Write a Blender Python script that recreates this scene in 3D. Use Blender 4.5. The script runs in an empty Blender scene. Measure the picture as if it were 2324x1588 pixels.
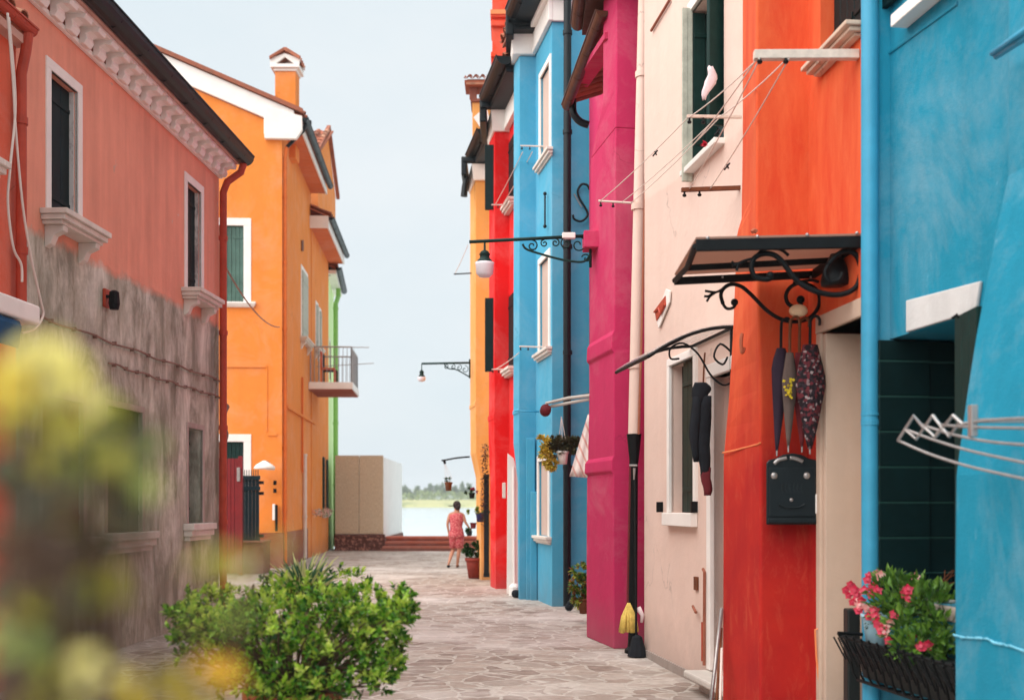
import bpy, bmesh, math, random
from mathutils import Vector, Matrix, noise
R = random.Random(7)
SC = bpy.context.scene
COL = SC.collection
# ---------------------------------------------------------------- camera, sky, sun, exposure
F, CX, HY, H = 2600.0, 1162.0, 1143.0, 1.55      # focal length, centre column, horizon row (2324 px wide frame), eye height in m
cam_d = bpy.data.cameras.new('camera'); cam = bpy.data.objects.new('camera', cam_d); COL.objects.link(cam)
cam.location = (0, 0, H); cam.rotation_euler = (math.radians(90), 0, 0)
cam_d.sensor_width = 36; cam_d.lens = 36 * F / 2324; cam_d.shift_y = (HY - 794) / 2324
cam_d.clip_start = .05; cam_d.clip_end = 8000
cam_d.dof.use_dof = True; cam_d.dof.focus_distance = 10.5; cam_d.dof.aperture_fstop = 1.9
SC.camera = cam
wd = bpy.data.worlds.new('World'); SC.world = wd; wd.use_nodes = True
nt = wd.node_tree; nt.nodes.clear()
SUN_EL, SUN_AZ = 52, 240          # azimuth measured clockwise from +Y
sky = nt.nodes.new('ShaderNodeTexSky'); sky.sky_type = 'NISHITA'; sky.sun_disc = False
sky.sun_elevation = math.radians(SUN_EL); sky.sun_rotation = math.radians(SUN_AZ)
sky.air_density = 1.0; sky.dust_density = 4.0; sky.ozone_density = 1.0
mixs = nt.nodes.new('ShaderNodeMix'); mixs.data_type = 'RGBA'; mixs.inputs[0].default_value = .93
mixs.inputs[7].default_value = (6.35, 7.05, 7.35, 1)          # the even pale cloud sheet
bg = nt.nodes.new('ShaderNodeBackground'); bg.inputs[1].default_value = .079
wo = nt.nodes.new('ShaderNodeOutputWorld')
tcw = nt.nodes.new('ShaderNodeTexCoord'); cn = nt.nodes.new('ShaderNodeTexNoise'); cn.inputs['Scale'].default_value = 2.2; cn.inputs['Detail'].default_value = 5; cn.inputs['Roughness'].default_value = .55
mpw = nt.nodes.new('ShaderNodeMapping'); mpw.inputs['Scale'].default_value = (1, 1, 2.4); nt.links.new(tcw.outputs['Generated'], mpw.inputs[0]); nt.links.new(mpw.outputs[0], cn.inputs['Vector'])
crw = nt.nodes.new('ShaderNodeValToRGB'); crw.color_ramp.elements[0].position = .36; crw.color_ramp.elements[0].color = (6.0, 6.75, 7.15, 1); crw.color_ramp.elements[1].position = .66; crw.color_ramp.elements[1].color = (6.85, 7.25, 7.45, 1)
nt.links.new(cn.outputs['Fac'], crw.inputs[0]); nt.links.new(crw.outputs[0], mixs.inputs[7])
nt.links.new(sky.outputs[0], mixs.inputs[6]); nt.links.new(mixs.outputs[2], bg.inputs[0]); nt.links.new(bg.outputs[0], wo.inputs[0])
sd = bpy.data.lights.new('sun', 'SUN'); sun = bpy.data.objects.new('sun', sd); COL.objects.link(sun)
sd.energy = 3.3; sd.angle = math.radians(95); sd.color = (1, .965, .92)
az, el = math.radians(SUN_AZ), math.radians(SUN_EL)
sdir = Vector((math.sin(az) * math.cos(el), math.cos(az) * math.cos(el), math.sin(el)))
sun.rotation_euler = sdir.to_track_quat('Z', 'Y').to_euler()
SC.view_settings.view_transform = 'Standard'; SC.view_settings.look = 'None'
SC.view_settings.exposure = .75; SC.view_settings.gamma = 1
SC.cycles.max_bounces = 8; SC.cycles.transparent_max_bounces = 16

# ---------------------------------------------------------------- helpers
def kx(x): return (x - CX) / F
def P(x, y, d): return Vector((kx(x) * d, d, H - (y - HY) / F * d))
def G(x, y):
    d = H * F / (y - HY); return Vector((kx(x) * d, d, 0))
def lin(v):
    v /= 255.; return v / 12.92 if v <= .04045 else ((v + .055) / 1.055) ** 2.4
def C(r, g, b, k=1.): return (lin(r) * k, lin(g) * k, lin(b) * k, 1)

class Wall:
    """a vertical plane: u runs along it from its near end, z up, o outwards to the street"""
    def __init__(s, A, B, side):
        s.A = Vector((A[0], A[1])); d = Vector((B[0], B[1])) - s.A
        s.L = d.length; s.u = d.normalized(); s.n = Vector((s.u.y, -s.u.x)) * side
    def uf(s, x, o=0):
        k = kx(x); return (k * (s.A.y + s.n.y * o) - s.A.x - s.n.x * o) / (s.u.x - k * s.u.y)
    def zf(s, x, y, o=0):
        d = s.A.y + s.u.y * s.uf(x, o) + s.n.y * o; return H - (y - HY) / F * d
    def uz(s, x, y, o=0): return s.uf(x, o), s.zf(x, y, o)
    def p(s, u, z, o=0):
        q = s.A + s.u * u + s.n * o; return Vector((q.x, q.y, z))
    def ud(s, d): return (d - s.A.y) / s.u.y          # u at depth d

class MB:
    def __init__(s): s.v = []; s.f = []
    def add(s, vs, fs):
        b = len(s.v); s.v += [tuple(v) for v in vs]; s.f += [tuple(b + i for i in f) for f in fs]; return s
    def hexa(s, c):   # 8 corners: bottom 4, top 4
        return s.add(c, [(0, 3, 2, 1), (4, 5, 6, 7), (0, 1, 5, 4), (1, 2, 6, 5), (2, 3, 7, 6), (3, 0, 4, 7)])
    def box(s, W, u0, u1, z0, z1, o0, o1):
        p = W.p
        return s.hexa([p(u0, z0, o0), p(u1, z0, o0), p(u1, z0, o1), p(u0, z0, o1), p(u0, z1, o0), p(u1, z1, o0), p(u1, z1, o1), p(u0, z1, o1)])
    def abox(s, x0, x1, y0, y1, z0, z1):
        return s.hexa([(x0, y0, z0), (x1, y0, z0), (x1, y1, z0), (x0, y1, z0), (x0, y0, z1), (x1, y0, z1), (x1, y1, z1), (x0, y1, z1)])
    def fbox(s, x0, y0, x1, y1, d, th):   # frontal box: rows and columns at depth d, thickness th away from the eye
        a, b = P(x0, y1, d), P(x1, y0, d); return s.abox(a.x, b.x, d, d + th, a.z, b.z)
    def poly(s, W, pts, o0, o1):
        n = len(pts); vs = [W.p(u, z, o0) for u, z in pts] + [W.p(u, z, o1) for u, z in pts]
        return s.add(vs, [tuple(range(n))[::-1], tuple(range(n, 2 * n))] + [(i, (i + 1) % n, n + (i + 1) % n, n + i) for i in range(n)])
    def prism(s, A, B):   # two matching outlines
        n = len(A); return s.add(list(A) + list(B), [tuple(range(n))[::-1], tuple(range(n, 2 * n))] + [(i, (i + 1) % n, n + (i + 1) % n, n + i) for i in range(n)])
    def loft(s, secs, cap=True):
        n = len(secs[0]); vs = [v for q in secs for v in q]; fs = []
        for k in range(len(secs) - 1):
            for i in range(n): fs.append((k * n + i, k * n + (i + 1) % n, (k + 1) * n + (i + 1) % n, (k + 1) * n + i))
        if cap: fs += [tuple(range(n))[::-1], tuple(range((len(secs) - 1) * n, len(secs) * n))]
        return s.add(vs, fs)
    def tube(s, pts, r, n=8, r1=None):
        pts = [Vector(p) for p in pts]; secs = []; up = None; m = len(pts)
        for i, p in enumerate(pts):
            t = (pts[min(i + 1, m - 1)] - pts[max(i - 1, 0)]).normalized()
            if up is None: up = t.orthogonal().normalized()
            up = (up - t * up.dot(t)); up = up.normalized() if up.length > 1e-6 else t.orthogonal().normalized()
            w = t.cross(up); rr = r if r1 is None else r + (r1 - r) * i / (m - 1)
            secs.append([p + up * math.cos(a) * rr + w * math.sin(a) * rr for a in [2 * math.pi * j / n for j in range(n)]])
        return s.loft(secs)
    def lathe(s, c, prof, n=20, axis=None):
        c = Vector(c)
        return s.loft([[c + Vector((math.cos(a) * r, math.sin(a) * r, z)) for a in [2 * math.pi * j / n for j in range(n)]] for r, z in prof])
    def ball(s, c, r, n=10, sc=(1, 1, 1)):
        c = Vector(c); secs = []
        for k in range(1, n):
            t = math.pi * k / n - math.pi / 2
            secs.append([c + Vector((math.cos(a) * math.cos(t) * r * sc[0], math.sin(a) * math.cos(t) * r * sc[1], math.sin(t) * r * sc[2])) for a in [2 * math.pi * j / (n + 2) for j in range(n + 2)]])
        return s.loft(secs)
    def build(s, name, mat, parent=None, smooth=False, bev=0, seg=2):
        me = bpy.data.meshes.new(name); off = Vector(parent['_o']) if parent is not None else Vector((0, 0, 0))
        me.from_pydata([tuple(Vector(v) - off) for v in s.v], [], s.f)
        bm = bmesh.new(); bm.from_mesh(me)
        if len(bm.faces) < 60000: bmesh.ops.recalc_face_normals(bm, faces=bm.faces)
        bm.to_mesh(me); bm.free()
        me.materials.append(mat)
        if smooth:
            for p in me.polygons: p.use_smooth = True
        o = bpy.data.objects.new(name, me); COL.objects.link(o)
        if parent is not None: o.parent = parent; o['_o'] = list(off)
        if bev:
            m = o.modifiers.new('bevel', 'BEVEL'); m.width = bev; m.segments = seg; m.limit_method = 'ANGLE'; m.angle_limit = math.radians(35)
        return o

def tag(o, label, cat, group=None, kind=None):
    o['label'] = label; o['category'] = cat
    if group: o['group'] = group
    if kind: o['kind'] = kind
    return o
def thing(name, label, cat, loc, group=None):
    o = bpy.data.objects.new(name, None); COL.objects.link(o); o.location = loc; o['_o'] = list(loc); o.empty_display_size = .1
    return tag(o, label, cat, group)
def single(o, label, cat, group=None): return tag(o, label, cat, group)
def struct(o, kind='structure'): o['kind'] = kind; return o

# ---------------------------------------------------------------- materials
class M_:
    def __init__(s, name):
        s.m = bpy.data.materials.new(name); s.m.use_nodes = True; s.t = s.m.node_tree; s.b = s.t.nodes['Principled BSDF']
        s.tc = s.t.nodes.new('ShaderNodeTexCoord')
    def n(s, typ, **k):
        q = s.t.nodes.new(typ)
        for a, v in k.items(): setattr(q, a, v)
        return q
    def l(s, a, b): s.t.links.new(a, b)
    def mapping(s, sc=(1, 1, 1), src=None):
        q = s.n('ShaderNodeMapping'); q.inputs['Scale'].default_value = sc; s.l(src or s.tc.outputs['Object'], q.inputs[0]); return q.outputs[0]
    def noise(s, scale, det=4, rough=.55, vec=None, dist=0):
        q = s.n('ShaderNodeTexNoise'); q.inputs['Scale'].default_value = scale; q.inputs['Detail'].default_value = det
        q.inputs['Roughness'].default_value = rough; q.inputs['Distortion'].default_value = dist
        s.l(vec or s.tc.outputs['Object'], q.inputs['Vector']); return q.outputs['Fac']
    def ramp(s, fac, stops, interp='LINEAR'):
        q = s.n('ShaderNodeValToRGB'); s.l(fac, q.inputs[0]); e = q.color_ramp.elements; q.color_ramp.interpolation = interp
        while len(e) < len(stops): e.new(.5)
        for el_, (p, c) in zip(e, stops): el_.position = p; el_.color = c if len(c) == 4 else (*c, 1)
        return q.outputs[0]
    def mix(s, fac, a, b, mode='MIX'):
        q = s.n('ShaderNodeMix'); q.data_type = 'RGBA'; q.blend_type = mode
        for i, v in ((0, fac), (6, a), (7, b)):
            if isinstance(v, (int, float)): q.inputs[i].default_value = v
            elif isinstance(v, tuple): q.inputs[i].default_value = v
            else: s.l(v, q.inputs[i])
        return q.outputs[2]
    def math(s, op, a, b=None, clamp=False):
        q = s.n('ShaderNodeMath', operation=op); q.use_clamp = clamp
        for i, v in ((0, a), (1, b)):
            if v is None: continue
            if isinstance(v, (int, float)): q.inputs[i].default_value = v
            else: s.l(v, q.inputs[i])
        return q.outputs[0]
    def bump(s, h, strength=.3, dist=.01, prev=None):
        q = s.n('ShaderNodeBump'); q.inputs['Strength'].default_value = strength; q.inputs['Distance'].default_value = dist
        s.l(h, q.inputs['Height'])
        if prev: s.l(prev, q.inputs['Normal'])
        return q.outputs[0]
    def out(s, col=None, rough=.8, nrm=None, metal=0, spec=.3):
        if col is not None:
            if isinstance(col, tuple): s.b.inputs['Base Color'].default_value = col
            else: s.l(col, s.b.inputs['Base Color'])
        if isinstance(rough, (int, float)): s.b.inputs['Roughness'].default_value = rough
        else: s.l(rough, s.b.inputs['Roughness'])
        s.b.inputs['Metallic'].default_value = metal; s.b.inputs['Specular IOR Level'].default_value = spec
        if nrm is not None: s.l(nrm, s.b.inputs['Normal'])
        return s.m
def g(v): return (v, v, v, 1)
def sc_(c, k): return (min(c[0] * k, 1), min(c[1] * k, 1), min(c[2] * k, 1), 1)

def stucco(name, c, dark=.8, light=1.12, streak=.3, grain=.35, scuff=None, sc=1., fade=None):
    m = M_(name)
    big = m.noise(.55 * sc, 5, .6); mid = m.noise(3.2 * sc, 6, .65)
    st = m.noise(1.0, 5, .6, m.mapping((5 * sc, 5 * sc, .45 * sc)))
    col = m.ramp(big, [(.32, sc_(c, dark)), (.68, sc_(c, light))])
    col = m.mix(.5, col, m.ramp(mid, [(.35, sc_(c, dark * 1.02)), (.65, sc_(c, light * .98))]))
    if fade: col = m.mix(m.math('MULTIPLY', m.ramp(m.noise(1.7 * sc, 6, .7), [(.45, g(0)), (.7, g(1))]), .55), col, fade)
    col = m.mix(streak, col, m.ramp(st, [(.35, sc_(c, .72)), (.62, sc_(c, 1.15))]))
    if scuff: col = m.mix(m.ramp(m.noise(2.2, 8, .75, m.mapping((3, 3, .8)), .6), [(.66, g(0)), (.72, g(1))]), col, scuff)
    # faded clouds of lime, damp tide marks near the paving, hairline cracks
    col = m.mix(m.math('MULTIPLY', m.ramp(m.noise(.9 * sc, 7, .75, None, .6), [(.46, g(0)), (.66, g(1))]), .2 + streak * .5), col, (c[0] * .6 + .3, c[1] * .6 + .28, c[2] * .6 + .26, 1))
    sep = m.n('ShaderNodeSeparateXYZ'); m.l(m.tc.outputs['Object'], sep.inputs[0])
    zz = m.math('ADD', sep.outputs[2], m.math('MULTIPLY', m.math('SUBTRACT', m.noise(2.3, 6, .7), .5), .7))
    mr = m.n('ShaderNodeMapRange'); m.l(zz, mr.inputs[0]); mr.inputs[1].default_value = .05; mr.inputs[2].default_value = .55; mr.inputs[3].default_value = .55; mr.inputs[4].default_value = 0
    col = m.mix(mr.outputs[0], col, (c[0] * .45 + .09, c[1] * .45 + .085, c[2] * .45 + .08, 1))
    vo = m.n('ShaderNodeTexVoronoi', feature='DISTANCE_TO_EDGE'); vo.inputs['Scale'].default_value = .55
    wn = m.n('ShaderNodeTexNoise'); wn.inputs['Scale'].default_value = 2.4; wn.inputs['Detail'].default_value = 6; m.l(m.tc.outputs['Object'], wn.inputs['Vector'])
    av = m.n('ShaderNodeVectorMath', operation='ADD'); m.l(m.tc.outputs['Object'], av.inputs[0]); m.l(wn.outputs['Color'], av.inputs[1]); m.l(av.outputs[0], vo.inputs['Vector'])
    ck = m.math('MULTIPLY', m.ramp(vo.outputs['Distance'], [(.0, g(1)), (.006, g(0))]), m.ramp(m.noise(.8, 3), [(.54, g(0)), (.62, g(.6))]))
    col = m.mix(ck, col, sc_(c, .45))
    n1 = m.bump(m.noise(130, 3, .6), grain, .004); n2 = m.bump(mid, .45, .025, n1)
    return m.out(col, .88, n2, spec=.18)
def plain(name, c, rough=.6, var=.12, scale=8, metal=0, bump=.1, spec=.3):
    m = M_(name); f = m.noise(scale, 6, .65)
    return m.out(m.ramp(f, [(.3, sc_(c, 1 - var)), (.7, sc_(c, 1 + var))]), rough, m.bump(m.noise(scale * 6, 3), bump, .003) if bump else None, metal, spec)
def leafmat(name, cols, trans=.35, rough=.45):
    m = M_(name); gi = m.n('ShaderNodeNewGeometry')
    stops = [(i / max(1, len(cols) - 1), c) for i, c in enumerate(cols)]
    col = m.ramp(gi.outputs['Random Per Island'], stops); m.out(col, rough, spec=.35)
    tr = m.n('ShaderNodeBsdfTranslucent'); m.l(m.mix(1., col, (1, 1, .75, 1), 'MULTIPLY'), tr.inputs[0])
    mx = m.n('ShaderNodeMixShader'); mx.inputs[0].default_value = trans
    m.l(m.b.outputs[0], mx.inputs[1]); m.l(tr.outputs[0], mx.inputs[2]); m.l(mx.outputs[0], m.t.nodes['Material Output'].inputs[0])
    return m.m

MAT = {}
MAT['white'] = plain('white paint', C(238, 233, 227), .6, .06, 3)
MAT['stone'] = stucco('istrian stone', C(222, 214, 204), .82, 1.1, .35, .3)
MAT['stone_dirty'] = stucco('weathered stone', C(180, 165, 156), .7, 1.15, .5, .4)
MAT['beige'] = stucco('beige stone surround', C(205, 180, 160), .9, 1.08, .15, .3)
MAT['green_d'] = plain('dark green paint', C(12, 44, 40), .55, .2, 12, 0, .15, .2)
MAT['green_near'] = plain('black green paint', C(9, 32, 33), .5, .2, 10, 0, .1, .15)
MAT['green_mid'] = plain('grey green paint', C(74, 104, 94), .5, .3, 2, 0, .1)
MAT['black'] = plain('black iron', C(13, 16, 18), .55, .3, 14, 0, .2, .2)
MAT['gutter'] = plain('dark gutter metal', C(10, 21, 26), .45, .3, 9, .1, .15)
MAT['copper'] = plain('brown gutter metal', C(96, 62, 48), .5, .3, 6, .4, .2)
MAT['redpipe'] = plain('painted red downpipe', C(176, 70, 50), .55, .2, 5, 0, .2)
MAT['orangepipe'] = plain('painted orange downpipe', C(216, 110, 44), .6, .12, 5)
MAT['void'] = plain('dark interior', C(18, 18, 20), .9, .1, 2)
MAT['wood'] = plain('weathered wood', C(214, 198, 184), .8, .15, 14)
MAT['brownwood'] = plain('brown wood', C(110, 62, 36), .7, .25, 14)
MAT['terracotta'] = plain('terracotta', C(165, 92, 66), .8, .2, 9)
MAT['steel'] = plain('galvanised steel', C(165, 160, 158), .35, .15, 20, .6, .1)
MAT['line'] = plain('pale washing line', C(220, 205, 195), .7, .05, 5, 0, 0)
MAT['cable'] = plain('old cable', C(140, 110, 98), .8, .25, 8, 0, 0)
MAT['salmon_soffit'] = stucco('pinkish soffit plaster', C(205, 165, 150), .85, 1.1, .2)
def glass():
    m = M_('window glass'); return m.out(C(60, 78, 80), .08, spec=.8)
MAT['glass'] = glass()
def tilem():
    m = M_('clay roof tile'); gi = m.n('ShaderNodeNewGeometry')
    c = m.ramp(gi.outputs['Random Per Island'], [(0, C(150, 82, 60)), (.4, C(186, 112, 84)), (.7, C(128, 74, 58)), (1, C(205, 150, 120))])
    c = m.mix(m.ramp(m.noise(6, 5), [(.5, g(0)), (.75, g(.6))]), c, C(90, 80, 66))
    return m.out(c, .85, m.bump(m.noise(60, 3), .3, .004))
MAT['tile'] = tilem()
MAT['greylouv'] = plain('faded grey green louvre', C(176, 178, 164), .7, .2, 10)
MAT['mailbox'] = plain('black enamel', C(22, 31, 35), .4, .2, 10)
# ---------------------------------------------------------------- the setting: paving, steps, water, far bank
def paving():
    m = M_('crazy paving'); v = m.mapping((1, 1, 1))
    nz = m.n('ShaderNodeTexNoise'); nz.inputs['Scale'].default_value = 2.2; nz.inputs['Detail'].default_value = 3; m.l(v, nz.inputs['Vector'])
    sub = m.n('ShaderNodeVectorMath', operation='SUBTRACT'); m.l(nz.outputs['Color'], sub.inputs[0]); sub.inputs[1].default_value = (.5, .5, .5)
    scl = m.n('ShaderNodeVectorMath', operation='SCALE'); m.l(sub.outputs[0], scl.inputs[0]); scl.inputs['Scale'].default_value = .32
    ad = m.n('ShaderNodeVectorMath', operation='ADD'); m.l(v, ad.inputs[0]); m.l(scl.outputs[0], ad.inputs[1])
    e = m.n('ShaderNodeTexVoronoi', feature='DISTANCE_TO_EDGE'); e.inputs['Scale'].default_value = 3.7; m.l(ad.outputs[0], e.inputs['Vector'])
    c = m.n('ShaderNodeTexVoronoi', feature='F1'); c.inputs['Scale'].default_value = 3.7; m.l(ad.outputs[0], c.inputs['Vector'])
    sep = m.n('ShaderNodeSeparateColor'); m.l(c.outputs['Color'], sep.inputs[0])
    stone = m.ramp(sep.outputs[0], [(0, C(106, 90, 80)), (.22, C(138, 122, 110)), (.45, C(164, 152, 140)), (.6, C(118, 102, 92)), (.8, C(148, 138, 128)), (1, C(182, 174, 164))])
    stone = m.mix(.35, stone, m.ramp(m.noise(9, 7, .7), [(.3, C(112, 92, 84)), (.7, C(196, 180, 170))]))
    grout = m.ramp(m.noise(14, 5), [(.3, C(158, 148, 138)), (.7, C(198, 191, 182))])
    wob = m.math('MULTIPLY', m.noise(7, 4), .06)
    jf = m.ramp(m.math('SUBTRACT', e.outputs['Distance'], wob), [(.01, g(.8)), (.038, g(0))])
    col = m.mix(jf, stone, grout)
    col = m.mix(m.ramp(m.noise(.5, 6, .7), [(.48, g(0)), (.66, g(.6))]), col, C(208, 200, 194))      # pale worn patches
    col = m.mix(m.ramp(m.noise(.9, 6, .7, m.mapping((1, .6, 1))), [(.58, g(0)), (.8, g(.35))]), col, C(84, 68, 62))
    h = m.math('SUBTRACT', m.noise(22, 5, .6), m.math('MULTIPLY', jf, .9))
    return m.out(col, m.ramp(m.noise(4, 4), [(.3, g(.6)), (.7, g(.85))]), m.bump(h, .5, .012), spec=.3)
MAT['paving'] = paving()
W_LEFT = Wall(G(110, 1521), G(497, 1397), 1)
mb = MB(); nx, ny = 60, 90
for j in range(ny + 1):
    for i in range(nx + 1):
        x = -30 + 60 * i / nx; y = -8 + 47.5 * j / ny
        mb.v.append((x, y, .012 * noise.noise(Vector((x * .6, y * .6, 0))) - .006))
for j in range(ny):
    for i in range(nx): a = j * (nx + 1) + i; mb.f.append((a, a + 1, a + nx + 2, a + nx + 1))
struct(mb.build('ground', MAT['paving'], smooth=True))
def water():
    m = M_('lagoon water'); n1 = m.noise(.35, 5, .6, m.mapping((1, .3, 1)))
    m.out(C(196, 208, 210), .16, m.bump(n1, .25, .12), spec=.6); return m.m
MAT['water'] = water()
mb = MB(); mb.add([(-720, 39.6, -.3), (720, 39.6, -.3), (720, 610, -.3), (-720, 610, -.3)], [(0, 1, 2, 3)])
struct(mb.build('water', MAT['water']))
# quay and its red steps
MAT['redstep'] = stucco('red step bricks', C(178, 92, 68), .8, 1.15, .2)
MAT['stepnose'] = stucco('dark step riser', C(128, 58, 42), .8, 1.1, .2)
mb = MB()
for k in range(3): mb.abox(-4.28, 6, 37.75 + .4 * k, 39.5, .002 + .15 * k if k else -.05, .15 * (k + 1))
q = mb.build('quay_steps', MAT['redstep'], bev=.012); struct(q)
mb = MB()
for k in range(3): mb.abox(-4.26, 5.98, 37.744 + .4 * k, 37.75 + .4 * k, .15 * k + .01, .15 * k + .085)
o = mb.build('riser', MAT['stepnose'], None); o.parent = q
mb = MB(); mb.abox(-30, 30, 39.502, 39.6, -1.5, .0)
struct(mb.build('quay_wall', MAT['stone_dirty']))
# far bank, across the lagoon
MAT['marsh'] = (lambda m: m.out(m.ramp(m.noise(.06, 6, .7, m.mapping((1, .25, 3))), [(.3, C(112, 126, 80)), (.5, C(172, 170, 118)), (.75, C(150, 156, 98))]), .95))(M_('marsh grass'))
mb = MB(); n = 160; prof = [(600, -.35), (602, .6), (612, 1.6), (640, 3.6), (700, 4.4), (900, 4.8)]
for i in range(n + 1):
    x = -700 + 1400 * i / n
    for (y, z) in prof: mb.v.append((x, y + 6 * noise.noise(Vector((x * .02, y, 0))), z + (.5 * noise.noise(Vector((x * .08, y, 3))) if z > 1 else 0)))
m_ = len(prof)
for i in range(n):
    for k in range(m_ - 1): a = i * m_ + k; mb.f.append((a, a + m_, a + m_ + 1, a + 1))
struct(mb.build('far_bank', MAT['marsh'], smooth=True))
# ---------------------------------------------------------------- building kit
def wall_mesh(mb, W, u0, u1, z0, z1, holes=(), body=.3, o=0, ends=True):
    us = sorted({u0, u1, *[h[0] for h in holes], *[h[1] for h in holes]}); zs = sorted({z0, z1, *[h[2] for h in holes], *[h[3] for h in holes]})
    us = [u for u in us if u0 <= u <= u1]; zs = [z for z in zs if z0 <= z <= z1]
    idx = {}
    def vid(u, z):
        k = (u, z)
        if k not in idx: idx[k] = len(mb.v); mb.v.append(tuple(W.p(u, z, o)))
        return idx[k]
    for a, b in zip(us, us[1:]):
        for c, d in zip(zs, zs[1:]):
            um, zm = (a + b) / 2, (c + d) / 2
            if any(h[0] < um < h[1] and h[2] < zm < h[3] for h in holes): continue
            mb.f.append((vid(a, c), vid(b, c), vid(b, d), vid(a, d)))
    for h in holes:
        a, b, c, d, r = h; p = W.p
        for q in ([(a, c), (b, c)], [(b, c), (b, d)], [(b, d), (a, d)], [(a, d), (a, c)]):
            mb.add([p(*q[0], o), p(*q[1], o), p(*q[1], o - r), p(*q[0], o - r)], [(0, 1, 2, 3)])
        mb.add([p(a, c, o - r), p(b, c, o - r), p(b, d, o - r), p(a, d, o - r)], [(0, 1, 2, 3)])
    if ends:
        p = W.p
        for a in (u0, u1): mb.add([p(a, z0, o), p(a, z1, o), p(a, z1, o - body), p(a, z0, o - body)], [(0, 1, 2, 3)])
        mb.add([p(u0, z0, o - body), p(u1, z0, o - body), p(u1, z1, o - body), p(u0, z1, o - body)], [(0, 1, 2, 3)])
        mb.add([p(u0, z1, o), p(u1, z1, o), p(u1, z1, o - body), p(u0, z1, o - body)], [(0, 1, 2, 3)])
    return mb

def leaf_panel(parent, W, u0, u1, z0, z1, o, mat, n=4, th=.035, rails=True, name='shutter', louver=False):
    mb = MB(); w = (u1 - u0) / n
    if louver:
        e = .05 * (1 if u1 > u0 else -1)
        mb.box(W, u0, u0 + e, z0, z1, o, o + th); mb.box(W, u1 - e, u1, z0, z1, o, o + th)
        mb.box(W, u0 + e, u1 - e, z0, z0 + .06, o + .001, o + th - .001); mb.box(W, u0 + e, u1 - e, z1 - .06, z1, o + .001, o + th - .001)
        k = int((z1 - z0 - .12) / .05)
        for i in range(k):
            z = z0 + .07 + i * .05; p = W.p
            mb.prism([p(u0 + e, z, o + th), p(u0 + e, z + .045, o + .004), p(u0 + e, z + .052, o + .004), p(u0 + e, z + .007, o + th)],
                     [p(u1 - e, z, o + th), p(u1 - e, z + .045, o + .004), p(u1 - e, z + .052, o + .004), p(u1 - e, z + .007, o + th)])
    else:
        for i in range(n): mb.box(W, u0 + i * w + .003, u0 + (i + 1) * w - .003, z0, z1, o, o + th)
        mb.box(W, u0 + .002, u1 - .002, z0 + .004, z1 - .004, o - .008, o - .001)
        if rails:
            for z in (z0 + (z1 - z0) * .15, z0 + (z1 - z0) * .85): mb.box(W, u0 + .01, u1 - .01, z - .02, z + .02, o + th + .001, o + th + .012)
    return mb.build(name, mat, parent, bev=.003, seg=1)

def frame_ring(mb, W, u0, u1, z0, z1, fw, o0, o1, bottom=True):
    mb.box(W, u0 - fw, u1 + fw, z1, z1 + fw, o0, o1)
    zb = z0
    if bottom: mb.box(W, u0 - fw, u1 + fw, z0 - fw, z0, o0, o1)
    mb.box(W, u0 - fw, u0, zb, z1, o0, o1); mb.box(W, u1, u1 + fw, zb, z1, o0, o1)
    return mb

def sill_mesh(W, u0, u1, z, out=.2, h=.08, brackets=True, ov=.12):
    mb = MB(); a, b = min(u0, u1) - ov, max(u0, u1) + ov
    mb.box(W, a, b, z - h * .5, z, .001, out); mb.box(W, a + .02, b - .02, z - h, z - h * .5 - .001, .001, out - .03)
    mb.box(W, a + .045, b - .045, z - h * 1.35, z - h - .001, .001, out - .07)
    if brackets:
        for c in (a + .1, b - .2):
            pts = [(0.0, 0), (out * .7, 0), (out * .68, -.05), (out * .35, -.09), (out * .22, -.17), (0.0, -.2)]
            mb.prism([W.p(c, z - h * 1.36 + q, p) for p, q in pts], [W.p(c + .1, z - h * 1.36 + q, p) for p, q in pts])
    return mb

def window(house, W, u0, u1, z0, z1, rev=.16, fw=.09, fmat='white', leaf='green_d', leaves=1, cover=1., sill=None, smat='stone', bottom=False, name='window', louver=False, fo=.02, open_=None, glass=True):
    """pane + glazing bars at the back of the reveal; children frame, shutters and sill"""
    a, b = min(u0, u1), max(u0, u1)
    mb = MB(); mb.box(W, a + .002, b - .002, z0 + .002, z1 - .002, -rev + .004, -rev + .012)
    w = mb.build(name, MAT['glass'] if glass else MAT['void'], house)
    if fw: frame_ring(MB(), W, a, b, z0, z1, fw, -.03, fo, bottom)
    mb = MB()
    if fw:
        frame_ring(mb, W, a, b, z0, z1, fw, -.03, fo, bottom); mb.build('frame', MAT[fmat], w, bev=.006)
    if glass:
        mb = MB(); c = (a + b) / 2
        for (p, q) in ((a + .003, a + .045), (c - .02, c + .02), (b - .045, b - .003)): mb.box(W, p, q, z0 + .003, z1 - .003, -rev + .013, -rev + .045)
        for zz in (z0 + .003, (z0 + z1) / 2, z1 - .043): mb.box(W, a + .046, c - .021, zz, zz + .04, -rev + .014, -rev + .04); mb.box(W, c + .021, b - .046, zz, zz + .04, -rev + .014, -rev + .04)
        mb.build('glazing_bar', MAT['white'], w, bev=.003, seg=1)
    if leaves:
        o = -rev + .06
        for k in range(leaves):
            p = a + .005 + (b - a - .01) * k / leaves * cover; q = a + .005 + (b - a - .01) * (k + 1) / leaves * cover
            leaf_panel(w, W, p, q - .004, z0 + .006, z1 - .006, o, MAT[leaf], n=3, louver=louver)
    if sill:
        out, h, br = sill; sill_mesh(W, a - fw, b + fw, z0 - (fw if bottom else 0) - .001, out, h, br).build('sill', MAT[smat], w, bev=.006)
    return w

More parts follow.
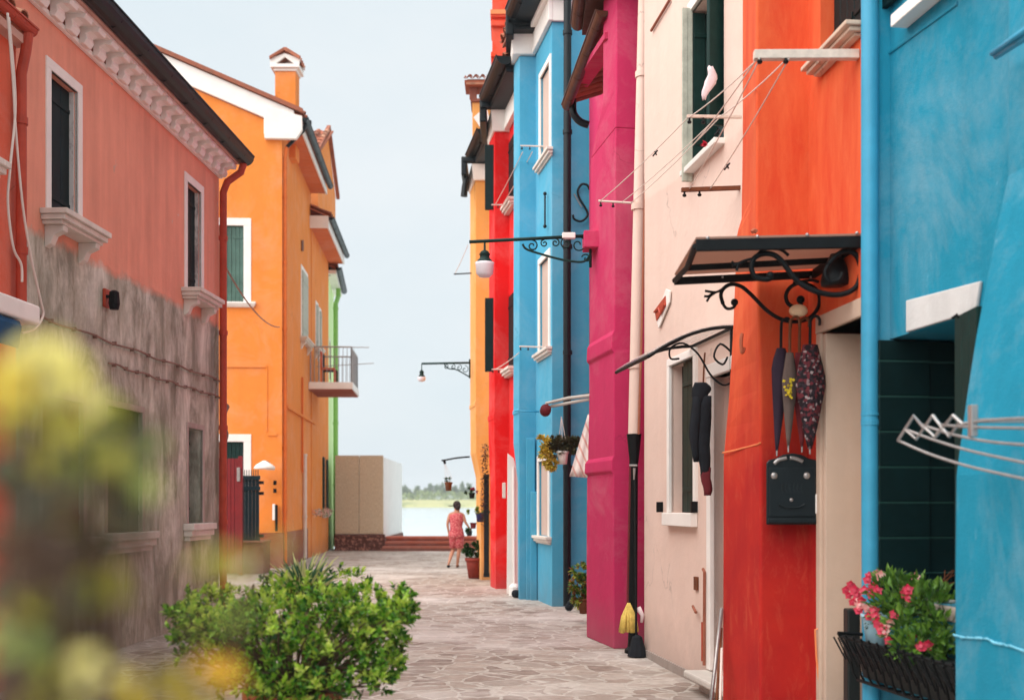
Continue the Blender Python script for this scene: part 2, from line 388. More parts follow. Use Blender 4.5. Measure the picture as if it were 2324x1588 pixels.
def pipe(parent, pts, r, mat, collars=(), name='downpipe', top=None, n=12):
    mb = MB(); mb.tube(pts, r, n)
    for c in collars: mb.tube([Vector(c) - Vector((0, 0, .03)), Vector(c) + Vector((0, 0, .03))], r * 1.22, n)
    return mb.build(name, mat, parent, smooth=False, bev=0)
def smooth_(o, ang=40):
    for p in o.data.polygons: p.use_smooth = True
    try:
        with bpy.context.temp_override(object=o, active_object=o, selected_objects=[o], selected_editable_objects=[o]): bpy.ops.object.shade_smooth_by_angle(angle=math.radians(ang))
    except Exception: pass
    return o
def curve(pts, n=6):
    """Catmull-Rom through the points"""
    pts = [Vector(p) for p in pts]; out = []; m = len(pts)
    for i in range(m - 1):
        p0, p1, p2, p3 = pts[max(i - 1, 0)], pts[i], pts[i + 1], pts[min(i + 2, m - 1)]
        for k in range(n):
            t = k / n; out.append(.5 * ((2 * p1) + (p2 - p0) * t + (2 * p0 - 5 * p1 + 4 * p2 - p3) * t * t + (3 * p1 - p0 - 3 * p2 + p3) * t ** 3))
    out.append(pts[-1]); return out
def PX(pts, d, n=6): return curve([P(x, y, d) for x, y in pts], n)
def spiral_px(cx, cy, r0, a0, turns, d, r1=.25, n=26, cw=1):
    out = []
    for i in range(n + 1):
        t = i / n; r = r0 * (1 - t * (1 - r1)); a = math.radians(a0) + cw * turns * 2 * math.pi * t
        out.append(P(cx + math.cos(a) * r, cy + math.sin(a) * r, d))
    return out
def sag(a, b, s, n=12):
    a, b = Vector(a), Vector(b); return [a.lerp(b, i / n) - Vector((0, 0, s * 4 * (i / n) * (1 - i / n))) for i in range(n + 1)]

def gutter(parent, W, u0, u1, z, o, r=.07, mat='gutter', name='gutter', drop0=0):
    """half-round gutter with a rolled lip"""
    mb = MB(); secs = []
    prof = [(math.cos(a) * r, math.sin(a) * r) for a in [math.pi + math.pi * i / 8 for i in range(9)]]
    prof += [(r + .012, .0), (r + .012, .015), (r - .008, .015), (r - .012, -.002)] + [(math.cos(a) * (r - .012), math.sin(a) * (r - .012)) for a in [2 * math.pi - math.pi * i / 8 for i in range(1, 9)]]
    for u in (u0, (u0 + u1) / 2, u1): secs.append([W.p(u, z + q, o + p) for p, q in prof])
    mb.loft(secs); L = abs(u1 - u0); k = max(1, int(L / .7)); s = 1 if u1 > u0 else -1
    for i in range(k):
        u = u0 + s * (i + .5) * L / k; mb.tube([W.p(u, z + .02, o - r), W.p(u, z - r * .6, o - r * .75), W.p(u, z - r * 1.06, o), W.p(u, z - r * .6, o + r * .75), W.p(u, z + .02, o + r)], .009, 5)
    for u in (u0, u1): mb.prism([W.p(u - .003, z + q, o + p) for p, q in prof[:9]], [W.p(u + .003, z + q, o + p) for p, q in prof[:9]])
    return mb.build(name, MAT[mat], parent)

def tiles(parent, W, u0, u1, z, o, slope, length, pitch=.2, row=.34, name='roof', rnd=1, deck=True):
    """coppi tiles laid up a slope that rises away from the street; each tile an island"""
    mb = MB(); rr = random.Random(rnd); dn = math.cos(slope); dz = math.sin(slope)
    nu = max(1, int(abs(u1 - u0) / pitch)); nr = max(1, int(length / row)); s = 1 if u1 > u0 else -1
    def pt(u, l, h): return W.p(u, z + l * dz + h * dn, o - l * dn + h * dz)
    for i in range(nu):
        for k in range(nr):
            u = u0 + s * (i + .5) * abs(u1 - u0) / nu + rr.uniform(-.008, .008); l0 = k * row - .03 + rr.uniform(-.012, .012); l1 = l0 + row + .06
            for conv in (1, -1):
                uu = u if conv == 1 else u + pitch / 2; secs = []
                for l, w, hh in ((l0, pitch * .34, .035), (l1, pitch * .27, .012)):
                    q = []
                    for t in range(6):
                        a = math.pi * t / 5; q.append(pt(uu + math.cos(a) * w, l, hh * 1 + conv * math.sin(a) * w * .75 + (.02 if conv == 1 else .03)))
                    for t in range(5, -1, -1):
                        a = math.pi * t / 5; q.append(pt(uu + math.cos(a) * w * .86, l, hh * 1 + conv * math.sin(a) * w * .6 + (.02 if conv == 1 else .03)))
                    secs.append(q)
                mb.loft(secs)
    if deck:
        a = [pt(u0, -.02, -.03), pt(u1, -.02, -.03), pt(u1, length, -.03), pt(u0, length, -.03)]; b = [Vector(v) + Vector((0, 0, -.05)) for v in a]
        mb.hexa(b + a)
    return mb.build(name, MAT['tile'], parent)

def leafq(mb, c, d, up, L, w, fold=.25, bend=.2):
    """one small leaf: base, two sides, tip, folded on its midrib"""
    d = d.normalized(); s = d.cross(up)
    s = s.normalized() if s.length > 1e-5 else d.orthogonal().normalized(); n = s.cross(d)
    m = c + d * L * .5 + n * bend * L * .3; t = c + d * L - n * bend * L * .2
    b = len(mb.v)
    mb.v += [tuple(c), tuple(m + s * w * .5 + n * fold * w), tuple(m), tuple(m - s * w * .5 + n * fold * w), tuple(t)]
    mb.f += [(b, b + 1, b + 2), (b + 1, b + 4, b + 2), (b, b + 2, b + 3), (b + 2, b + 4, b + 3)]
def rvec(rr):
    while True:
        v = Vector((rr.uniform(-1, 1), rr.uniform(-1, 1), rr.uniform(-1, 1)))
        if .05 < v.length < 1: return v.normalized()
def foliage(c, rad, n, L, rr, droop=0, asp=.5, shell=.45, clumps=None):
    mb = MB(); c = Vector(c); cl = clumps or max(3, n // 22); cs = []
    for i in range(cl):
        v = rvec(rr); k = shell + (1 - shell) * rr.random(); cs.append((Vector((v.x * rad[0], v.y * rad[1], v.z * rad[2])) * k, v))
    for i in range(n):
        q, v = rr.choice(cs); p = c + q + rvec(rr) * min(rad) * .28 * rr.random()
        d = (v + rvec(rr) * .9 + Vector((0, 0, .25 - droop))).normalized(); l = L * rr.uniform(.65, 1.2)
        leafq(mb, p, d, rvec(rr) * .5 + Vector((0, 0, 1)), l, l * asp)
    return mb
def pot_mesh(c, r, h, n=20):
    return MB().lathe(c, [(r * .62, 0), (r * .66, .0), (r * .88, h * .82), (r * .88, h * .84), (r, h * .84), (r * 1.02, h), (r * .92, h), (r * .86, h * .9), (r * .1, h * .9)], n)
# ================================================================ LEFT ROW
W = W_LEFT
def stained():
    m = M_('salmon plaster over bare cement'); sep = m.n('ShaderNodeSeparateXYZ'); m.l(m.tc.outputs['Object'], sep.inputs[0])
    c = C(231, 158, 134)
    col = m.ramp(m.noise(.9, 6, .65), [(.3, sc_(c, .86)), (.7, sc_(c, 1.14))])
    col = m.mix(.4, col, m.ramp(m.noise(1.2, 6, .6, m.mapping((4, 4, .5))), [(.35, sc_(c, .8)), (.65, sc_(c, 1.2))]))
    st = m.noise(1., 8, .72, m.mapping((2.6, 2.6, 1.1)), .5)
    cem = m.ramp(st, [(.25, C(76, 76, 70)), (.42, C(130, 129, 118)), (.52, C(194, 193, 180)), (.64, C(238, 237, 226))])
    cem = m.mix(m.ramp(m.noise(1.3, 7, .7), [(.45, g(0)), (.7, g(.75))]), cem, C(122, 118, 98))
    wob = m.math('MULTIPLY', m.math('SUBTRACT', m.noise(1.6, 7, .72), .5), .3)
    zz = m.math('ADD', sep.outputs[2], wob)
    f = m.ramp(zz, [(.0, g(0)), (1., g(0))])
    ed = m.n('ShaderNodeMapRange'); m.l(zz, ed.inputs[0]); ed.inputs[1].default_value = 3.96; ed.inputs[2].default_value = 4.06
    chip = m.ramp(m.noise(1.05, 8, .8, None, .3), [(.64, g(0)), (.65, g(1))])
    cem = m.mix(.35, cem, m.ramp(m.noise(1., 7, .7, m.mapping((5, 5, .6)), .2), [(.3, C(116, 114, 96)), (.7, C(220, 218, 198))]))
    up = m.math('MULTIPLY', ed.outputs[0], m.math('SUBTRACT', 1., m.math('MULTIPLY', chip, .55)))
    col = m.mix(up, cem, col)
    n1 = m.bump(m.noise(90, 3), .35, .004); n2 = m.bump(m.noise(5, 7, .7), .55, .03, n1); n3 = m.bump(ed.outputs[0], .6, .015, n2)
    return m.out(col, .9, n3, spec=.15)
MAT['stained'] = stained()
c0 = W.p(2, 0); h1 = thing('salmon_house', 'salmon pink house whose lower wall is bare streaked grey cement', 'house', tuple(c0))
uN, uF = W.uf(22), W.uf(497); ZE = 6.08
ws = []
a, b = W.uf(103), W.uf(185); z0, z1 = 4.26, 5.70; ws.append((a + .1, b - .1, z0, z1 - .1))
a, b = W.uf(418), W.uf(461); ws.append((a + .1, b - .1, 4.26, 5.62 + .02))
lw = [(W.uf(427), W.uf(459), 1.30, 2.52), (W.uf(243), W.uf(322), 1.24, 2.58), (W.uf(95), W.uf(188), 1.22, 2.55)]
mb = MB(); holes = [(a, b, c, d, .18) for a, b, c, d in ws] + [(a, b, c, d, .2) for a, b, c, d in lw]
wall_mesh(mb, W, uN, uF, -.1, ZE + .3, holes, body=5)
mb.build('wall', MAT['stained'], h1)
MAT['marble'] = (lambda m: m.out(m.mix(m.ramp(m.noise(5, 9, .85, m.mapping((1, 1, .45))), [(.50, g(0)), (.60, g(1))]), C(226, 220, 216), C(168, 150, 148)), .6))(M_('veined white stone'))
for i, (a, b, c, d) in enumerate(ws):
    w = window(h1, W, a, b, c, d, rev=.17, fw=.1, fmat='white', leaf='green_near', leaves=1, cover=1, sill=(.26, .1, True), smat='stone', fo=.015)
    mb = MB(); mb.box(W, b - .012, b - .001, c + .003, d - .003, -.13, -.031); mb.build('reveal_lining', MAT['marble'], w)
    mb = MB(); mb.box(W, a - .1, b + .1, c - .05, c - .002, -.03, .014); mb.build('stool', MAT['white'], w, bev=.004)
for i, (a, b, c, d) in enumerate(lw):
    w = window(h1, W, a, b, c, d, rev=.13 if i else .19, fw=.07, fmat='stone_dirty', leaf='green_near' if i < 2 else 'brownwood', leaves=1 if i == 0 else 2, cover=.6 if i == 0 else 1, glass=False, sill=(.14, .16, False), smat='stone', fo=.012)
# cornice: corbelled tiles with scalloped shadows, soffit, gutter, tile edge
mb = MB(); mb.box(W, uN, uF + .02, ZE - .03, ZE + .02, .001, .05)
n = int((uF - uN) / .31)
for i in range(n):
    u = uN + .1 + (uF - uN - .2) * i / (n - 1)
    prof = [(0.05, ZE - .02), (.10, ZE - .03), (.13, ZE + .02), (.12, ZE + .07), (.17, ZE + .09), (.24, ZE + .08), (.26, ZE + .13), (.05, ZE + .16)]
    mb.prism([W.p(u - .085, z, o) for o, z in prof], [W.p(u + .085, z, o) for o, z in prof])
mb.box(W, uN, uF + .02, ZE + .13, ZE + .17, .001, .24)
mb.build('cornice', MAT['white'], h1, bev=.008)
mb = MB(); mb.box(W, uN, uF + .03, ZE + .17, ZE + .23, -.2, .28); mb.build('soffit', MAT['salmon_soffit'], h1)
gutter(h1, W, uN - .4, uF + .12, ZE + .29, .34, .12)
tiles(h1, W, uN - .4, uF + .05, ZE + .29, .22, math.radians(22), 5.2, .22, .38)
o_ = .09
pts = [W.p(uF + .02, ZE + .18, .34), W.p(uF + .02, ZE + .06, .3), W.p(uF - .08, ZE - .1, .14), W.p(uF - .1, ZE - .25, o_), W.p(uF - .1, 3, o_), W.p(uF - .1, .1, o_)]
pipe(h1, pts, .05, MAT['redpipe'], [W.p(uF - .1, z, o_) for z in (5.2, 3.9, 2.6, 1.3)])
# conduits and cables
for zc, ua in ((3.25, uN), (3.02, W.uf(240))):
    mb = MB(); mb.tube(curve([W.p(ua + (uF - .05 - ua) * t / 14, zc + .015 * math.sin(t * 2.1), .03) for t in range(15)], 3), .012, 6)
    for t in range(12): u = ua + (uF - ua) * (t + .5) / 12; mb.box(W, u - .008, u + .008, zc - .02, zc + .02, .001, .046)
    mb.build('cable', MAT['cable'], h1)
mb = MB(); mb.tube(curve([W.p(uF - .02, 2.95, .04), W.p(uF + .02, 2.9, .12), W.p(uF - .03, 2.8, .1), W.p(uF - .02, 2.6, .1), W.p(uF - .05, 2.5, .13), W.p(uF - .02, 2.35, .08)]), .022, 6); mb.build('cable_loop', MAT['cable'], h1)
# rusty lamp box on the wall
u, z = W.uz(237, 678); t = thing('wall_lamp', 'small rusty lamp box on the grey cement wall', 'wall lamp', tuple(W.p(u, z)))
mb = MB(); mb.box(W, u - .06, u + .1, z - .09, z + .1, .001, .04); mb.build('back_plate', MAT['redpipe'], t, bev=.01)
mb = MB(); mb.lathe(W.p(u - .04, z - .12, .12), [(.02, .2), (.05, .18), (.06, .06), (.045, 0)], 10); mb.box(W, u - .06, u - .02, z + .0, z + .03, .04, .1); mb.build('lamp_head', MAT['black'], t)
t['label'] = 'small rusty lamp box on the bare cement wall'

# ---------------------------------------------------------------- nearest left house (red orange)
MAT['redorange'] = stucco('red orange plaster', C(222, 108, 82), .85, 1.1, .3)
W0 = Wall(tuple(W.p(-9, 0, .12))[:2], tuple(W.p(uN, 0, .12))[:2], 1); L0 = W0.L
h0 = thing('red_orange_house', 'red orange house edge with a long white awning box on it', 'house', tuple(W0.p(L0 - 1, 0)))
wb = W0.uf(28, .22) - .22; wa = wb - .8; mb = MB()
ub = W0.uf(52, .07) + .02
wall_mesh(mb, W0, 0, ub, -.1, 5.5, [(wa, wb, 4.3, 5.3, .2), (ub - 2.6, ub - .35, .02, 2.95, .3)], body=4)
mb.build('wall', MAT['redorange'], h0)
window(h0, W0, wa, wb, 4.3, 5.3, rev=.18, leaves=1, sill=(.22, .1, True))
mb = MB(); mb.box(W0, 0, ub + .03, 5.45, 5.52, -.2, .1); mb.build('soffit', MAT['salmon_soffit'], h0)
gutter(h0, W0, 0, ub + .04, 5.6, .12, .055, 'redpipe'); tiles(h0, W0, 0, ub + .02, 5.62, .08, math.radians(20), 4, .22, .38)
pipe(h0, [W0.p(ub - .03, 5.55, .12), W0.p(ub - .03, 5.4, .1), W0.p(ub - .05, 5.2, .07), W0.p(ub - .05, 3.2, .07)], .045, MAT['redpipe'], [W0.p(ub - .05, z, .07) for z in (4.8, 3.7)])
mb = MB(); mb.box(W0, ub - 2.4, ub - .5, .02, 2.1, -.26, -.22); mb.build('door', MAT['green_near'], h0, bev=.01)
ab = MB(); ue = W0.uf(92, .25); ab.box(W0, ue - 3.2, ue, 3.06, 3.22, .001, .25); aw = ab.build('awning_box', MAT['white'], h0, bev=.02, seg=3)
MAT['bluecloth'] = plain('blue awning cloth', C(24, 78, 118), .85, .2, 6)
ab = MB(); pr = [(.05, 3.05), (.22, 3.05), (.24, 3.0), (.21, 2.82), (.18, 2.84), (.06, 2.98)]
ab.prism([W0.p(ue - 3.15, z, o) for o, z in pr], [W0.p(ue - .3, z, o) for o, z in pr]); ab.build('rolled_awning', MAT['bluecloth'], aw, bev=.012)
for px, top, off in (((20, 60), 160, .14), ((12, 45), 330, .17)):
    mb = MB()
    a = W0.p(ub - .15, 5.3, .1); 
    qs = [(17, 30), (30, 190), (36, 300), (52, 470), (72, 590), (92, 680), (98, 715), (80, 745), (50, 756)] if top == 160 else [(20, 40), (35, 230), (24, 370), (18, 460), (30, 560), (48, 600), (50, 640)]
    pts = [W.p(*W.uz(x_, y_, .3), .3) for x_, y_ in qs]
    mb.tube(curve(pts, 8), .011, 6); mb.build('loose_cable', MAT['line'], h0, smooth=True)

# ---------------------------------------------------------------- orange house
OR = C(232, 138, 62)
MAT['orange'] = stucco('orange plaster', OR, .9, 1.06, .12, .3)
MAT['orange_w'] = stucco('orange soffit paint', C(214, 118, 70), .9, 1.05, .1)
S0 = (-4.031 - .0555 * 27.74, 27.74); S1 = (-4.031 - .0555 * 38.3, 38.3)
WS = Wall(S0, S1, 1); dg = WS.u; WG = Wall(S0, (S0[0] - dg.y, S0[1] + dg.x), -1)
h2 = thing('orange_house', 'tall orange house with white raking cornice and tall chimney', 'house', (S0[0], S0[1], 0))
kr, kz = WG.uz(602, 272); u2, z2 = WG.uz(370, 172); sl = (z2 - kz) / (u2 - kr); ridge = 4.6; EZ = kz - sl * kr
gw1 = (WG.uf(553), WG.uf(497), WG.zf(530, 686), WG.zf(530, 512)); gw2 = (WG.uf(553), WG.uf(497), .35, WG.zf(530, 1002))
uM = WS.ud(33.6); U2 = WS.L
def orange_body(): 
    mb = MB()
    wall_mesh(mb, WG, 0, 9.2, -.1, EZ, [(*gw1, .14), (*gw2, .14)], ends=False)
    mb.add([WG.p(0, EZ), WG.p(9.2, EZ), WG.p(ridge, EZ + sl * ridge)], [(0, 1, 2)])
    hs = [(WS.uf(x0), WS.uf(x1), WS.zf(x0, yb), WS.zf(x0, yt), .05) for x0, x1, yt, yb in sw]
    wall_mesh(mb, WS, 0, uM, -.1, EZ, [h for h in hs if h[1] < uM], ends=False)
    mb.add([WS.p(uM, -.1, 0), WS.p(uM, EZ, 0), WS.p(uM, EZ, -9.2), WS.p(uM, -.1, -9.2)], [(0, 1, 2, 3)])
    return mb, hs
sw = [(684, 696, 612, 765), (704, 711, 1032, 1168), (717, 722, 1035, 1168)]
mb, hs = orange_body(); mb.build('wall', MAT['orange'], h2)
w = window(h2, WG, *gw1, rev=.13, fw=.18, fmat='white', leaf='green_mid', leaves=2, sill=(.12, .09, False), smat='white', bottom=False)
w = window(h2, WG, *gw2, rev=.13, fw=.18, fmat='white', leaf='green_d', leaves=2)
for i, h in enumerate(hs):
    if h[1] < uM: window(h2, WS, *h[:4], rev=.045, fw=.13 if i == 0 else 0, leaf='green_d' if i else 'greylouv', leaves=1, cover=1, sill=(.2, .1, True) if i == 0 else (.12, .08, False))
# raking white band, kneeler block, roof edge
mb = MB(); bt = .5
def rk(u): return EZ + sl * u
mb.poly(WG, [(.42, rk(.42) + .02), (ridge, rk(ridge) + .02), (ridge, rk(ridge) + bt), (-.3, rk(-.3) + bt), (-.3, rk(-.3) + .1), (.42, rk(-.3) - .08)], .001, .09)
mb.build('raking_cornice', MAT['white'], h2, bev=.01)
mb = MB(); mb.poly(WG, [(.40, rk(.40) + .05), (.40, EZ - .32), (-.36, EZ - .32), (-.5, EZ - .1), (-.5, rk(-.5) + .44), (.38, rk(.38) + .3)], .0, .13)
mb.build('kneeler', MAT['white'], h2, bev=.01)
mb = MB(); mb.poly(WG, [(-.52, rk(-.52) + bt + .02), (ridge, rk(ridge) + bt + .02), (ridge, rk(ridge) + bt + .12), (-.52, rk(-.52) + bt + .12)], -.3, .17)
mb.build('verge_tiles', MAT['tile'], h2)
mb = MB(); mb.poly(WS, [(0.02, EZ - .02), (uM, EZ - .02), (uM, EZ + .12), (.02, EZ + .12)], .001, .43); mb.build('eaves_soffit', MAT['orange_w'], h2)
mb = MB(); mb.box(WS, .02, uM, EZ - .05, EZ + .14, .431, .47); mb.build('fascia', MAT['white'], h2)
gutter(h2, WS, -.1, uM + .05, EZ + .2, .56, .08)
tiles(h2, WS, 0, uM, EZ + .32, .5, math.atan(sl), 5.0, .24, .42)
pts = [WS.p(.1, EZ + .12, .56), WS.p(.1, EZ - .05, .5), WS.p(.12, EZ - .45, .1), WS.p(.12, EZ - .7, .06), WS.p(.12, .1, .06)]
pipe(h2, pts[:3], .045, MAT['gutter'], name='gutter_elbow'); pipe(h2, pts[2:], .045, MAT['orangepipe'], [WS.p(.12, z, .06) for z in (9, 7.4, 5.8, 4.3, 2.9, 1.4)])
up = WS.uf(691, .06); pipe(h2, [WS.p(up, 2.9, .07), WS.p(up, .05, .07)], .055, MAT['line'], [WS.p(up, 2.9, .07), WS.p(up, 1.2, .07)])
up = up - .35; pipe(h2, [WS.p(up, 5.0, .05), WS.p(up, 2.4, .05)], .03, MAT['orangepipe'])
for (xa, ya, xb, yb) in ((648, 923, 742, 985), (664, 700, 690, 735)):
    a = WS.uz(xa, ya); b_ = WS.uz(min(xb, 712), ya + (yb - ya) * (min(xb, 712) - xa) / (xb - xa)); mb = MB(); mb.box(WS, a[0], b_[0], a[1] - .03, a[1] + .03, .001, .07); mb.build('string_course', MAT['orange'], h2)
    break
# faint niche outline and string lines on the gable
mb = MB(); ua, za = WG.uz(604, 831); ub_, zb = WG.uz(500, 831)
mb.box(WG, ua, ub_, za - .03, za + .03, .0, .03); mb.box(WG, ua - .03, ua, 3.3, za + .03, .0, .02); mb.box(WG, 0.12, ua - .031, 3.2, 3.26, .0, .025); mb.build('plaster_band', MAT['orange'], h2)
mb = MB(); mb.tube(sag(P(503, 590, 16.5), WG.p(.05, WG.zf(636, 743), .05), .25), .014, 5); mb.build('stay_cable', MAT['cable'], h2)
mb = MB(); mb.poly(WS, [WS.uz(683, 545), WS.uz(687, 545), WS.uz(687, 570), WS.uz(683, 570)], 0, .03); mb.build('vent', MAT['brownwood'], h2)
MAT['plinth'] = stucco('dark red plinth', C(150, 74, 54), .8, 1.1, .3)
mb = MB(); mb.box(WS, -.03, uM - 1.0, -.05, .85, .001, .035); mb.box(WG, -.035, 7, -.05, .85, .001, .034); mb.build('plinth', MAT['plinth'], h2)
# chimney
cu0, cu1 = WG.uf(671), WG.uf(622); off = -1.0
def chim(x, y, z): pass
cx0, cx1, dch = P(624, 0, 29).x, P(671, 0, 29).x, 29.0; zc0, zc1 = 10.3, P(0, 162, 29).z
mb = MB(); mb.abox(cx0, cx1, dch, dch + .5, zc0, zc1); ch = mb.build('chimney', MAT['orange'], h2, bev=.01)
mb = MB(); mb.abox(cx0 - .03, cx1 + .03, dch - .03, dch + .53, zc1, zc1 + .07); mb.abox(cx0 - .1, cx1 + .1, dch - .09, dch + .6, zc1 + .071, zc1 + .16)
mx = (cx0 + cx1) / 2; zt = P(0, 118, 29).z
for yy in (dch - .07, dch + .5):   # little gabled hood with an arched opening
    mb.prism([(cx0 - .1, yy, zc1 + .161), (cx0 + .02, yy, zc1 + .161), (mx, yy, zc1 + .34), (cx1 - .02, yy, zc1 + .161), (cx1 + .1, yy, zc1 + .161), (cx1 + .12, yy, zc1 + .3), (mx, yy, zt - .06), (cx0 - .12, yy, zc1 + .3)],
             [(cx0 - .1, yy + .07, zc1 + .161), (cx0 + .02, yy + .07, zc1 + .161), (mx, yy + .07, zc1 + .34), (cx1 - .02, yy + .07, zc1 + .161), (cx1 + .1, yy + .07, zc1 + .161), (cx1 + .12, yy + .07, zc1 + .3), (mx, yy + .07, zt - .06), (cx0 - .12, yy + .07, zc1 + .3)])
mb.build('chimney_cap', MAT['white'], ch, bev=.006)
mb = MB()
for s in (-1, 1):
    x_e = mx + s * (cx1 - cx0) * .72; a = [Vector((mx, dch - .13, zt)), Vector((x_e, dch - .13, zc1 + .27)), Vector((x_e, dch - .13, zc1 + .33)), Vector((mx, dch - .13, zt + .07))]
    mb.prism(a, [v + Vector((0, .8, 0)) for v in a])
    for k in range(5):
        q = (k + .5) / 5; yy = dch - .13 + .8 * q; mb.tube([Vector((mx, yy, zt + .06)), Vector((x_e, yy, zc1 + .32))], .05, 8)
mb.build('cap_tiles', MAT['tile'], ch)

# balcony
b0, b1 = 33.0, 35.3; ua, ub_ = WS.ud(b0), WS.ud(b1); zb = 4.86
mb = MB(); mb.box(WS, ua, ub_, zb, zb + .2, .001, 1.27); bal = mb.build('balcony', MAT['white'], h2, bev=.012)
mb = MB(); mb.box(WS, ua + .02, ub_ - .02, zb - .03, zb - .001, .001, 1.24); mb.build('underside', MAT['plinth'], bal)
mb = MB(); zr = 6.08
for (p0, p1) in (((ua + .04, .05), (ua + .04, 1.22)), ((ua + .04, 1.22), (ub_ - .04, 1.22)), ((ub_ - .04, .05), (ub_ - .04, 1.22))):
    A_, B_ = WS.p(p0[0], zr, p0[1]), WS.p(p1[0], zr, p1[1]); mb.tube([A_, B_], .022, 6); mb.tube([A_ - Vector((0, 0, 1.05)), B_ - Vector((0, 0, 1.05))], .014, 5)
    n = int((A_ - B_).length / .11)
    for i in range(n + 1):
        q = A_.lerp(B_, i / n); mb.tube([q, q - Vector((0, 0, 1.05))], .009 if 0 < i < n else .02, 5)
mb.build('railing', MAT['steel'], bal)
MAT['darkscreen'] = plain('dark reed screen', C(46, 44, 50), .9, .3, 30)
mb = MB(); mb.box(WS, ua + 1.2, ub_ - .08, zb + .24, zr - .12, 1.185, 1.2); mb.build('screen', MAT['darkscreen'], bal)
mb = MB(); mb.tube([WS.p(ua + .1, zr, .1), P(838, 788, b0 + .1)], .014, 5); mb.tube([WS.p(ub_ - 1.2, zr - .45, .1), P(848, 824, b1 - 1.2)], .012, 5); mb.build('drying_rod', MAT['steel'], bal)
MAT['chair_red'] = plain('orange red chair plastic', C(206, 84, 40), .5, .1)
for k, uu in enumerate((ua + .55, ua + 1.1)):
    t = thing('balcony_chair', 'orange chair on the balcony beside the railing' if k == 0 else 'grey chair behind the orange one on the balcony', 'chair', tuple(WS.p(uu, zb + .2, .5)))
    m_ = MAT['chair_red'] if k == 0 else MAT['darkscreen']; zf = zb + .2
    mb = MB(); mb.box(WS, uu - .2, uu + .2, zf + .43, zf + .46, .3, .72); mb.build('seat', m_, t, bev=.01)
    mb = MB(); 
    for i in range(5): mb.box(WS, uu - .2 + .09 * i, uu - .2 + .09 * i + .04, zf + .5, zf + .88, .3, .33)
    mb.box(WS, uu - .21, uu + .21, zf + .88, zf + .93, .29, .34); mb.build('backrest', m_, t, bev=.004)
    for (du, o) in ((-.18, .32), (.18, .32), (-.18, .7), (.18, .7)):
        mb = MB(); mb.tube([WS.p(uu + du, zf, o), WS.p(uu + du, zf + .43 if o > .5 else zf + .5, o)], .017, 6); mb.build('leg', m_, t)

# the farther part of the row: a second orange house with its own eaves
h3 = thing('pale_orange_house', 'narrow orange house with a low projecting white eave beyond the balcony', 'house', tuple(WS.p(uM + 2, 0)))
E3 = 9.62
s3 = [(706, 711, 660, 775), (715, 719, 690, 790), (723, 726, 705, 790), (730, 733, 1036, 1166), (738, 741, 1042, 1165)]
hs = [(WS.uf(x0), WS.uf(x1), WS.zf(x0, yb), WS.zf(x0, yt), .05) for x0, x1, yt, yb in s3]; hs = [h for h in hs if h[0] > uM + .05 and h[1] < U2]
mb = MB(); wall_mesh(mb, WS, uM + .001, U2, -.1, E3, hs, body=7, o=.02); mb.build('wall', MAT['orange'], h3)
for i, h in enumerate(hs):
    window(h3, Wall(tuple(WS.p(0, 0, .02))[:2], tuple(WS.p(9, 0, .02))[:2], 1), *h[:4], rev=.045, fw=.1 if h[2] > 4 else 0, leaf='green_d' if h[2] < 4 else 'greylouv', leaves=1, cover=1, sill=(.14, .09, h[2] > 4))
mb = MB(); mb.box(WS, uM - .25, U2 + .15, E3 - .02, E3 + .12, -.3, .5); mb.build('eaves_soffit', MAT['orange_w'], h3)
mb = MB(); mb.box(WS, uM - .27, U2 + .16, E3 - .04, E3 + .2, .501, .54); mb.box(WS, uM - .31, uM - .251, E3 - .05, E3 + .3, .0, .54); mb.build('fascia', MAT['white'], h3)
gutter(h3, WS, uM - .3, U2 + .2, E3 + .26, .62, .08); tiles(h3, WS, uM - .3, U2 + .1, E3 + .34, .56, .4, 4.5, .24, .42)
mb = MB()
for k in range(7): u, z = WS.uf(712) + k * .42, 1.28; mb.ball(WS.p(u, z, .14), .07, 6, (1.6, 1, .7))
# pink blossoms on the window sills
mb = MB(); rr = random.Random(5)
for k in range(260):
    u = WS.uf(701) + rr.random() * 4.6; leafq(mb, WS.p(u, 1.26 + rr.uniform(-.05, .12), .1 + rr.random() * .12), rvec(rr), Vector((0, 0, 1)), .09, .06)
MAT['pinkbloom'] = leafmat('pale pink blossom', [C(240, 190, 190), C(250, 225, 220), C(90, 130, 70), C(230, 150, 160)], .2)
o = single(mb.build('window_flowers', MAT['pinkbloom']), 'row of pale pink blossoms along the low sills of the far orange wall', 'flowers')

# the roof and dormer that rise behind the chimney
h4 = thing('tiled_roof_house', 'taller orange house behind the chimney with a clay tiled gable end', 'house', tuple(P(690, 1143, 36)))
d4 = 34.5; xa, xb = P(560, 0, d4).x, P(722, 0, d4).x; zt = P(0, 236, d4).z; ze = P(0, 345, d4).z
W4 = Wall((xb, d4), (xb - .25, d4 + 5), 1); 
mb = MB(); mb.abox(xa, -6.35, d4 + .1, d4 + 4.8, 0, 10.4); mb.hexa([(xa, d4, 10.41), (xb, d4, 10.41), (xb - .25, d4 + 5, 10.41), (xa, d4 + 5, 10.41), (xa, d4, ze), (xb, d4, ze), (xb - .25, d4 + 5, ze), (xa, d4 + 5, ze)])
mb.add([(xb, d4, ze), (xb - .25, d4 + 5, ze), (xb - .12, d4 + 2.5, zt)], [(0, 1, 2)]); mb.build('wall', MAT['orange'], h4)
WF = Wall((xb + .12, d4 - .25), (xa, d4 - .25), -1); tiles(h4, WF, 0, WF.L, ze + .02, .0, math.atan((zt - ze) / 2.6), 2.8, .26, .42)
mb = MB(); A_ = [Vector((xb + .0, d4 - .3, ze - .05)), Vector((xb - .12, d4 + 2.4, zt + .03)), Vector((xb - .25, d4 + 5.2, ze - .05))]
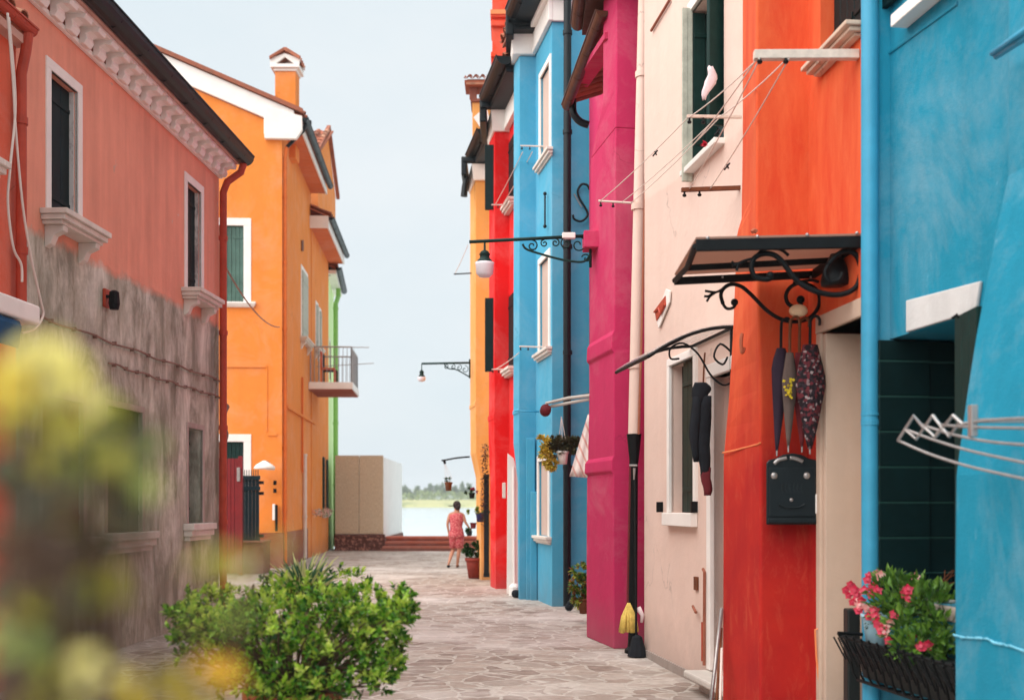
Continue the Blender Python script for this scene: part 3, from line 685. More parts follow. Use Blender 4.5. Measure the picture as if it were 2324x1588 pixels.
mb.prism(A_ + [v + Vector((0, 0, .12)) for v in A_[::-1]], [v + Vector((.12, 0, 0)) for v in A_] + [v + Vector((.12, 0, .12)) for v in A_[::-1]]); mb.build('verge', MAT['tile'], h4)
mb = MB(); mb.abox(P(692, 0, 32).x, P(706, 0, 32).x, 32, 32.1, P(0, 281, 32).z, P(0, 273, 32).z); mb.tube([P(699, 281, 32.05), P(699, 330, 32.05)], .02, 6); mb.build('aerial', MAT['black'], h4)

# green house at the end
MAT['lime'] = stucco('lime green plaster', C(214, 240, 176), .96, 1.06, .12)
MAT['limepipe'] = plain('green downpipe', C(140, 188, 100), .5, .1)
g0 = 38.35; X0 = P(741, 0, g0).x
WL = Wall((P(742.5, 0, g0).x, g0), (P(757.5, 0, 42.5).x, 42.5), 1)
h5 = thing('lime_green_house', 'lime green house sliver at the end of the left row', 'house', tuple(WL.p(2, 0)))
zg = P(0, 622, 38.4).z; mb = MB(); wall_mesh(mb, WL, 0, WL.L, -.1, zg, [(1.2, 1.7, 5.9, 7.2, .1)], body=7); mb.build('wall', MAT['lime'], h5)
window(h5, WL, 1.2, 1.7, 5.9, 7.2, rev=.09, fw=.08, leaf='green_d')
mb = MB(); mb.box(WL, -.05, WL.L + .1, zg, zg + .12, -.3, .3); mb.build('soffit', MAT['white'], h5)
gutter(h5, WL, -.1, WL.L + .1, zg + .2, .38, .1); tiles(h5, WL, 0, WL.L, zg + .25, .3, .4, 3, .24, .42)
q = P(762, 0, 40.5); pipe(h5, [P(768, 655, 41), P(768, 672, 41), P(762, 690, 40.5), P(762, 1143, 40.5) - Vector((0, 0, 1.5))], .085, MAT['limepipe'], [P(762, y, 40.5) for y in (700, 960, 1100)])
pipe(h5, [P(757, 585, 38.6), P(748, 596, 38.6), P(747, 625, 38.6)], .05, MAT['gutter'], name='gutter_elbow')

# gate, cabinet, lamp between the salmon and the orange house
MAT['darkred'] = plain('dark red boards', C(120, 26, 30), .6, .2, 6)
MAT['bluegreen'] = plain('dark blue green boards', C(12, 40, 48), .5, .2, 6)
d = 25.0; t = thing('garden_gate', 'dark red board gate beside the red downpipe', 'gate', tuple(P(525, 1143, d) - Vector((0, 0, H))))
x0, x1 = P(490, 0, d).x, P(541, 0, d).x; zt = P(0, 1040, d).z; mb = MB(); n = 6
for i in range(n): mb.abox(x0 + (x1 - x0) * i / n + .004, x0 + (x1 - x0) * (i + 1) / n - .004, d, d + .04, .05, zt)
mb.build('boards', MAT['darkred'], t, bev=.004)
mb = MB(); mb.abox(x1, x1 + .09, d - .02, d + .07, 0, zt + .05); mb.build('post', MAT['darkred'], t, bev=.006)
mb = MB(); mb.abox(x1 - .02, x1 + .05, d - .06, d - .021, zt - .5, zt - .2); mb.build('latch', MAT['steel'], t, bev=.005)
d = 25.6; t = thing('garden_door', 'dark blue green slatted garden door on a low brick base', 'door', tuple(P(566, 1143, d) - Vector((0, 0, H))))
x0, x1 = P(541, 0, d).x + .06, P(588, 0, d).x; zb, zt = .7, P(0, 1086, d).z; mb = MB(); n = 5
for i in range(n): mb.abox(x0 + (x1 - x0) * i / n + .004, x0 + (x1 - x0) * (i + 1) / n - .004, d, d + .04, zb, zt)
mb.build('boards', MAT['bluegreen'], t, bev=.004)
mb = MB()
for zz in (zt - .02, zt - .26, zb): mb.abox(x0 - .02, x1 + .03, d - .03, d - .001, zz, zz + .09)
for k in range(8): xx = x0 + (x1 - x0) * (k + .5) / 8; mb.abox(xx - .008, xx + .008, d, d + .02, zt + .07, zt + .2)
mb.build('rail', MAT['bluegreen'], t, bev=.004)
mb = MB()
for zz in (zt - .12, zt - .36, zb + .1): mb.abox(x1, x1 + .1, d - .02, d + .05, zz, zz + .07)
mb.build('hinge', MAT['black'], t)
MAT['brick'] = stucco('old red brick', C(140, 80, 62), .7, 1.2, .3)
mb = MB(); mb.abox(P(505, 0, 25.4).x, P(596, 0, 25.4).x, 25.45, 26.2, -.05, .68); mb.abox(P(503, 0, 25.4).x, P(598, 0, 25.4).x, 25.4, 26.25, .681, .73)
single(mb.build('brick_plinth', MAT['brick'], bev=.015), 'low red brick base under the blue green garden door', 'brick wall')
t = thing('wall_lamp', 'white dome wall lamp on the orange gable wall', 'wall lamp', tuple(P(600, 1055, 27.3)))
mb = MB(); mb.lathe(P(600, 1064, 27.2), [(.24, 0), (.25, .03), (.2, .1), (.08, .17), (.03, .2)], 16); mb.lathe(P(614, 1066, 27.35), [(.1, 0), (.11, .08), (.03, .12)], 12); mb.build('lamp_shade', MAT['white'], t, smooth=True)
mb = MB(); mb.tube([P(600, 1052, 27.2), P(606, 1046, 27.3), P(612, 1050, 27.6)], .015, 6); mb.build('bracket', MAT['steel'], t)
t = thing('intercom', 'pair of small dark intercom boxes with a white panel on the orange wall', 'intercom', tuple(P(625, 1110, 27.5)))
mb = MB(); mb.fbox(620, 1090, 627, 1100, 27.6, .05); mb.fbox(620, 1108, 627, 1118, 27.6, .05); mb.build('button_box', MAT['black'], t, bev=.006)
mb = MB(); mb.fbox(618, 1143, 624, 1180, 27.62, .05); mb.build('white_panel', MAT['white'], t, bev=.006)
mb = MB(); mb.fbox(624, 1145, 629, 1205, 27.6, .08); mb.build('meter_pipe', MAT['black'], t, bev=.006)

# the walled booth at the quay
MAT['reed'] = (lambda m: m.out(m.mix(m.ramp(m.noise(7, 7, .75, m.mapping((6, 6, 1.6))), [(.35, g(0)), (.65, g(1))]), C(222, 206, 180), C(184, 162, 132)), .9, m.bump(m.noise(9, 6, .8, m.mapping((5, 5, 1))), .6, .02)))(M_('woven reed panel'))
xa, xb = P(760, 0, 38.2).x, P(870, 0, 38.2).x; zt = P(0, 1033, 38.2).z; xc = xb
t = thing('quay_wall_booth', 'square walled enclosure clad in tan reed panels on the quay', 'enclosure', ((xa + xb) / 2, 38.2, 0))
mb = MB(); mb.abox(xa, xb, 38.25, 44.7, .3, zt - .06); mb.build('side_wall', MAT['white'], t)
mb = MB()
for i in range(2): mb.abox(xa + (xb - xa) * (i / 2) + .01, xa + (xb - xa) * (i + 1) / 2 - .006, 38.2, 38.249, .56, zt)
mb.build('reed_panel', MAT['reed'], t)
MAT['brickdark'] = (lambda m: m.out(m.mix(m.ramp(m.noise(9, 5, .7), [(.5, g(0)), (.6, g(1))]), C(92, 58, 52), C(170, 120, 104)), .9))(M_('dark patchy brick'))
mb = MB(); mb.abox(xa, xb + .06, 38.1, 44.6, -.05, .44); mb.abox(xa, xb + .06, 38.08, 38.2, .441, .54); mb.build('brick_base', MAT['brickdark'], t, bev=.01)
# ================================================================ RIGHT ROW (near to far)
def dx(xf, y): return (xf, y)
def plane_r(c, s, d0, d1): return Wall((c - s * d0, d0), (c - s * d1, d1), -1)
def flat(x0, x1, y0, d): pass
def body_box(mb, W, u0, u1, z1, depth, z0=-.1):
    return mb
# ---------------------------------------------------------------- near blue house
MAT['blue'] = stucco('blue plaster', C(30, 134, 162), .86, 1.12, .22, .8, C(120, 175, 200))
MAT['bluepipe'] = plain('blue painted downpipe', C(60, 150, 184), .4, .08, 6)
WB = plane_r(3.17, .15, 2.6, 6.78)
hb = thing('blue_house', 'nearest blue house on the right with open dark shutters and flaring chimney breast', 'house', tuple(WB.p(2, 0)))
dd = WB.ud
bz0, bz1 = 1.02, 2.5; ba, bb = dd(5.35), dd(6.725)
bua, bub = dd(4.2), WB.uf(2059); buz = WB.zf(2063, 42)
mb = MB(); wall_mesh(mb, WB, 0, WB.L, -.1, 7.5, [(ba, bb, bz0, bz1, .46), (bua, bub, buz + .02, 4.9, .2)], body=4)
mb.build('wall', MAT['blue'], hb)
mb = MB(); mb.box(WB, ba + .01, bb - .01, bz0 + .01, bz1 - .01, -.455, -.445); wn = mb.build('window', MAT['void'], hb)
WR = Wall(tuple(WB.p(bb - .13, 0, -.005))[:2], tuple(WB.p(bb - .13, 0, -.45))[:2], 1)     # far reveal, facing the street's near end
xs = [(WR.uf(1990), WR.uf(2105)), (WR.uf(2107), WR.uf(2166))]
for k, (p_, q_) in enumerate(xs):
    p_, q_ = max(p_, -.09), min(q_, .44); o = .0 if k == 0 else -.02; mb = MB(); ed_ = MB(); nz = 6; hh = (bz1 - bz0 - .02) / 7.2
    for i in range(8):
        za = bz1 - .01 - .9 * hh * (i == 0) - (i > 0) * (.9 * hh + (i) * hh - hh + hh * .0) ; 
        zt_ = bz1 - .012 if i == 0 else bz1 - .012 - .62 * hh - (i - 1) * hh; zb_ = bz1 - .012 - .62 * hh - i * hh + .012
        if zb_ < bz0: break
        mb.box(WR, p_, q_, zb_, zt_, o, o + .03); ed_.box(WR, p_ + .004, q_ - .004, zb_ - .009, zb_ - .001, o + .013, o + .026)
    mb.box(WR, p_ + .001, q_ - .001, bz0 + .01, bz1 - .02, o - .012, o + .012)
    sh_ = mb.build('shutter', MAT['green_near'], wn, bev=.006); ed_.box(WR, p_ + .001, p_ + .0045, bz0 + .02, bz1 - .1, o + .0125, o + .027); MAT['groove'] = MAT.get('groove') or plain('worn green edge', C(36, 74, 68)); ed_.build('groove', MAT['groove'], sh_)
mb = MB(); mb.abox(2.085, 2.2, 6.605, 6.625, -.05, 7.5); mb.build('wall_edge', MAT['blue'], hb)
# near shutter leaf, folded back against the breast
A_, B_ = P(2166, 720, 5.75), P(2216, 716, 5.42); WN = Wall((A_.x, A_.y), (B_.x, B_.y), 1)
mb = MB(); nn = 3
for i in range(nn): mb.box(WN, WN.L * i / nn + .002, WN.L * (i + 1) / nn - .002, bz0 + .1, A_.z, -.03, 0)
mb.build('shutter', MAT['green_mid'] if 0 else MAT['green_d'], wn, bev=.003)
mb = MB(); mb.tube([P(2161, 722, 5.6), P(2172, 714, 5.6), P(2176, 722, 5.6)], .008, 6); mb.build('latch', MAT['black'], wn)
mb = MB(); mb.poly(WB, [WB.uz(2063, 754), WB.uz(2063, 682), WB.uz(2232, 638), WB.uz(2222, 706)], .001, .02); MAT['lintel'] = stucco('dirty white lintel stone', C(204, 203, 201), .85, 1.08, .3, .4); mb.build('lintel', MAT['lintel'], hb, bev=.006)
mb = MB(); mb.box(WB, ba, bb, bz0 - .08, bz0 - .001, -.3, .015); mb.build('sill', MAT['stone_dirty'], wn, bev=.01)
# upper window: frame corner, sill, dark shutter
w = window(hb, WB, bua, bub, buz + .02, 4.9, rev=.18, leaf='green_near', leaves=2, fw=0)
mb = MB(); mb.box(WB, bua - .2, bub, buz - .05, buz + .02, .001, .1); mb.build('sill', MAT['white'], w, bev=.006)
mb = MB(); a_ = WB.uf(2052); b_ = WB.uf(2018); z_ = WB.zf(2030, 12); mb.box(WB, a_, b_, z_, z_ + 1.1, .012, .045); mb.build('shutter', MAT['green_near'], w, bev=.004)
# chimney breast that flares towards the ground
mb = MB(); secs = []; yn = 2.7
for z in (-.1, .6, 1.2, 1.68, 1.85, 2.05, 2.3, 2.58, 2.85, 3.06, 4, 5.5, 7.4):
    t = max(0, min(1, (3.06 - z) / (3.06 - 1.68))); px = 2280 - 118 * (t ** .85) + (2 * math.sin(z * 5))
    X = kx(px) * 5.3; secs.append([(X, 5.3, z), (X + .15 * 2.6, yn, z), (3.3, yn, z), (3.3, 5.3, z)])
mb.loft(secs); br = mb.build('chimney_breast', MAT['blue'], hb, bev=.035, seg=3)
def breast(x, y, off=0.0):
    """point on the breast's street face seen at that pixel"""
    k = kx(x); t = (kx(2162) * 5.3 - off + .15 * 5.3) / (k + .15); return P(x, y, t)
MAT['crackline'] = plain('pale scraped plaster', C(120, 196, 220), .8, .1, 6)
pts = [breast(x, y, .006) for x, y in ((2164, 1439), (2180, 1444), (2200, 1447), (2222, 1447), (2243, 1449), (2256, 1458), (2275, 1461), (2296, 1466), (2324, 1476), (2360, 1486))]
mb = MB(); rr = random.Random(3)
for a_, b_ in zip(pts, pts[1:]):
    for k in range(3): q0, q1 = a_.lerp(b_, k / 3), a_.lerp(b_, (k + 1) / 3); mb.tube([q0, q0.lerp(q1, .5) + Vector((0, 0, rr.uniform(-.003, .003))), q1], rr.uniform(.003, .0065), 5)
mb.build('plaster_crack', MAT['crackline'], hb)
mb = MB(); a_ = P(2251, 122, 5.2); b_ = P(2335, 62, 4.75); mb.tube([a_, b_], .012, 10); mb.tube([a_ + Vector((.02, 0, -.01)), b_ + Vector((.03, 0, -.014))], .017, 8); mb.build('rain_ledge', MAT['bluepipe'], hb, smooth=True)
mb = MB(); a_, b_ = WB.uz(2005, 128, .01), WB.uz(2170, 8, .01); mb.tube([WB.p(a_[0], a_[1], .0), WB.p(b_[0], b_[1], .0)], .012, 6); mb.build('buried_cable', MAT['blue'], hb)
bp = P(1974, 0, 6.6).x
zz = [3.9, 2.05, 2.0]
o = pipe(hb, [(bp, 6.6, 7.4), (bp, 6.6, 4), (bp, 6.6, 2), (bp + .008, 6.6, .02)], .0495, MAT['bluepipe'], [], n=20); smooth_(o)
mb = MB()
for y_ in (940, 956, 962): q = P(1975, y_, 6.6); mb.tube([q - Vector((0, 0, .008)), q + Vector((0, 0, .008))], .0535, 20)
for z_ in (4.6,): q = Vector((bp, 6.6, z_)); mb.tube([q - Vector((0, 0, .012)), q + Vector((0, 0, .012))], .0535, 20); mb.tube([q, q + Vector((.12, 0, 0))], .01, 6)
mb.build('pipe_clamp', MAT['bluepipe'], hb)

# folding drying rack on the blue breast
t = thing('drying_rack', 'grey metal folding drying rack fixed to the near blue wall', 'drying rack', tuple(P(2210, 955, 4.95)))
def rkp(x, y):   # rods run parallel to the wall, farther end left
    f = (x - 2040) / 284; return P(x, y, 5.12 - .75 * f)
for pts in (((2038, 999), (2110, 1030), (2200, 1058), (2324, 1086), (2420, 1106)), ((2055, 974), (2120, 998), (2200, 1022), (2324, 1049), (2420, 1066)), ((2093, 964), (2160, 985), (2240, 1001), (2324, 1009), (2420, 1016)), ((2135, 964), (2210, 969), (2324, 971), (2420, 973)), ((2205, 958), (2260, 952), (2324, 949), (2420, 946))):
    mb = MB(); mb.tube(curve([rkp(*q) for q in pts], 5), .0065, 6); mb.build('rod', MAT['steel'], t, smooth=True)
for (a_, m_, b_) in (((2038, 999), (2074, 943), (2096, 970)), ((2055, 974), (2080, 996), (2117, 942)), ((2117, 942), (2137, 968), (2122, 992)), ((2096, 966), (2123, 992), (2163, 942)), ((2135, 966), (2155, 990), (2178, 958)), ((2163, 942), (2185, 962), (2205, 958))):
    mb = MB(); mb.tube([rkp(*a_), rkp(*m_), rkp(*b_)], .0075, 6); mb.build('scissor_arm', MAT['steel'], t)
mb = MB(); q0, q1 = rkp(2209, 918), rkp(2209, 990); mb.abox(q0.x - .012, q0.x + .016, q0.y - .01, q0.y + .03, q1.z, q0.z); mb.abox(q0.x + .017, q0.x + .4, q0.y + .0, q0.y + .02, (q0.z + q1.z) / 2 - .01, (q0.z + q1.z) / 2 + .01); mb.build('wall_bracket', MAT['steel'], t, bev=.003)

# flower trough under the blue window, with flowers
t = thing('window_trough', 'black iron basket trough hung below the dark green shutters', 'planter', tuple(WB.p(dd(6.2), .7, .15)))
t0, t1 = dd(5.3), dd(6.62); zt = .79; zb = .54
mb = MB()
def tr(u, f, z): return WB.p(u, z, f)
for (f, z) in ((.02, zt), (.29, zt), (.24, (zt + zb) / 2 + .03), (.19, zb), (.02, zb)): mb.tube([tr(t0, f, z), tr(t1, f, z)], .011, 6)
n = 14
for i in range(n + 1):
    u = t0 + (t1 - t0) * i / n; mb.tube(curve([tr(u, .02, zt), tr(u, .02, zb), tr(u, .19, zb), tr(u, .24, (zt + zb) / 2 + .03), tr(u, .31, zt + .02)], 3), .0075, 5)
for i in range(n): u = t0 + (t1 - t0) * (i + .5) / n; mb.tube([tr(u, .285, (zt + zb) / 2), tr(u + .04, .34, zt)], .006, 4); mb.tube([tr(u + .04, .24, zb + .09), tr(u, .33, zt)], .006, 4)
for u in (t0, t1): mb.tube([tr(u, .02, zt), tr(u, .31, zt + .02)], .011, 6)
mb.build('iron_basket', MAT['black'], t)
MAT['soil'] = plain('dark soil', C(40, 30, 26), 1, .3, 20)
MAT['darkplastic'] = plain('dark plastic liner', C(30, 36, 36), .5, .2, 6)
mb = MB(); mb.prism([tr(t0 + .03, f, z) for f, z in ((.03, zb + .02), (.17, zb + .02), (.22, zt - .03), (.03, zt - .03))], [tr(t1 - .03, f, z) for f, z in ((.03, zb + .02), (.17, zb + .02), (.22, zt - .03), (.03, zt - .03))]); mb.build('liner', MAT['darkplastic'], t)
MAT['leaf_mid'] = leafmat('broad green leaf', [C(52, 92, 34), C(84, 128, 44), C(118, 158, 62), C(36, 70, 32), C(98, 140, 58)], .3)
MAT['leaf_dark'] = leafmat('deep green leaf', [C(22, 52, 28), C(38, 74, 36), C(60, 98, 46), C(18, 40, 26)], .2)
MAT['fl_pink'] = leafmat('pink trumpet flower', [C(200, 20, 66), C(220, 40, 84), C(232, 90, 116), C(160, 12, 50)], .3)
MAT['fl_pale'] = leafmat('pale pink flower', [C(246, 200, 196), C(240, 160, 160), C(252, 226, 220)], .3)
t2 = thing('flower_plant', 'trailing plant with pink trumpet flowers in the black iron basket', 'flowers', tuple(WB.p(dd(6.2), .9, .15)))
rr = random.Random(11); mb = MB()
def bpt(x, y, d): return P(x, y, d)
cl = [(2035, 1335, 6.25, .07), (2075, 1350, 6.2, .1), (2110, 1362, 6.1, .1), (2130, 1380, 6.0, .12), (2050, 1370, 6.15, .12), (2090, 1400, 6.0, .13), (2140, 1430, 5.9, .12), (2055, 1430, 6.0, .1), (2010, 1340, 6.3, .09), (2110, 1460, 5.85, .1), (2150, 1385, 6.2, .08), (2010, 1390, 6.2, .08), (2080, 1360, 6.3, .13), (2150, 1480, 5.85, .09), (2060, 1470, 5.9, .07)]
for (x, y, d, r) in cl:
    c = P(x, y, d)
    for k in range(64):
        v = rvec(rr); p_ = c + v * r * (.4 + .6 * rr.random()); leafq(mb, p_, (v + Vector((0, -.2, .5)) + rvec(rr) * .5), rvec(rr) + Vector((0, -.6, .8)), rr.uniform(.045, .085), rr.uniform(.022, .036))
mb.build('foliage', MAT['leaf_mid'], t2)
mb = MB()
for k in range(26):
    x, y, d, r = rr.choice(cl); a_ = P(rr.uniform(2010, 2150), 1500, 6.0); a_.z = zt - .03; mb.tube(curve([a_, P(x, y, d).lerp(a_, .4) + rvec(rr) * .03, P(x, y, d)], 4), .004, 4)
mb.build('stem', MAT['leaf_dark'], t2)
def trumpet(mb, c, d, r, rr):
    d = d.normalized(); s = d.orthogonal().normalized(); w = d.cross(s)
    for k in range(5):
        a = 2 * math.pi * k / 5 + rr.random() * .2; v = s * math.cos(a) + w * math.sin(a); leafq(mb, c, v + d * .35, d, r, r * .85, .12, -.3)
    mb.tube([c - d * r * 1.2, c - d * .3 * r, c + d * .02], r * .1, 6, r * .3)
for nm, mt, lst in (('flower', 'fl_pink', ((1930, 1325, 6.5), (1945, 1350, 6.4), (1918, 1338, 6.5), (1968, 1316, 6.35), (1980, 1332, 6.3), (1978, 1348, 6.25), (1955, 1362, 6.35), (2052, 1345, 6.1), (2062, 1358, 6.05), (1988, 1400, 6.15), (1992, 1412, 6.1), (2016, 1452, 5.95), (2068, 1442, 5.95), (1934, 1365, 6.4), (1948, 1385, 6.35), (1926, 1350, 6.45), (1972, 1306, 6.4), (1985, 1385, 6.2), (2104, 1462, 5.8), (2090, 1468, 5.82), (2030, 1392, 6.0), (1940, 1338, 6.4), (1962, 1340, 6.3), (1990, 1340, 6.2), (2060, 1338, 6.05), (1970, 1400, 6.2), (2000, 1428, 6.0))),
                   ('pale_flower', 'fl_pale', ((1988, 1300, 6.35), (1998, 1306, 6.3), (1952, 1372, 6.35), (1968, 1380, 6.3), (2050, 1330, 6.2), (1985, 1392, 6.2), (2010, 1420, 6.05), (2020, 1412, 6.05), (2006, 1432, 6.0), (1945, 1362, 6.4), (2078, 1310, 6.3)))):
    for (x, y, d) in lst:
        mb = MB(); trumpet(mb, P(x, y, d), Vector((rr.uniform(-.7, .1), -1, rr.uniform(-.3, .6))), rr.uniform(.026, .038), rr); mb.build(nm, MAT[mt], t2)
MAT['bluepot'] = plain('pale blue glazed pot', C(150, 190, 206), .35, .1, 5)
t3 = thing('plant_pot', 'pale blue pot standing in the iron basket under the pink flowers', 'plant pot', tuple(P(1992, 1450, 6.3)))
pot_mesh(P(1990, 1462, 6.3), .085, .17).build('pot', MAT['bluepot'], t3, smooth=True)
mb = foliage(P(1995, 1408, 6.3), (.07, .07, .05), 50, .05, rr); mb.build('foliage', MAT['leaf_dark'], t3)
t3 = thing('plant_pot', 'cream pot behind the leaves at the right end of the iron basket', 'plant pot', tuple(P(2140, 1400, 6.2)))
pot_mesh(P(2140, 1412, 6.2), .09, .13).build('pot', MAT['stone'], t3, smooth=True)
mb = MB()
for k in range(5): a_ = P(2136 + k * 3, 1370, 6.2); mb.tube([a_, a_ + Vector((rr.uniform(-.06, .06), 0, .1)), a_ + Vector((rr.uniform(-.1, .1), 0, rr.uniform(.12, .2)))], .003, 4)
mb.build('dry_stem', MAT['brownwood'], t3)

# ---------------------------------------------------------------- red orange house with canopy
def redm():
    m = M_('lime washed red plaster'); sep = m.n('ShaderNodeSeparateXYZ'); m.l(m.tc.outputs['Object'], sep.inputs[0])
    o1, o2, r1, r2 = C(224, 106, 62), C(210, 72, 40), C(194, 46, 34), C(168, 30, 30)
    hi = m.mix(m.ramp(m.noise(1.3, 7, .7, m.mapping((2.6, 2.6, .6)), .4), [(.35, g(0)), (.65, g(1))]), o2, o1)
    lo = m.mix(m.ramp(m.noise(1.1, 6, .65), [(.35, g(0)), (.65, g(1))]), r2, r1)
    zz = m.math('ADD', sep.outputs[2], m.math('MULTIPLY', m.math('SUBTRACT', m.noise(1.1, 5, .6), .5), 1.2))
    ed = m.n('ShaderNodeMapRange'); m.l(zz, ed.inputs[0]); ed.inputs[1].default_value = 1.75; ed.inputs[2].default_value = 2.7
    col = m.mix(ed.outputs[0], lo, hi)
    col = m.mix(m.math('MULTIPLY', m.ramp(m.noise(6, 8, .8, m.mapping((1.6, 1.6, .5)), .5), [(.52, g(0)), (.7, g(1))]), .16), col, C(238, 150, 104))
    return m.out(col, .85, m.bump(m.noise(110, 3), .35, .004, None), spec=.2)
MAT['redwash'] = redm()
WD = plane_r(2.725, .1014, 6.63, 8.6)
hr = thing('red_house', 'red orange house with black iron canopy, mailbox and hanging umbrellas by its door', 'house', tuple(WD.p(.8, 0)))
dd = WD.ud
da, db = dd(6.64), dd(7.31); wz = 4.36
mb = MB(); wall_mesh(mb, WD, 0, WD.L, -.1, 7.5, [(da, db, .12, 2.64, .3), (dd(6.68), WD.uf(1862), wz, 5.6, .2)], ends=False); mb.add([WD.p(WD.L, -.1), WD.p(WD.L, 7.5), WD.p(WD.L, 7.5, -4), WD.p(WD.L, -.1, -4)], [(0, 1, 2, 3)])
mb.build('wall', MAT['redwash'], hr)
mb = MB(); fw = .07; mb.box(WD, da, db + fw, 2.64, 2.75, -.28, .025); mb.box(WD, db, db + fw, .1, 2.639, -.28, .02); dr = mb.build('door', MAT['beige'], hr, bev=.006)
mb = MB(); mb.box(WD, da, db, .12, 2.63, -.29, -.25); mb.build('door_leaf', MAT['beige'], dr)
mb = MB(); mb.box(WD, db - .05, db - .001, .12, 2.63, -.24, .0); mb.build('jamb', MAT['beige'], dr, bev=.004)
mb = MB(); mb.box(WD, da, db + .1, -.05, .12, -.2, .3); mb.build('doorstep', MAT['stone'], hr, bev=.015)
w = window(hr, WD, dd(6.68), WD.uf(1862), wz, 5.6, rev=.18, leaf='green_near', leaves=2, fw=0)
sill_mesh(WD, dd(6.68), WD.uf(1862), wz - .005, .12, .055, False, .035).build('sill', MAT['beige'], w, bev=.006)
# chimney breast: upper shaft, flared foot
mb = MB(); secs = []
near_px = lambda z: 1716 + (9 if z < 2.4 else max(0, 9 - (z - 2.4) * 12))
def far_px(z):
    y = HY - (z - H) * F / 8.2
    pts = [(1600, 1639), (1026, 1641), (900, 1652), (760, 1661), (640, 1666), (520, 1671), (478, 1684), (-900, 1684)]
    for (y0, x0), (y1, x1) in zip(pts, pts[1:]):
        if y <= y0 and y >= y1: return x0 + (x1 - x0) * (y0 - y) / (y0 - y1)
    return 1639
for z in (-.1, .8, 1.6, 1.9, 1.93, 2.1, 2.3, 2.5, 2.75, 3.0, 3.3, 3.5, 3.55, 3.62, 4.2, 5, 6, 7.4):
    fx, nx_ = far_px(z), near_px(z)
    if z > 1.92: fx += 1
    dn_, df_ = 7.53, 8.35; secs.append([(kx(nx_) * dn_, dn_, z), (2.35 if z < 3.4 else 2.3, dn_ + .08, z), (2.3, df_, z), (kx(fx) * df_, df_, z)])
mb.loft(secs); mb.build('chimney_breast', MAT['redwash'], hr, bev=.02, seg=3)
MAT['scratch'] = plain('pale orange scrape', C(236, 140, 90), .8, .1, 6)
mb = MB(); q = [P(1641, 1027, 8.3), P(1670, 1021, 8.03), P(1700, 1013, 7.78), P(1720, 1008, 7.58), P(1727, 1004, 7.52)]; mb.tube([v + Vector((-.004, 0, 0)) for v in q], .006, 5); mb.build('plaster_seam', MAT['scratch'], hr)
mb = MB(); mb.tube([P(1862, 1424, 7.36), P(1850, 1428, 7.34), P(1853, 1490, 7.34), P(1866, 1620, 7.34)], .006, 5); mb.build('loose_wire', MAT['scratch'], hr)
mb = MB(); mb.tube(curve([P(1684, 758, 7.75), P(1682, 775, 7.72), P(1684, 800, 7.7), P(1689, 790, 7.72)]), .012, 6); mb.build('wall_hook', MAT['terracotta'], hr)
mb = MB(); mb.fbox(1852, 1120, 1861, 1166, 7.36, .06); mb.build('bell_box', MAT['white'], hr, bev=.008)
mb = MB(); mb.fbox(1924, 1382, 1953, 1640, 7.0, .1); mb.build('meter_door', MAT['darkplastic'], hr, bev=.01)

# canopy over the red door
cz = lambda d: 3.095 - (d - 6.7) * .15
can = MB()
dN, dM, dFa = 6.7, 7.08, 7.45; outX = lambda d: 1.725 - .1014 * d + .02
def bar(mb, d, x0, z, x1, z1, hh=.028, th=.03):
    mb.hexa([(x0, d, z - hh), (x1, d, z1 - hh), (x1, d + th, z1 - hh), (x0, d + th, z - hh), (x0, d, z + hh), (x1, d, z1 + hh), (x1, d + th, z1 + hh), (x0, d + th, z + hh)])
NL, NR = P(1580, 556, dN), P(1957, 548, dN); FL, FR = P(1531, 637, dFa), P(1850, 622, dFa); ML, MR = P(1560, 607, dM), P(1893, 590, dM)
bar(can, dN, NL.x, NL.z, NR.x, NR.z, .034); bar(can, dM, ML.x, ML.z, MR.x, MR.z, .018); bar(can, dFa, FL.x, FL.z, FR.x, FR.z, .024)
can.tube([NL + Vector((0, .03, 0)), ML, FL], .02, 6); can.hexa([NR + Vector((-.02, .03, -.03)), NR + Vector((.02, .03, -.03)), FR + Vector((.02, 0, -.03)), FR + Vector((-.02, 0, -.03)), NR + Vector((-.02, .03, .03)), NR + Vector((.02, .03, .03)), FR + Vector((.02, 0, .03)), FR + Vector((-.02, 0, .03))])
cf = can.build('canopy', MAT['black'], hr, bev=.004)
def translucent(name, c, t=.6):
    m = M_(name); m.out(c, .5); tr = m.n('ShaderNodeBsdfTranslucent'); tr.inputs[0].default_value = c
    mx = m.n('ShaderNodeMixShader'); mx.inputs[0].default_value = t; m.l(m.b.outputs[0], mx.inputs[1]); m.l(tr.outputs[0], mx.inputs[2]); m.l(mx.outputs[0], m.t.nodes['Material Output'].inputs[0]); return m.m
MAT['polycarb'] = translucent('smoky roof sheet', C(190, 160, 145), .6)
mb = MB(); up_ = Vector((0, 0, .036)); e = Vector((0, .03, 0)); mb.hexa([NL + up_, NR + up_, FR + up_, FL + up_, NL + up_ * 1.3, NR + up_ * 1.3, FR + up_ * 1.3, FL + up_ * 1.3]); mb.build('roof_sheet', MAT['polycarb'], cf)
mb = MB()
for x_, y_ in ((1606, 540), (1719, 537), (1832, 533), (1945, 529)): mb.ball(P(x_, y_, dN - .005), .011, 6)
for x_ in (1640, 1840): mb.ball(P(x_, 629, dFa), .008, 5)
mb.build('rivet', MAT['steel'], cf)
mb = MB(); mb.tube(PX([(1706, 527), (1712, 523), (1718, 527)], 7.2), .014, 6); mb.build('vent_knob', MAT['terracotta'], hr)
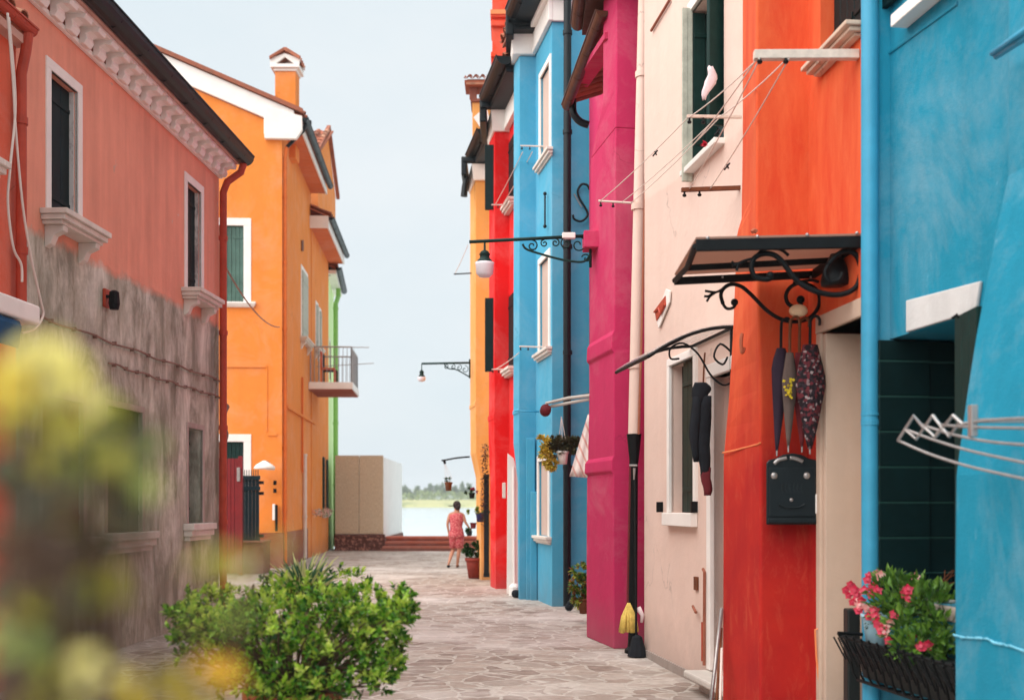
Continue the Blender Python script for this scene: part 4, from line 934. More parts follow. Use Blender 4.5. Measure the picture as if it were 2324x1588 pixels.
def bracket_scroll(d, dx_, dy_, mat, sx=1.):
    mb = MB(); q = lambda pts: [(x + dx_, y + dy_) for x, y in pts]; r = .0125
    mb.tube(PX(q([(1641, 690), (1636, 668), (1645, 652), (1662, 645), (1682, 650), (1700, 664), (1718, 682), (1740, 704), (1768, 722), (1800, 730), (1832, 724), (1852, 706), (1860, 684), (1856, 662), (1840, 648), (1818, 642), (1796, 650), (1784, 668), (1788, 688), (1806, 698), (1820, 688)]), d, 4), r, 8)
    mb.tube(PX(q([(1641, 690), (1650, 700), (1664, 698), (1670, 688)]), d, 4), r * .8, 7)
    mb.ball(P(1667 + dx_, 686 + dy_, d), .024, 8); mb.ball(P(1817 + dx_, 680 + dy_, d), .027, 8)
    for pts in ([(1640, 655), (1625, 663), (1600, 660)], [(1625, 663), (1612, 672), (1604, 684)], [(1618, 664), (1608, 672), (1598, 672)]): mb.tube(PX(q(pts), d, 4), .008, 6)
    mb.tube(PX(q([(1856, 664), (1880, 690), (1900, 690)]), d, 4), r, 7); mb.tube(PX(q([(1800, 642), (1840, 636), (1858, 640)]), d, 4), r * .8, 7)
    return mb.build('scroll_bracket', MAT[mat], cf, smooth=True)
bracket_scroll(7.36, 0, 0, 'black')
mb = MB(); d = 6.76; r = .016
mb.tube(PX([(1752, 630), (1738, 634), (1714, 628), (1705, 606), (1712, 586), (1732, 576), (1755, 578), (1774, 592), (1790, 614), (1808, 636), (1838, 656), (1880, 668), (1918, 666), (1945, 648), (1953, 612), (1944, 580), (1922, 570), (1898, 580), (1880, 600)], d, 4), r, 8)
mb.tube(PX([(1880, 600), (1872, 620), (1884, 640), (1904, 634), (1912, 618)], d, 4), r * .8, 8); mb.ball(P(1748, 625, d), .024, 8)
for pts in ([(1712, 586), (1690, 592), (1662, 604)], [(1690, 592), (1676, 600), (1672, 614)], [(1684, 596), (1670, 600), (1660, 594)], [(1790, 580), (1770, 566), (1735, 566), (1716, 580)]): mb.tube(PX(pts, d, 4), .009, 6)
mb.build('scroll_bracket', MAT['black'], cf, smooth=True)
mb = MB(); mb.lathe(P(1896, 648, 6.95), [(.085, 0), (.09, .03), (.075, .1), (.05, .15), (.03, .19)], 14); mb.tube([P(1896, 610, 6.95), P(1896, 590, 6.98)], .012, 6); t = thing('canopy_lamp', 'dark glass lamp under the black iron canopy', 'lamp', tuple(P(1896, 640, 6.95))); mb.build('lamp_shade', MAT['gutter'], t, smooth=True)

# mailbox
t = thing('mailbox', 'black mailbox with rounded top and two round studs on the red wall', 'mailbox', tuple(P(1798, 1110, 7.4)))
d = 7.38; mb = MB()
mb.prism([P(x, y, d) for x, y in ((1739, 1190), (1857, 1190), (1857, 1050), (1850, 1043), (1836, 1040), (1818, 1031), (1798, 1028), (1778, 1031), (1760, 1040), (1746, 1043), (1739, 1050))], [P(x, y, d + .1) + Vector((0, 0, 0)) for x, y in ((1739, 1190), (1857, 1190), (1857, 1050), (1850, 1043), (1836, 1040), (1818, 1031), (1798, 1028), (1778, 1031), (1760, 1040), (1746, 1043), (1739, 1050))])
mb.build('box', MAT['mailbox'], t, bev=.008, seg=3)
mb = MB(); mb.fbox(1746, 1060, 1850, 1172, d - .008, .009); mb.build('door', MAT['mailbox'], t, bev=.006)
mb = MB(); mb.fbox(1744, 1176, 1853, 1186, d - .018, .02); mb.build('bottom_rail', MAT['mailbox'], t, bev=.004)
for x_ in (1757, 1831): mb = MB(); mb.ball(P(x_, 1079, d - .012), .022, 10, (1, .5, 1)); mb.build('stud', MAT['steel'], t, smooth=True)
mb = MB(); mb.ball(P(1796, 1134, d - .012), .012, 8, (1, .6, 1)); mb.build('lock', MAT['steel'], t, smooth=True)
for pts in ([(1757, 1052), (1766, 1044), (1776, 1041), (1785, 1039)], [(1793, 1039), (1803, 1040), (1812, 1043), (1822, 1047)]):
    mb = MB(); mb.tube(PX(pts, d - .006, 4), .013, 6); mb.build('slot_edge', MAT['steel'], t, smooth=True)
mb = MB(); mb.tube(PX([(1768, 1144), (1782, 1151), (1812, 1151), (1826, 1144)], d - .01, 5), .008, 6); mb.build('relief', MAT['mailbox'], t)
mb = MB()
for k in range(6): mb.tube(PX([(1776 + k * 9, 1096), (1774 + k * 9, 1108), (1777 + k * 9, 1118)], d - .009, 3), .0035, 5)
mb.build('embossing', MAT['mailbox'], t)

# umbrellas hooked on the bracket
MAT['navy'] = plain('dark purple cloth', C(44, 30, 46), .8, .2, 8); MAT['greycloth'] = plain('grey cloth', C(96, 80, 74), .85, .15, 8)
MAT['maroon'] = plain('maroon cloth', C(104, 36, 42), .85, .25, 8)
def floral():
    m = M_('floral umbrella cloth'); v = m.n('ShaderNodeTexVoronoi', feature='F1'); v.inputs['Scale'].default_value = 62; m.l(m.tc.outputs['Object'], v.inputs['Vector'])
    s = m.n('ShaderNodeSeparateColor'); m.l(v.outputs['Color'], s.inputs[0])
    return m.out(m.ramp(s.outputs[0], [(0, C(30, 22, 28)), (.35, C(84, 34, 42)), (.5, C(46, 36, 44)), (.66, C(130, 110, 112)), (.72, C(104, 38, 46)), (.9, C(160, 146, 146)), (.94, C(36, 26, 34))], 'CONSTANT'), .8)
MAT['floral'] = floral()
MAT['yellowcloth'] = plain('yellow print', C(206, 180, 40), .8, .3, 30)
def umbrella(label, xt, xb, yt, yb, wmax, mat, d, yh, hook='brownwood', ymax=.3):
    t = thing('umbrella', label, 'umbrella', tuple(P(xt, yt, d)), 'umbrellas hung on the canopy bracket'); mb = MB(); secs = []; n = 14
    for i in range(11):
        q = i / 10; c = P(xt + (xb - xt) * q, yt + (yb - yt) * q, d); w = wmax / F * d * (.45 + .55 * min(1, q / ymax) if q < ymax else 1 - .86 * ((q - ymax) / (1 - ymax)) ** 1.25)
        secs.append([c + Vector((math.cos(a) * w * (1 + .16 * math.cos(5 * a + 2.2 * q)), math.sin(a) * w * .55 * (1 + .16 * math.cos(5 * a + 2.2 * q)), 0)) for a in [2 * math.pi * j / n for j in range(n)]])
    mb.loft(secs); mb.build('canopy', MAT[mat], t, smooth=True)
    mb = MB(); mb.tube(curve([P(xt, yt + 8, d), P(xt + 1, yh + 16, d), P(xt + 4, yh + 3, d), P(xt + 14, yh - 3, d), P(xt + 22, yh + 5, d), P(xt + 22, yh + 18, d)], 5), .0095, 7); mb.build('handle', MAT[hook], t, smooth=True)
    mb = MB(); mb.tube([P(xb, yb - 4, d), P(xb, yb + 12, d)], .005, 6); mb.build('tip', MAT['steel'], t)
    return t
umbrella('dark purple folded umbrella at the street end of the bracket', 1772, 1763, 790, 1022, 20, 'navy', 7.3, 725, 'black', .16)
t = umbrella('grey folded umbrella with a yellow print, second on the bracket', 1792, 1789, 800, 1014, 17, 'greycloth', 7.24, 722)
mb = MB(); c0 = P(1790, 870, 7.24 - .045); rr = random.Random(4)
for k in range(22): q = c0 + Vector((rr.uniform(-.018, .02), rr.uniform(-.006, .005), rr.uniform(-.08, .04))); leafq(mb, q, rvec(rr) * .6 + Vector((0, -.1, 0)), Vector((0, -1, .1)), .025, .02, .02, .02)
mb.build('print', MAT['yellowcloth'], t)
umbrella('maroon folded umbrella, third on the bracket', 1814, 1820, 800, 1014, 19, 'maroon', 7.3, 724)
umbrella('floral patterned umbrella, widest and nearest the door', 1838, 1838, 782, 1018, 34, 'floral', 7.22, 720, 'black', .35)
MAT['knob'] = plain('cream knitted cover', C(226, 196, 160), .8, .15, 20)
o = single(MB().ball(P(1812, 705, 7.26), .055, 9, (1.1, .7, .75)).build('hook_cover', MAT['knob'], smooth=True), 'cream padded knot tied over the bracket above the umbrella handles', 'cloth')

# washing line poles and lines
def pole(label, d, x0, x1, y0, y1, r, mat='wood', box=True):
    t = thing('clothes_pole', label, 'clothes pole', tuple(P(x1, y1, d)), 'poles that carry the washing lines'); mb = MB(); a_, b_ = P(x0, y0, d), P(x1, y1, d)
    if box: mb.hexa([a_ + Vector((0, 0, -r)), b_ + Vector((0, 0, -r)), b_ + Vector((0, 2 * r, -r)), a_ + Vector((0, 2 * r, -r)), a_ + Vector((0, 0, r)), b_ + Vector((0, 0, r)), b_ + Vector((0, 2 * r, r)), a_ + Vector((0, 2 * r, r))])
    else: mb.tube([a_, b_], r, 8)
    mb.build('pole', MAT[mat], t, bev=.003 if box else 0)
    mb = MB()
    for f in (.05, .3): q = a_.lerp(b_, f); mb.lathe(q + Vector((0, .01, -.055)), [(.012, 0), (.018, .012), (.008, .024), (.008, .05)], 8)
    mb.build('pulley', MAT['black'], t); return t
pole('thick pale wooden clothes pole crossing the upper red wall', 6.72, 1713, 1951, 122, 121, .026)
pole('white clothes pole across the pink window with green shutters', 8.72, 1559, 1684, 263, 265, .011)
pole('short white clothes pole above the magenta chimney', 12.05, 1358, 1470, 456, 463, .011, 'line', False)
pole('long brown ledge pole below the pink upper window', 8.85, 1547, 1684, 430, 425, .016, 'brownwood')
lines = [((1722, 132, 6.72), (1562, 268, 8.72)), ((1562, 266, 8.72), (1362, 457, 12.0)), ((1724, 134, 6.72), (1565, 428, 8.85)), ((1790, 134, 6.72), (1612, 428, 8.85)), ((1626, 268, 8.72), (1412, 459, 12.0)), ((1786, 134, 6.74), (1630, 268, 8.72)), ((1632, 268, 8.74), (1432, 461, 12.05)), ((1720, 130, 6.74), (1572, 330, 8.9))]
lbs = ['washing line from the thick wooden pole to the white pole', 'washing line from the white pole down to the magenta chimney', 'washing line from the thick pole to the street end of the brown ledge', 'washing line from the middle of the thick pole to the brown ledge',
       'washing line from the middle of the white pole to the magenta chimney', 'washing line joining the middles of the thick pole and the white pole', 'lowest washing line crossing the cream downpipe', 'washing line looping under the white pole in front of the shutters']
for (a_, b_), lb in zip(lines, lbs):
    mb = MB(); mb.tube(sag(P(*a_), P(*b_), .02), .0042, 5); single(mb.build('washing_line', MAT['line'], smooth=True), lb, 'washing line', 'washing lines over the right row')
rr = random.Random(2)
for k, (x_, y_, d_, lb) in enumerate(((1487, 348, 9.6, 'dark peg on the line crossing the cream downpipe'), (1650, 378, 8.4, 'dark peg on the line by the brown ledge'), (1628, 300, 8.5, 'dark peg under the white pole'))):
    mb = MB(); a_ = P(x_, y_, d_); mb.tube([a_ + Vector((-.02, 0, -.025)), a_ + Vector((.02, 0, .025))], .007, 6); mb.tube([a_ + Vector((.012, 0, -.016)), a_ + Vector((-.004, 0, .016))], .006, 6)
    single(mb.build('clothes_peg', MAT['black']), lb, 'peg', 'pegs on the washing lines')

# ---------------------------------------------------------------- pale pink house
MAT['pink'] = stucco('pale pink plaster', C(228, 200, 186), .94, 1.04, .08, .35)
MAT['brown_line'] = plain('brown painted edge', C(150, 90, 70), .8, .2, 8)
WP = plane_r(3.014, .141, 8.42, 11.75); dd = WP.ud
hp = thing('pale_pink_house', 'pale pink house with tall green shuttered window and cream downpipe', 'house', tuple(WP.p(1.5, 0)))
uwA, uwB = WP.uf(1643), WP.uf(1568); uz0, uz1 = 4.50, 5.88
lA, lB = WP.uf(1579), WP.uf(1524); lz0, lz1 = 1.47, 2.84
dA, dB = dd(8.5), WP.uf(1620)
mb = MB(); wall_mesh(mb, WP, 0, WP.L, -.1, 7.6, [(uwA, uwB, uz0, uz1, .26), (lA, lB, lz0, lz1, .12), (dA, dB, .17, 2.6, .22)], body=4)
mb.build('wall', MAT['pink'], hp)
w = window(hp, WP, uwA, uwB, uz0, uz1, rev=.24, leaf='green_d', leaves=0, fw=.0)
mb = MB(); mb.box(WP, uwA - .02, uwB + .05, uz0 - .05, uz0 - .001, -.2, .09); mb.build('sill', MAT['white'], w, bev=.006)
mb = MB(); mb.box(WP, uwA - .02, uwB + .02, uz1, uz1 + .09, -.02, .03); mb.box(WP, uwB, uwB + .03, uz0, uz1 - .001, -.02, .02); mb.build('frame', MAT['white'], w, bev=.005)
rv = Wall(tuple(WP.p(uwB - .05, 0, .07))[:2], tuple(WP.p(uwB - .05, 0, -.22))[:2], 1)
leaf_panel(w, rv, .065, .29, uz0 + .02, uz1 - .02, 0, MAT['green_d'], n=2)
leaf_panel(w, rv, -.03, .06, uz0 - .12, uz1 + .02, .0, MAT['greylouv'], louver=True)
rv2 = Wall(tuple(WP.p(uwA + .02, 0, .12))[:2], tuple(WP.p(uwA + .12, 0, -.2))[:2], -1); leaf_panel(w, rv2, .0, rv2.L, uz0 + .12, uz1 - .02, 0, MAT['green_d'], n=3)
mb = MB(); mb.box(WP, uwA + .03, uwA + .3, uz0 + .3, uz1 - .05, -.235, -.2); mb.build('curtain', MAT['white'], w)
# towel and little flowers at that window
MAT['towel'] = plain('pale lilac towel', C(226, 205, 208), .95, .15, 14, 0, .5)
t = MB(); rr = random.Random(8); secs = []
for i in range(9):
    q = i / 8; c = P(1612 - 8 * q + 6 * math.sin(q * 5), 152 + 74 * q, 9.05); wv = .042 * (1 - abs(q - .45) * 1.2)
    secs.append([c + Vector((math.cos(a) * wv * (1 + .3 * math.sin(3 * a + q * 6)), math.sin(a) * wv * .5, .01 * math.sin(2 * a))) for a in [2 * math.pi * j / 12 for j in range(12)]])
single(t.loft(secs).build('hung_towel', MAT['towel'], smooth=True), 'crumpled pale lilac towel hanging in the pink house window', 'towel')
mb = foliage(P(1608, 330, 9.2), (.07, .04, .04), 60, .035, rr, clumps=1); single(mb.build('sill_flowers', MAT['fl_pink']), 'small bunch of magenta flowers on the white sill of the upper window', 'flowers')
# cream downpipe that turns black below
a0, a1 = P(1463, -300, 11.95), P(1439, 985, 11.95); d_ = 11.95
o = pipe(hp, [P(1466, -260, d_), P(1462, 0, d_), P(1450, 500, d_), P(1439, 985, d_)], .062, MAT['pink'], [P(1458, 170, d_), P(1449, 470, d_), P(1441, 830, d_)], n=14); smooth_(o)
o = pipe(hp, [P(1439, 975, d_), P(1438, 1060, d_), P(1437, 1250, d_), (P(1436, 1471, d_).x, d_, .03)], .046, MAT['black'], [P(1439, 990, d_)], name='pipe_foot'); 
mb = MB(); mb.lathe(P(1439, 1050, d_), [(.046, 0), (.075, .28), (.08, .3), (.05, .3)], 14); mb.build('pipe_socket', MAT['black'], hp)
mb = MB(); mb.lathe(P(1437, 1484, d_), [(.09, 0), (.09, .05), (.06, .08), (.05, .22)], 12); mb.build('pipe_shoe', MAT['black'], hp)
pipe(hp, [P(1474, -100, 11.78), P(1472, 180, 11.75), P(1462, 500, 11.75), P(1455, 800, 11.75), P(1449, 985, 11.75)], .012, MAT['brown_line'], name='cable')
mb = MB(); mb.tube([WP.p(*WP.uz(1478, 70, .02), .02), WP.p(*WP.uz(1520, 0, .02), .02)], .014, 6); mb.build('eave_line', MAT['brown_line'], hp)
# lower window
w = window(hp, WP, lA, lB, lz0, lz1, rev=.115, leaf='green_d', leaves=1, cover=.6, fw=.07, sill=None, fmat='white', fo=.03, glass=False)
mb = MB(); mb.box(WP, lA - .06, lB + .1, lz0 - .12, lz0 - .001, .001, .07); mb.build('sill', MAT['white'], w, bev=.006)
for (x_, y_) in ((1504, 1150), (1583, 1150)): mb = MB(); mb.box(WP, WP.uf(x_) - .02, WP.uf(x_) + .02, WP.zf(x_, y_) - .05, WP.zf(x_, y_) + .05, .001, .06); mb.build('shutter_dog', MAT['black'], w, bev=.004)
for z_ in (1.75, 2.6): mb = MB(); mb.box(WP, lA + .28, lA + .35, z_ - .05, z_ + .05, -.08, -.04); mb.build('hinge', MAT['black'], w)
# door, step, meter bits
mb = MB(); mb.box(WP, dA, dB, .18, 2.59, -.215, -.17); dr = mb.build('door', MAT['brownwood'], hp)
mb = MB(); mb.box(WP, dA, dB + .1, 2.6, 2.71, -.1, .04); mb.box(WP, dB, dB + .1, .17, 2.599, -.1, .035); mb.build('frame', MAT['white'], dr, bev=.006)
mb = MB(); mb.box(WP, dA, dB + .14, .1, .16, -.2, .22); mb.box(WP, dA, dB + .1, -.05, .099, -.2, .1); mb.build('doorstep', MAT['stone'], hp, bev=.015)
mb = MB(); mb.box(WP, WP.uf(1586), WP.uf(1579), WP.zf(1582, 1338), WP.zf(1582, 1308), .001, .02); mb.build('vent_slot', MAT['brownwood'], hp)
pipe(hp, [WP.p(WP.uf(1606), 1.0, .04), WP.p(WP.uf(1612), .98, .05), WP.p(WP.uf(1611), .2, .05)], .013, MAT['brown_line'], name='gas_pipe')
pipe(hp, [WP.p(WP.uf(1580), .66, .03), WP.p(WP.uf(1592), .62, .05)], .012, MAT['brown_line'], name='gas_pipe'); pipe(hp, [WP.p(WP.uf(1602), .55, .03), WP.p(WP.uf(1602), .22, .03)], .011, MAT['redpipe'], name='gas_pipe')
mb = MB(); mb.box(WP, 0, WP.L, -.05, .07, .001, .02); mb.build('skirting', MAT['stone_dirty'], hp)
# swirl sign
t = thing('wall_plaque', 'small tilted white and red plaque on the pale pink wall', 'plaque', tuple(WP.p(*WP.uz(1510, 705), 0)))
mb = MB(); mb.poly(WP, [WP.uz(x, y) for x, y in ((1500, 745), (1494, 722), (1516, 656), (1526, 660), (1524, 686))], .01, .025); mb.build('plate', MAT['white'], t, bev=.003)
mb = MB(); mb.poly(WP, [WP.uz(x, y) for x, y in ((1497, 728), (1493, 704), (1517, 672), (1518, 694))], .026, .034); mb.tube([WP.p(*WP.uz(x, y), .04) for x, y in ((1494, 708), (1504, 700), (1508, 712), (1518, 690))], .012, 6); mb.build('red_motif', MAT['redpipe'], t)
# lower iron awning
OL, ON = P(1408, 843, 10.0), P(1462, 815, 9.15); wz1 = 2.93
def arc(dw, out, n=8): 
    u = dd(dw); return [WP.p(u, wz1 - (.24) * (t_ ** 2.0), .02 + (out) * t_) for t_ in [i / n for i in range(n + 1)]]
mb = MB(); A1, A2 = arc(8.95, .68), arc(10.05, .68)
mb.tube(A1, .014, 6); mb.tube(A2, .014, 6); mb.tube([A1[-1], A2[-1]], .014, 6); mb.tube([A1[4], A2[4]], .01, 6); mb.tube([A1[0], A2[0]], .014, 6)
aw = mb.build('awning', MAT['black'], hp)
mb = MB()
for k in range(8): mb.add([A1[k] + Vector((0, 0, .018)), A1[k + 1] + Vector((0, 0, .018)), A2[k + 1] + Vector((0, 0, .018)), A2[k] + Vector((0, 0, .018)), A1[k] + Vector((0, 0, .024)), A1[k + 1] + Vector((0, 0, .024)), A2[k + 1] + Vector((0, 0, .024)), A2[k] + Vector((0, 0, .024))], [(0, 1, 2, 3), (7, 6, 5, 4), (0, 4, 5, 1), (2, 6, 7, 3)])
def clear():
    m = M_('clear awning sheet'); m.out(C(235, 235, 235), .1); gl = m.n('ShaderNodeBsdfTransparent'); mx = m.n('ShaderNodeMixShader'); mx.inputs[0].default_value = .72
    m.l(m.b.outputs[0], mx.inputs[1]); m.l(gl.outputs[0], mx.inputs[2]); m.l(mx.outputs[0], m.t.nodes['Material Output'].inputs[0]); return m.m
MAT['clear'] = clear(); mb.build('roof_sheet', MAT['clear'], aw)
for dw in (8.98,):
    u = dd(dw); mb = MB(); pts = [WP.p(u, z, o) for o, z in ((.03, 2.5), (.1, 2.48), (.2, 2.56), (.3, 2.72), (.42, 2.8), (.52, 2.76), (.52, 2.68), (.45, 2.68))]; mb.tube(curve(pts, 4), .008, 6)
    mb.tube([WP.p(u, 2.45, .03), WP.p(u, 2.93, .03)], .012, 6); mb.tube(curve([WP.p(u, z, o) for o, z in ((.03, 2.74), (.12, 2.8), (.17, 2.7), (.1, 2.64), (.06, 2.7))], 4), .009, 6); mb.build('scroll_bracket', MAT['black'], aw, smooth=True)
# dark coat hanging under it
MAT['coat'] = plain('black cloth', C(26, 30, 36), .9, .3, 10, 0, .5)
t = thing('hanging_coat', 'black coat and bag hung under the small iron awning', 'coat', tuple(P(1592, 900, 9.05)))
for nm, cx_, y0_, y1_, w_, mt, ph in (('hood', 1590, 868, 912, 19, 'coat', 0.), ('sleeve', 1578, 900, 1048, 11, 'coat', 1.), ('body', 1598, 898, 1085, 17, 'coat', 2.), ('hem', 1604, 1060, 1124, 12, 'brownwood' if 0 else 'maroon', 3.)):
    mb = MB(); secs = []
    for i in range(9):
        q = i / 8; c = P(cx_ + 3 * math.sin(q * 6 + ph), y0_ + (y1_ - y0_) * q, 9.05 - .02 * (ph == 1.)); wv = w_ / F * 9.05 * (.55 + .45 * math.sin(math.pi * min(1, q * .9 + .12)))
        secs.append([c + Vector((math.cos(a) * wv * (1 + .18 * math.sin(4 * a + q * 5 + ph)), math.sin(a) * wv * .6, 0)) for a in [2 * math.pi * j / 14 for j in range(14)]])
    mb.loft(secs).build(nm, MAT[mt], t, smooth=True)
mb = MB(); mb.tube([P(1596, 872, 9.05), P(1598, 822, 9.05), P(1600, 800, 9.02)], .007, 6); mb.build('strap', MAT['brownwood'], t)
# leaning sticks by the door, mops by the pipe
def stick(nm, label, a_, b_, r, mat, group=None, cat='stick'):
    mb = MB(); mb.tube([a_, b_], r, 8); return single(mb.build(nm, MAT[mat], smooth=True), label, cat, group)
stick('leaning_pole', 'grey pole leaning against the foot of the red chimney breast', (kx(1606) * 7.9, 7.9, 0), P(1638, 1380, 8.3), .014, 'steel', 'poles leaning by the pink door', 'pole')
stick('leaning_pole', 'thin brown pole leaning beside the grey one', (kx(1622) * 7.8, 7.8, 0), P(1637, 1425, 8.25), .011, 'brownwood', 'poles leaning by the pink door', 'pole')
stick('leaning_pole', 'pale slim pole nearest the red chimney foot', (kx(1632) * 7.7, 7.7, 0), P(1638, 1470, 8.1), .009, 'line', 'poles leaning by the pink door', 'pole')
MAT['mopyellow'] = plain('yellow mop cloth', C(214, 184, 96), .95, .25, 24, 0, .6)
t = thing('mop', 'mop with a yellow cloth head hung upright beside the black pipe', 'mop', (kx(1425) * 11.75, 11.75, 0))
mb = MB(); mb.tube([P(1430, 1060, 11.8), P(1424, 1372, 11.75)], .011, 7); mb.build('handle', MAT['maroon'], t)
mb = MB(); rr = random.Random(6)
for k in range(26):
    a = rr.random() * 6.28; c = P(1427, 1368, 11.72); e_ = P(1427, 1432, 11.72) + Vector((math.cos(a) * .085, math.sin(a) * .05, rr.uniform(-.02, .02))); mb.tube([c, c.lerp(e_, .5) + Vector((math.cos(a) * .02, 0, 0)), e_], .016, 6, .02)
mb.build('mop_head', MAT['mopyellow'], t, smooth=True)
t = thing('broom', 'black broom standing upright at the foot of the black pipe', 'broom', (kx(1444) * 11.7, 11.7, 0))
mb = MB(); mb.tube([P(1441, 1090, 11.8), (kx(1444) * 11.65, 11.65, .2)], .012, 7); mb.build('handle', MAT['black'], t)
mb = MB(); c = Vector((kx(1446) * 11.65, 11.65, 0)); mb.lathe(c, [(.1, .005), (.085, .08), (.05, .2), (.02, .22)], 10); mb.build('bristles', MAT['coat'], t)
mb = MB(); mb.tube([P(1448, 1378, 11.7), P(1458, 1395, 11.7), P(1456, 1412, 11.7)], .03, 7, .015); o = single(mb.build('cleaning_cloth', MAT['towel'], smooth=True), 'small grey cloth tied to the black broom handle', 'cloth')
t = thing('pipe_valve', 'white tap clipped on the black pipe below its socket', 'tap', tuple(P(1437, 1062, 11.8)))
mb = MB(); mb.tube(PX([(1428, 1056), (1446, 1056)], 11.85, 2), .012, 6); mb.tube([P(1440, 1062, 11.85), P(1439, 1088, 11.85)], .016, 6, .008); mb.build('tap_body', MAT['steel'], t)

# ---------------------------------------------------------------- magenta house
MAT['magenta'] = stucco('magenta plaster', C(196, 50, 96), .9, 1.08, .08, .3)
MAT['magenta_lo'] = MAT['magenta']
WM = Wall((1.8, 13.0), (1.165, 17.28), -1)
hm = thing('magenta_house', 'magenta house with broad two banded chimney breast', 'house', tuple(WM.p(2, 0)))
mb = MB(); wall_mesh(mb, WM, -1.0, WM.L, -.1, 7.9, [(1.9, 2.8, .15, 2.4, .2)], body=4); mb.build('wall', MAT['magenta'], hm)
mb = MB(); mb.box(WM, 1.9, 2.8, .16, 2.39, -.19, -.15); mb.build('door', MAT['green_d'], hm); 
mb = MB(); mb.box(WM, 1.0, 3.9, -.05, .12, .001, .32); mb.build('doorstep', MAT['stone'], hm, bev=.015)
pn, pf = 12.29, 13.39
def msec(z, xn, xf, dN_=pn, dF_=pf, xr=1.9): return [(xn, dN_, z), (xr, dN_ + .12, z), (xr, dF_, z), (xf, dF_, z)]
Xn = lambda px, d: kx(px) * d
ys = [(1471.9, 1393, 1331), (1250, 1392, 1331), (1080, 1392, 1332), (1074, 1391, 1334), (1068, 1387, 1326), (1044, 1388, 1327), (1034, 1393, 1334), (900, 1393, 1337), (800, 1393, 1337), (792, 1387, 1331), (760, 1388, 1332), (748, 1394, 1338), (600, 1394, 1339), (400, 1396, 1340), (290, 1397, 1341)]
mb = MB(); secs = []
for y_, a_, b_ in ys:
    z = H - (y_ - HY) / F * pn; zf_ = z; secs.append(msec(z, Xn(a_, pn), Xn(b_, pf)))
mb.loft(secs); mb.build('chimney_breast', MAT['magenta'], hm, bev=.012)
mb = MB(); secs = []
zs0 = H - (290 - HY) / F * pn
for z, pf_, df_ in ((zs0, 1341, 13.39), (zs0 + .2, 1352, 13.15), (zs0 + .42, 1368, 12.8), (8.6, 1370, 12.8)): secs.append(msec(z, Xn(1397 + (2 if z > 6 else 0), pn), kx(pf_) * df_, pn, df_))
mb.loft(secs); mb.build('chimney_shaft', MAT['magenta'], hm, bev=.012)
# eaves and gutters
WE = Wall((Xn(1372, 12.9), 12.9), (1.08, 17.2), -1)
zE = WE.zf(1290, 212, .3)
zE = 1.55 + (1143 - 215) / 2600 * 15.6
mb = MB(); mb.box(WM, .4, 2.6, zE - .0, zE + .08, -.3, .42); 
A_, B_ = P(1372, 88, 12.6), P(1290, 212, 15.6)
WE = Wall((A_.x, A_.y), (B_.x, B_.y), -1)
zA, zB = A_.z, B_.z
mb = MB(); up_ = Vector((0, 0, .07)); nn = Vector((WE.n.x, WE.n.y, 0)); mb.hexa([A_ - nn * .2, B_ - nn * .2, B_, A_, A_ - nn * .2 + up_, B_ - nn * .2 + up_, B_ + up_, A_ + up_]); mb.build('soffit', MAT['magenta'], hm)
gutter(hm, WE, 0, WE.L, (zA + zB) / 2 + .07, .02, .07, 'copper'); tiles(hm, WE, 0, WE.L, (zA + zB) / 2 + .1, -.1, .35, .8, .2, .36, deck=False)
o = pipe(hm, curve([P(1301, 215, 15.5), P(1300, 235, 15.5), P(1302, 258, 15.5), P(1316, 276, 15.5), P(1336, 284, 15.5)], 5), .05, MAT['gutter'], name='gutter_elbow'); smooth_(o)
C1, C2 = P(1448, -8, 12.05), P(1334, 62, 13.6); C2.z = C1.z = (C1.z + C2.z) / 2 ; 
C1 = P(1452, 10, 12.1); C2 = P(1336, 10, 13.7); C1.z = C2.z = 7.35
WC = Wall((Xn(1393, pn) - .22, pn - .15), (Xn(1334, 13.7) - .02, 13.7), -1); ztp = H + (1143 - 40) / F * 13.2
mb = MB(); mb.box(WC, -.05, WC.L, ztp, ztp + .09, -.8, .05); mb.build('soffit', MAT['copper'], hm); gutter(hm, WC, -.1, WC.L, ztp + .13, .1, .08, 'copper'); tiles(hm, WC, -.05, WC.L, ztp + .16, .08, .35, 1.5, .2, .36)
mb = MB(); mb.box(Wall((WC.A.x, WC.A.y), (2.0, WC.A.y + .1), 1), 0, 1.0, ztp - .02, ztp + .16, .0, .12); mb.build('eave_return', MAT['gutter'], hm)
mb = MB(); q = P(1340, 556, 13.1); mb.abox(q.x - .14 + .06, q.x + .14, 13.0, 13.3, P(0, 565, 13.1).z, P(0, 527, 13.1).z); mb.build('lamp_box', MAT['magenta'], hm, bev=.01)

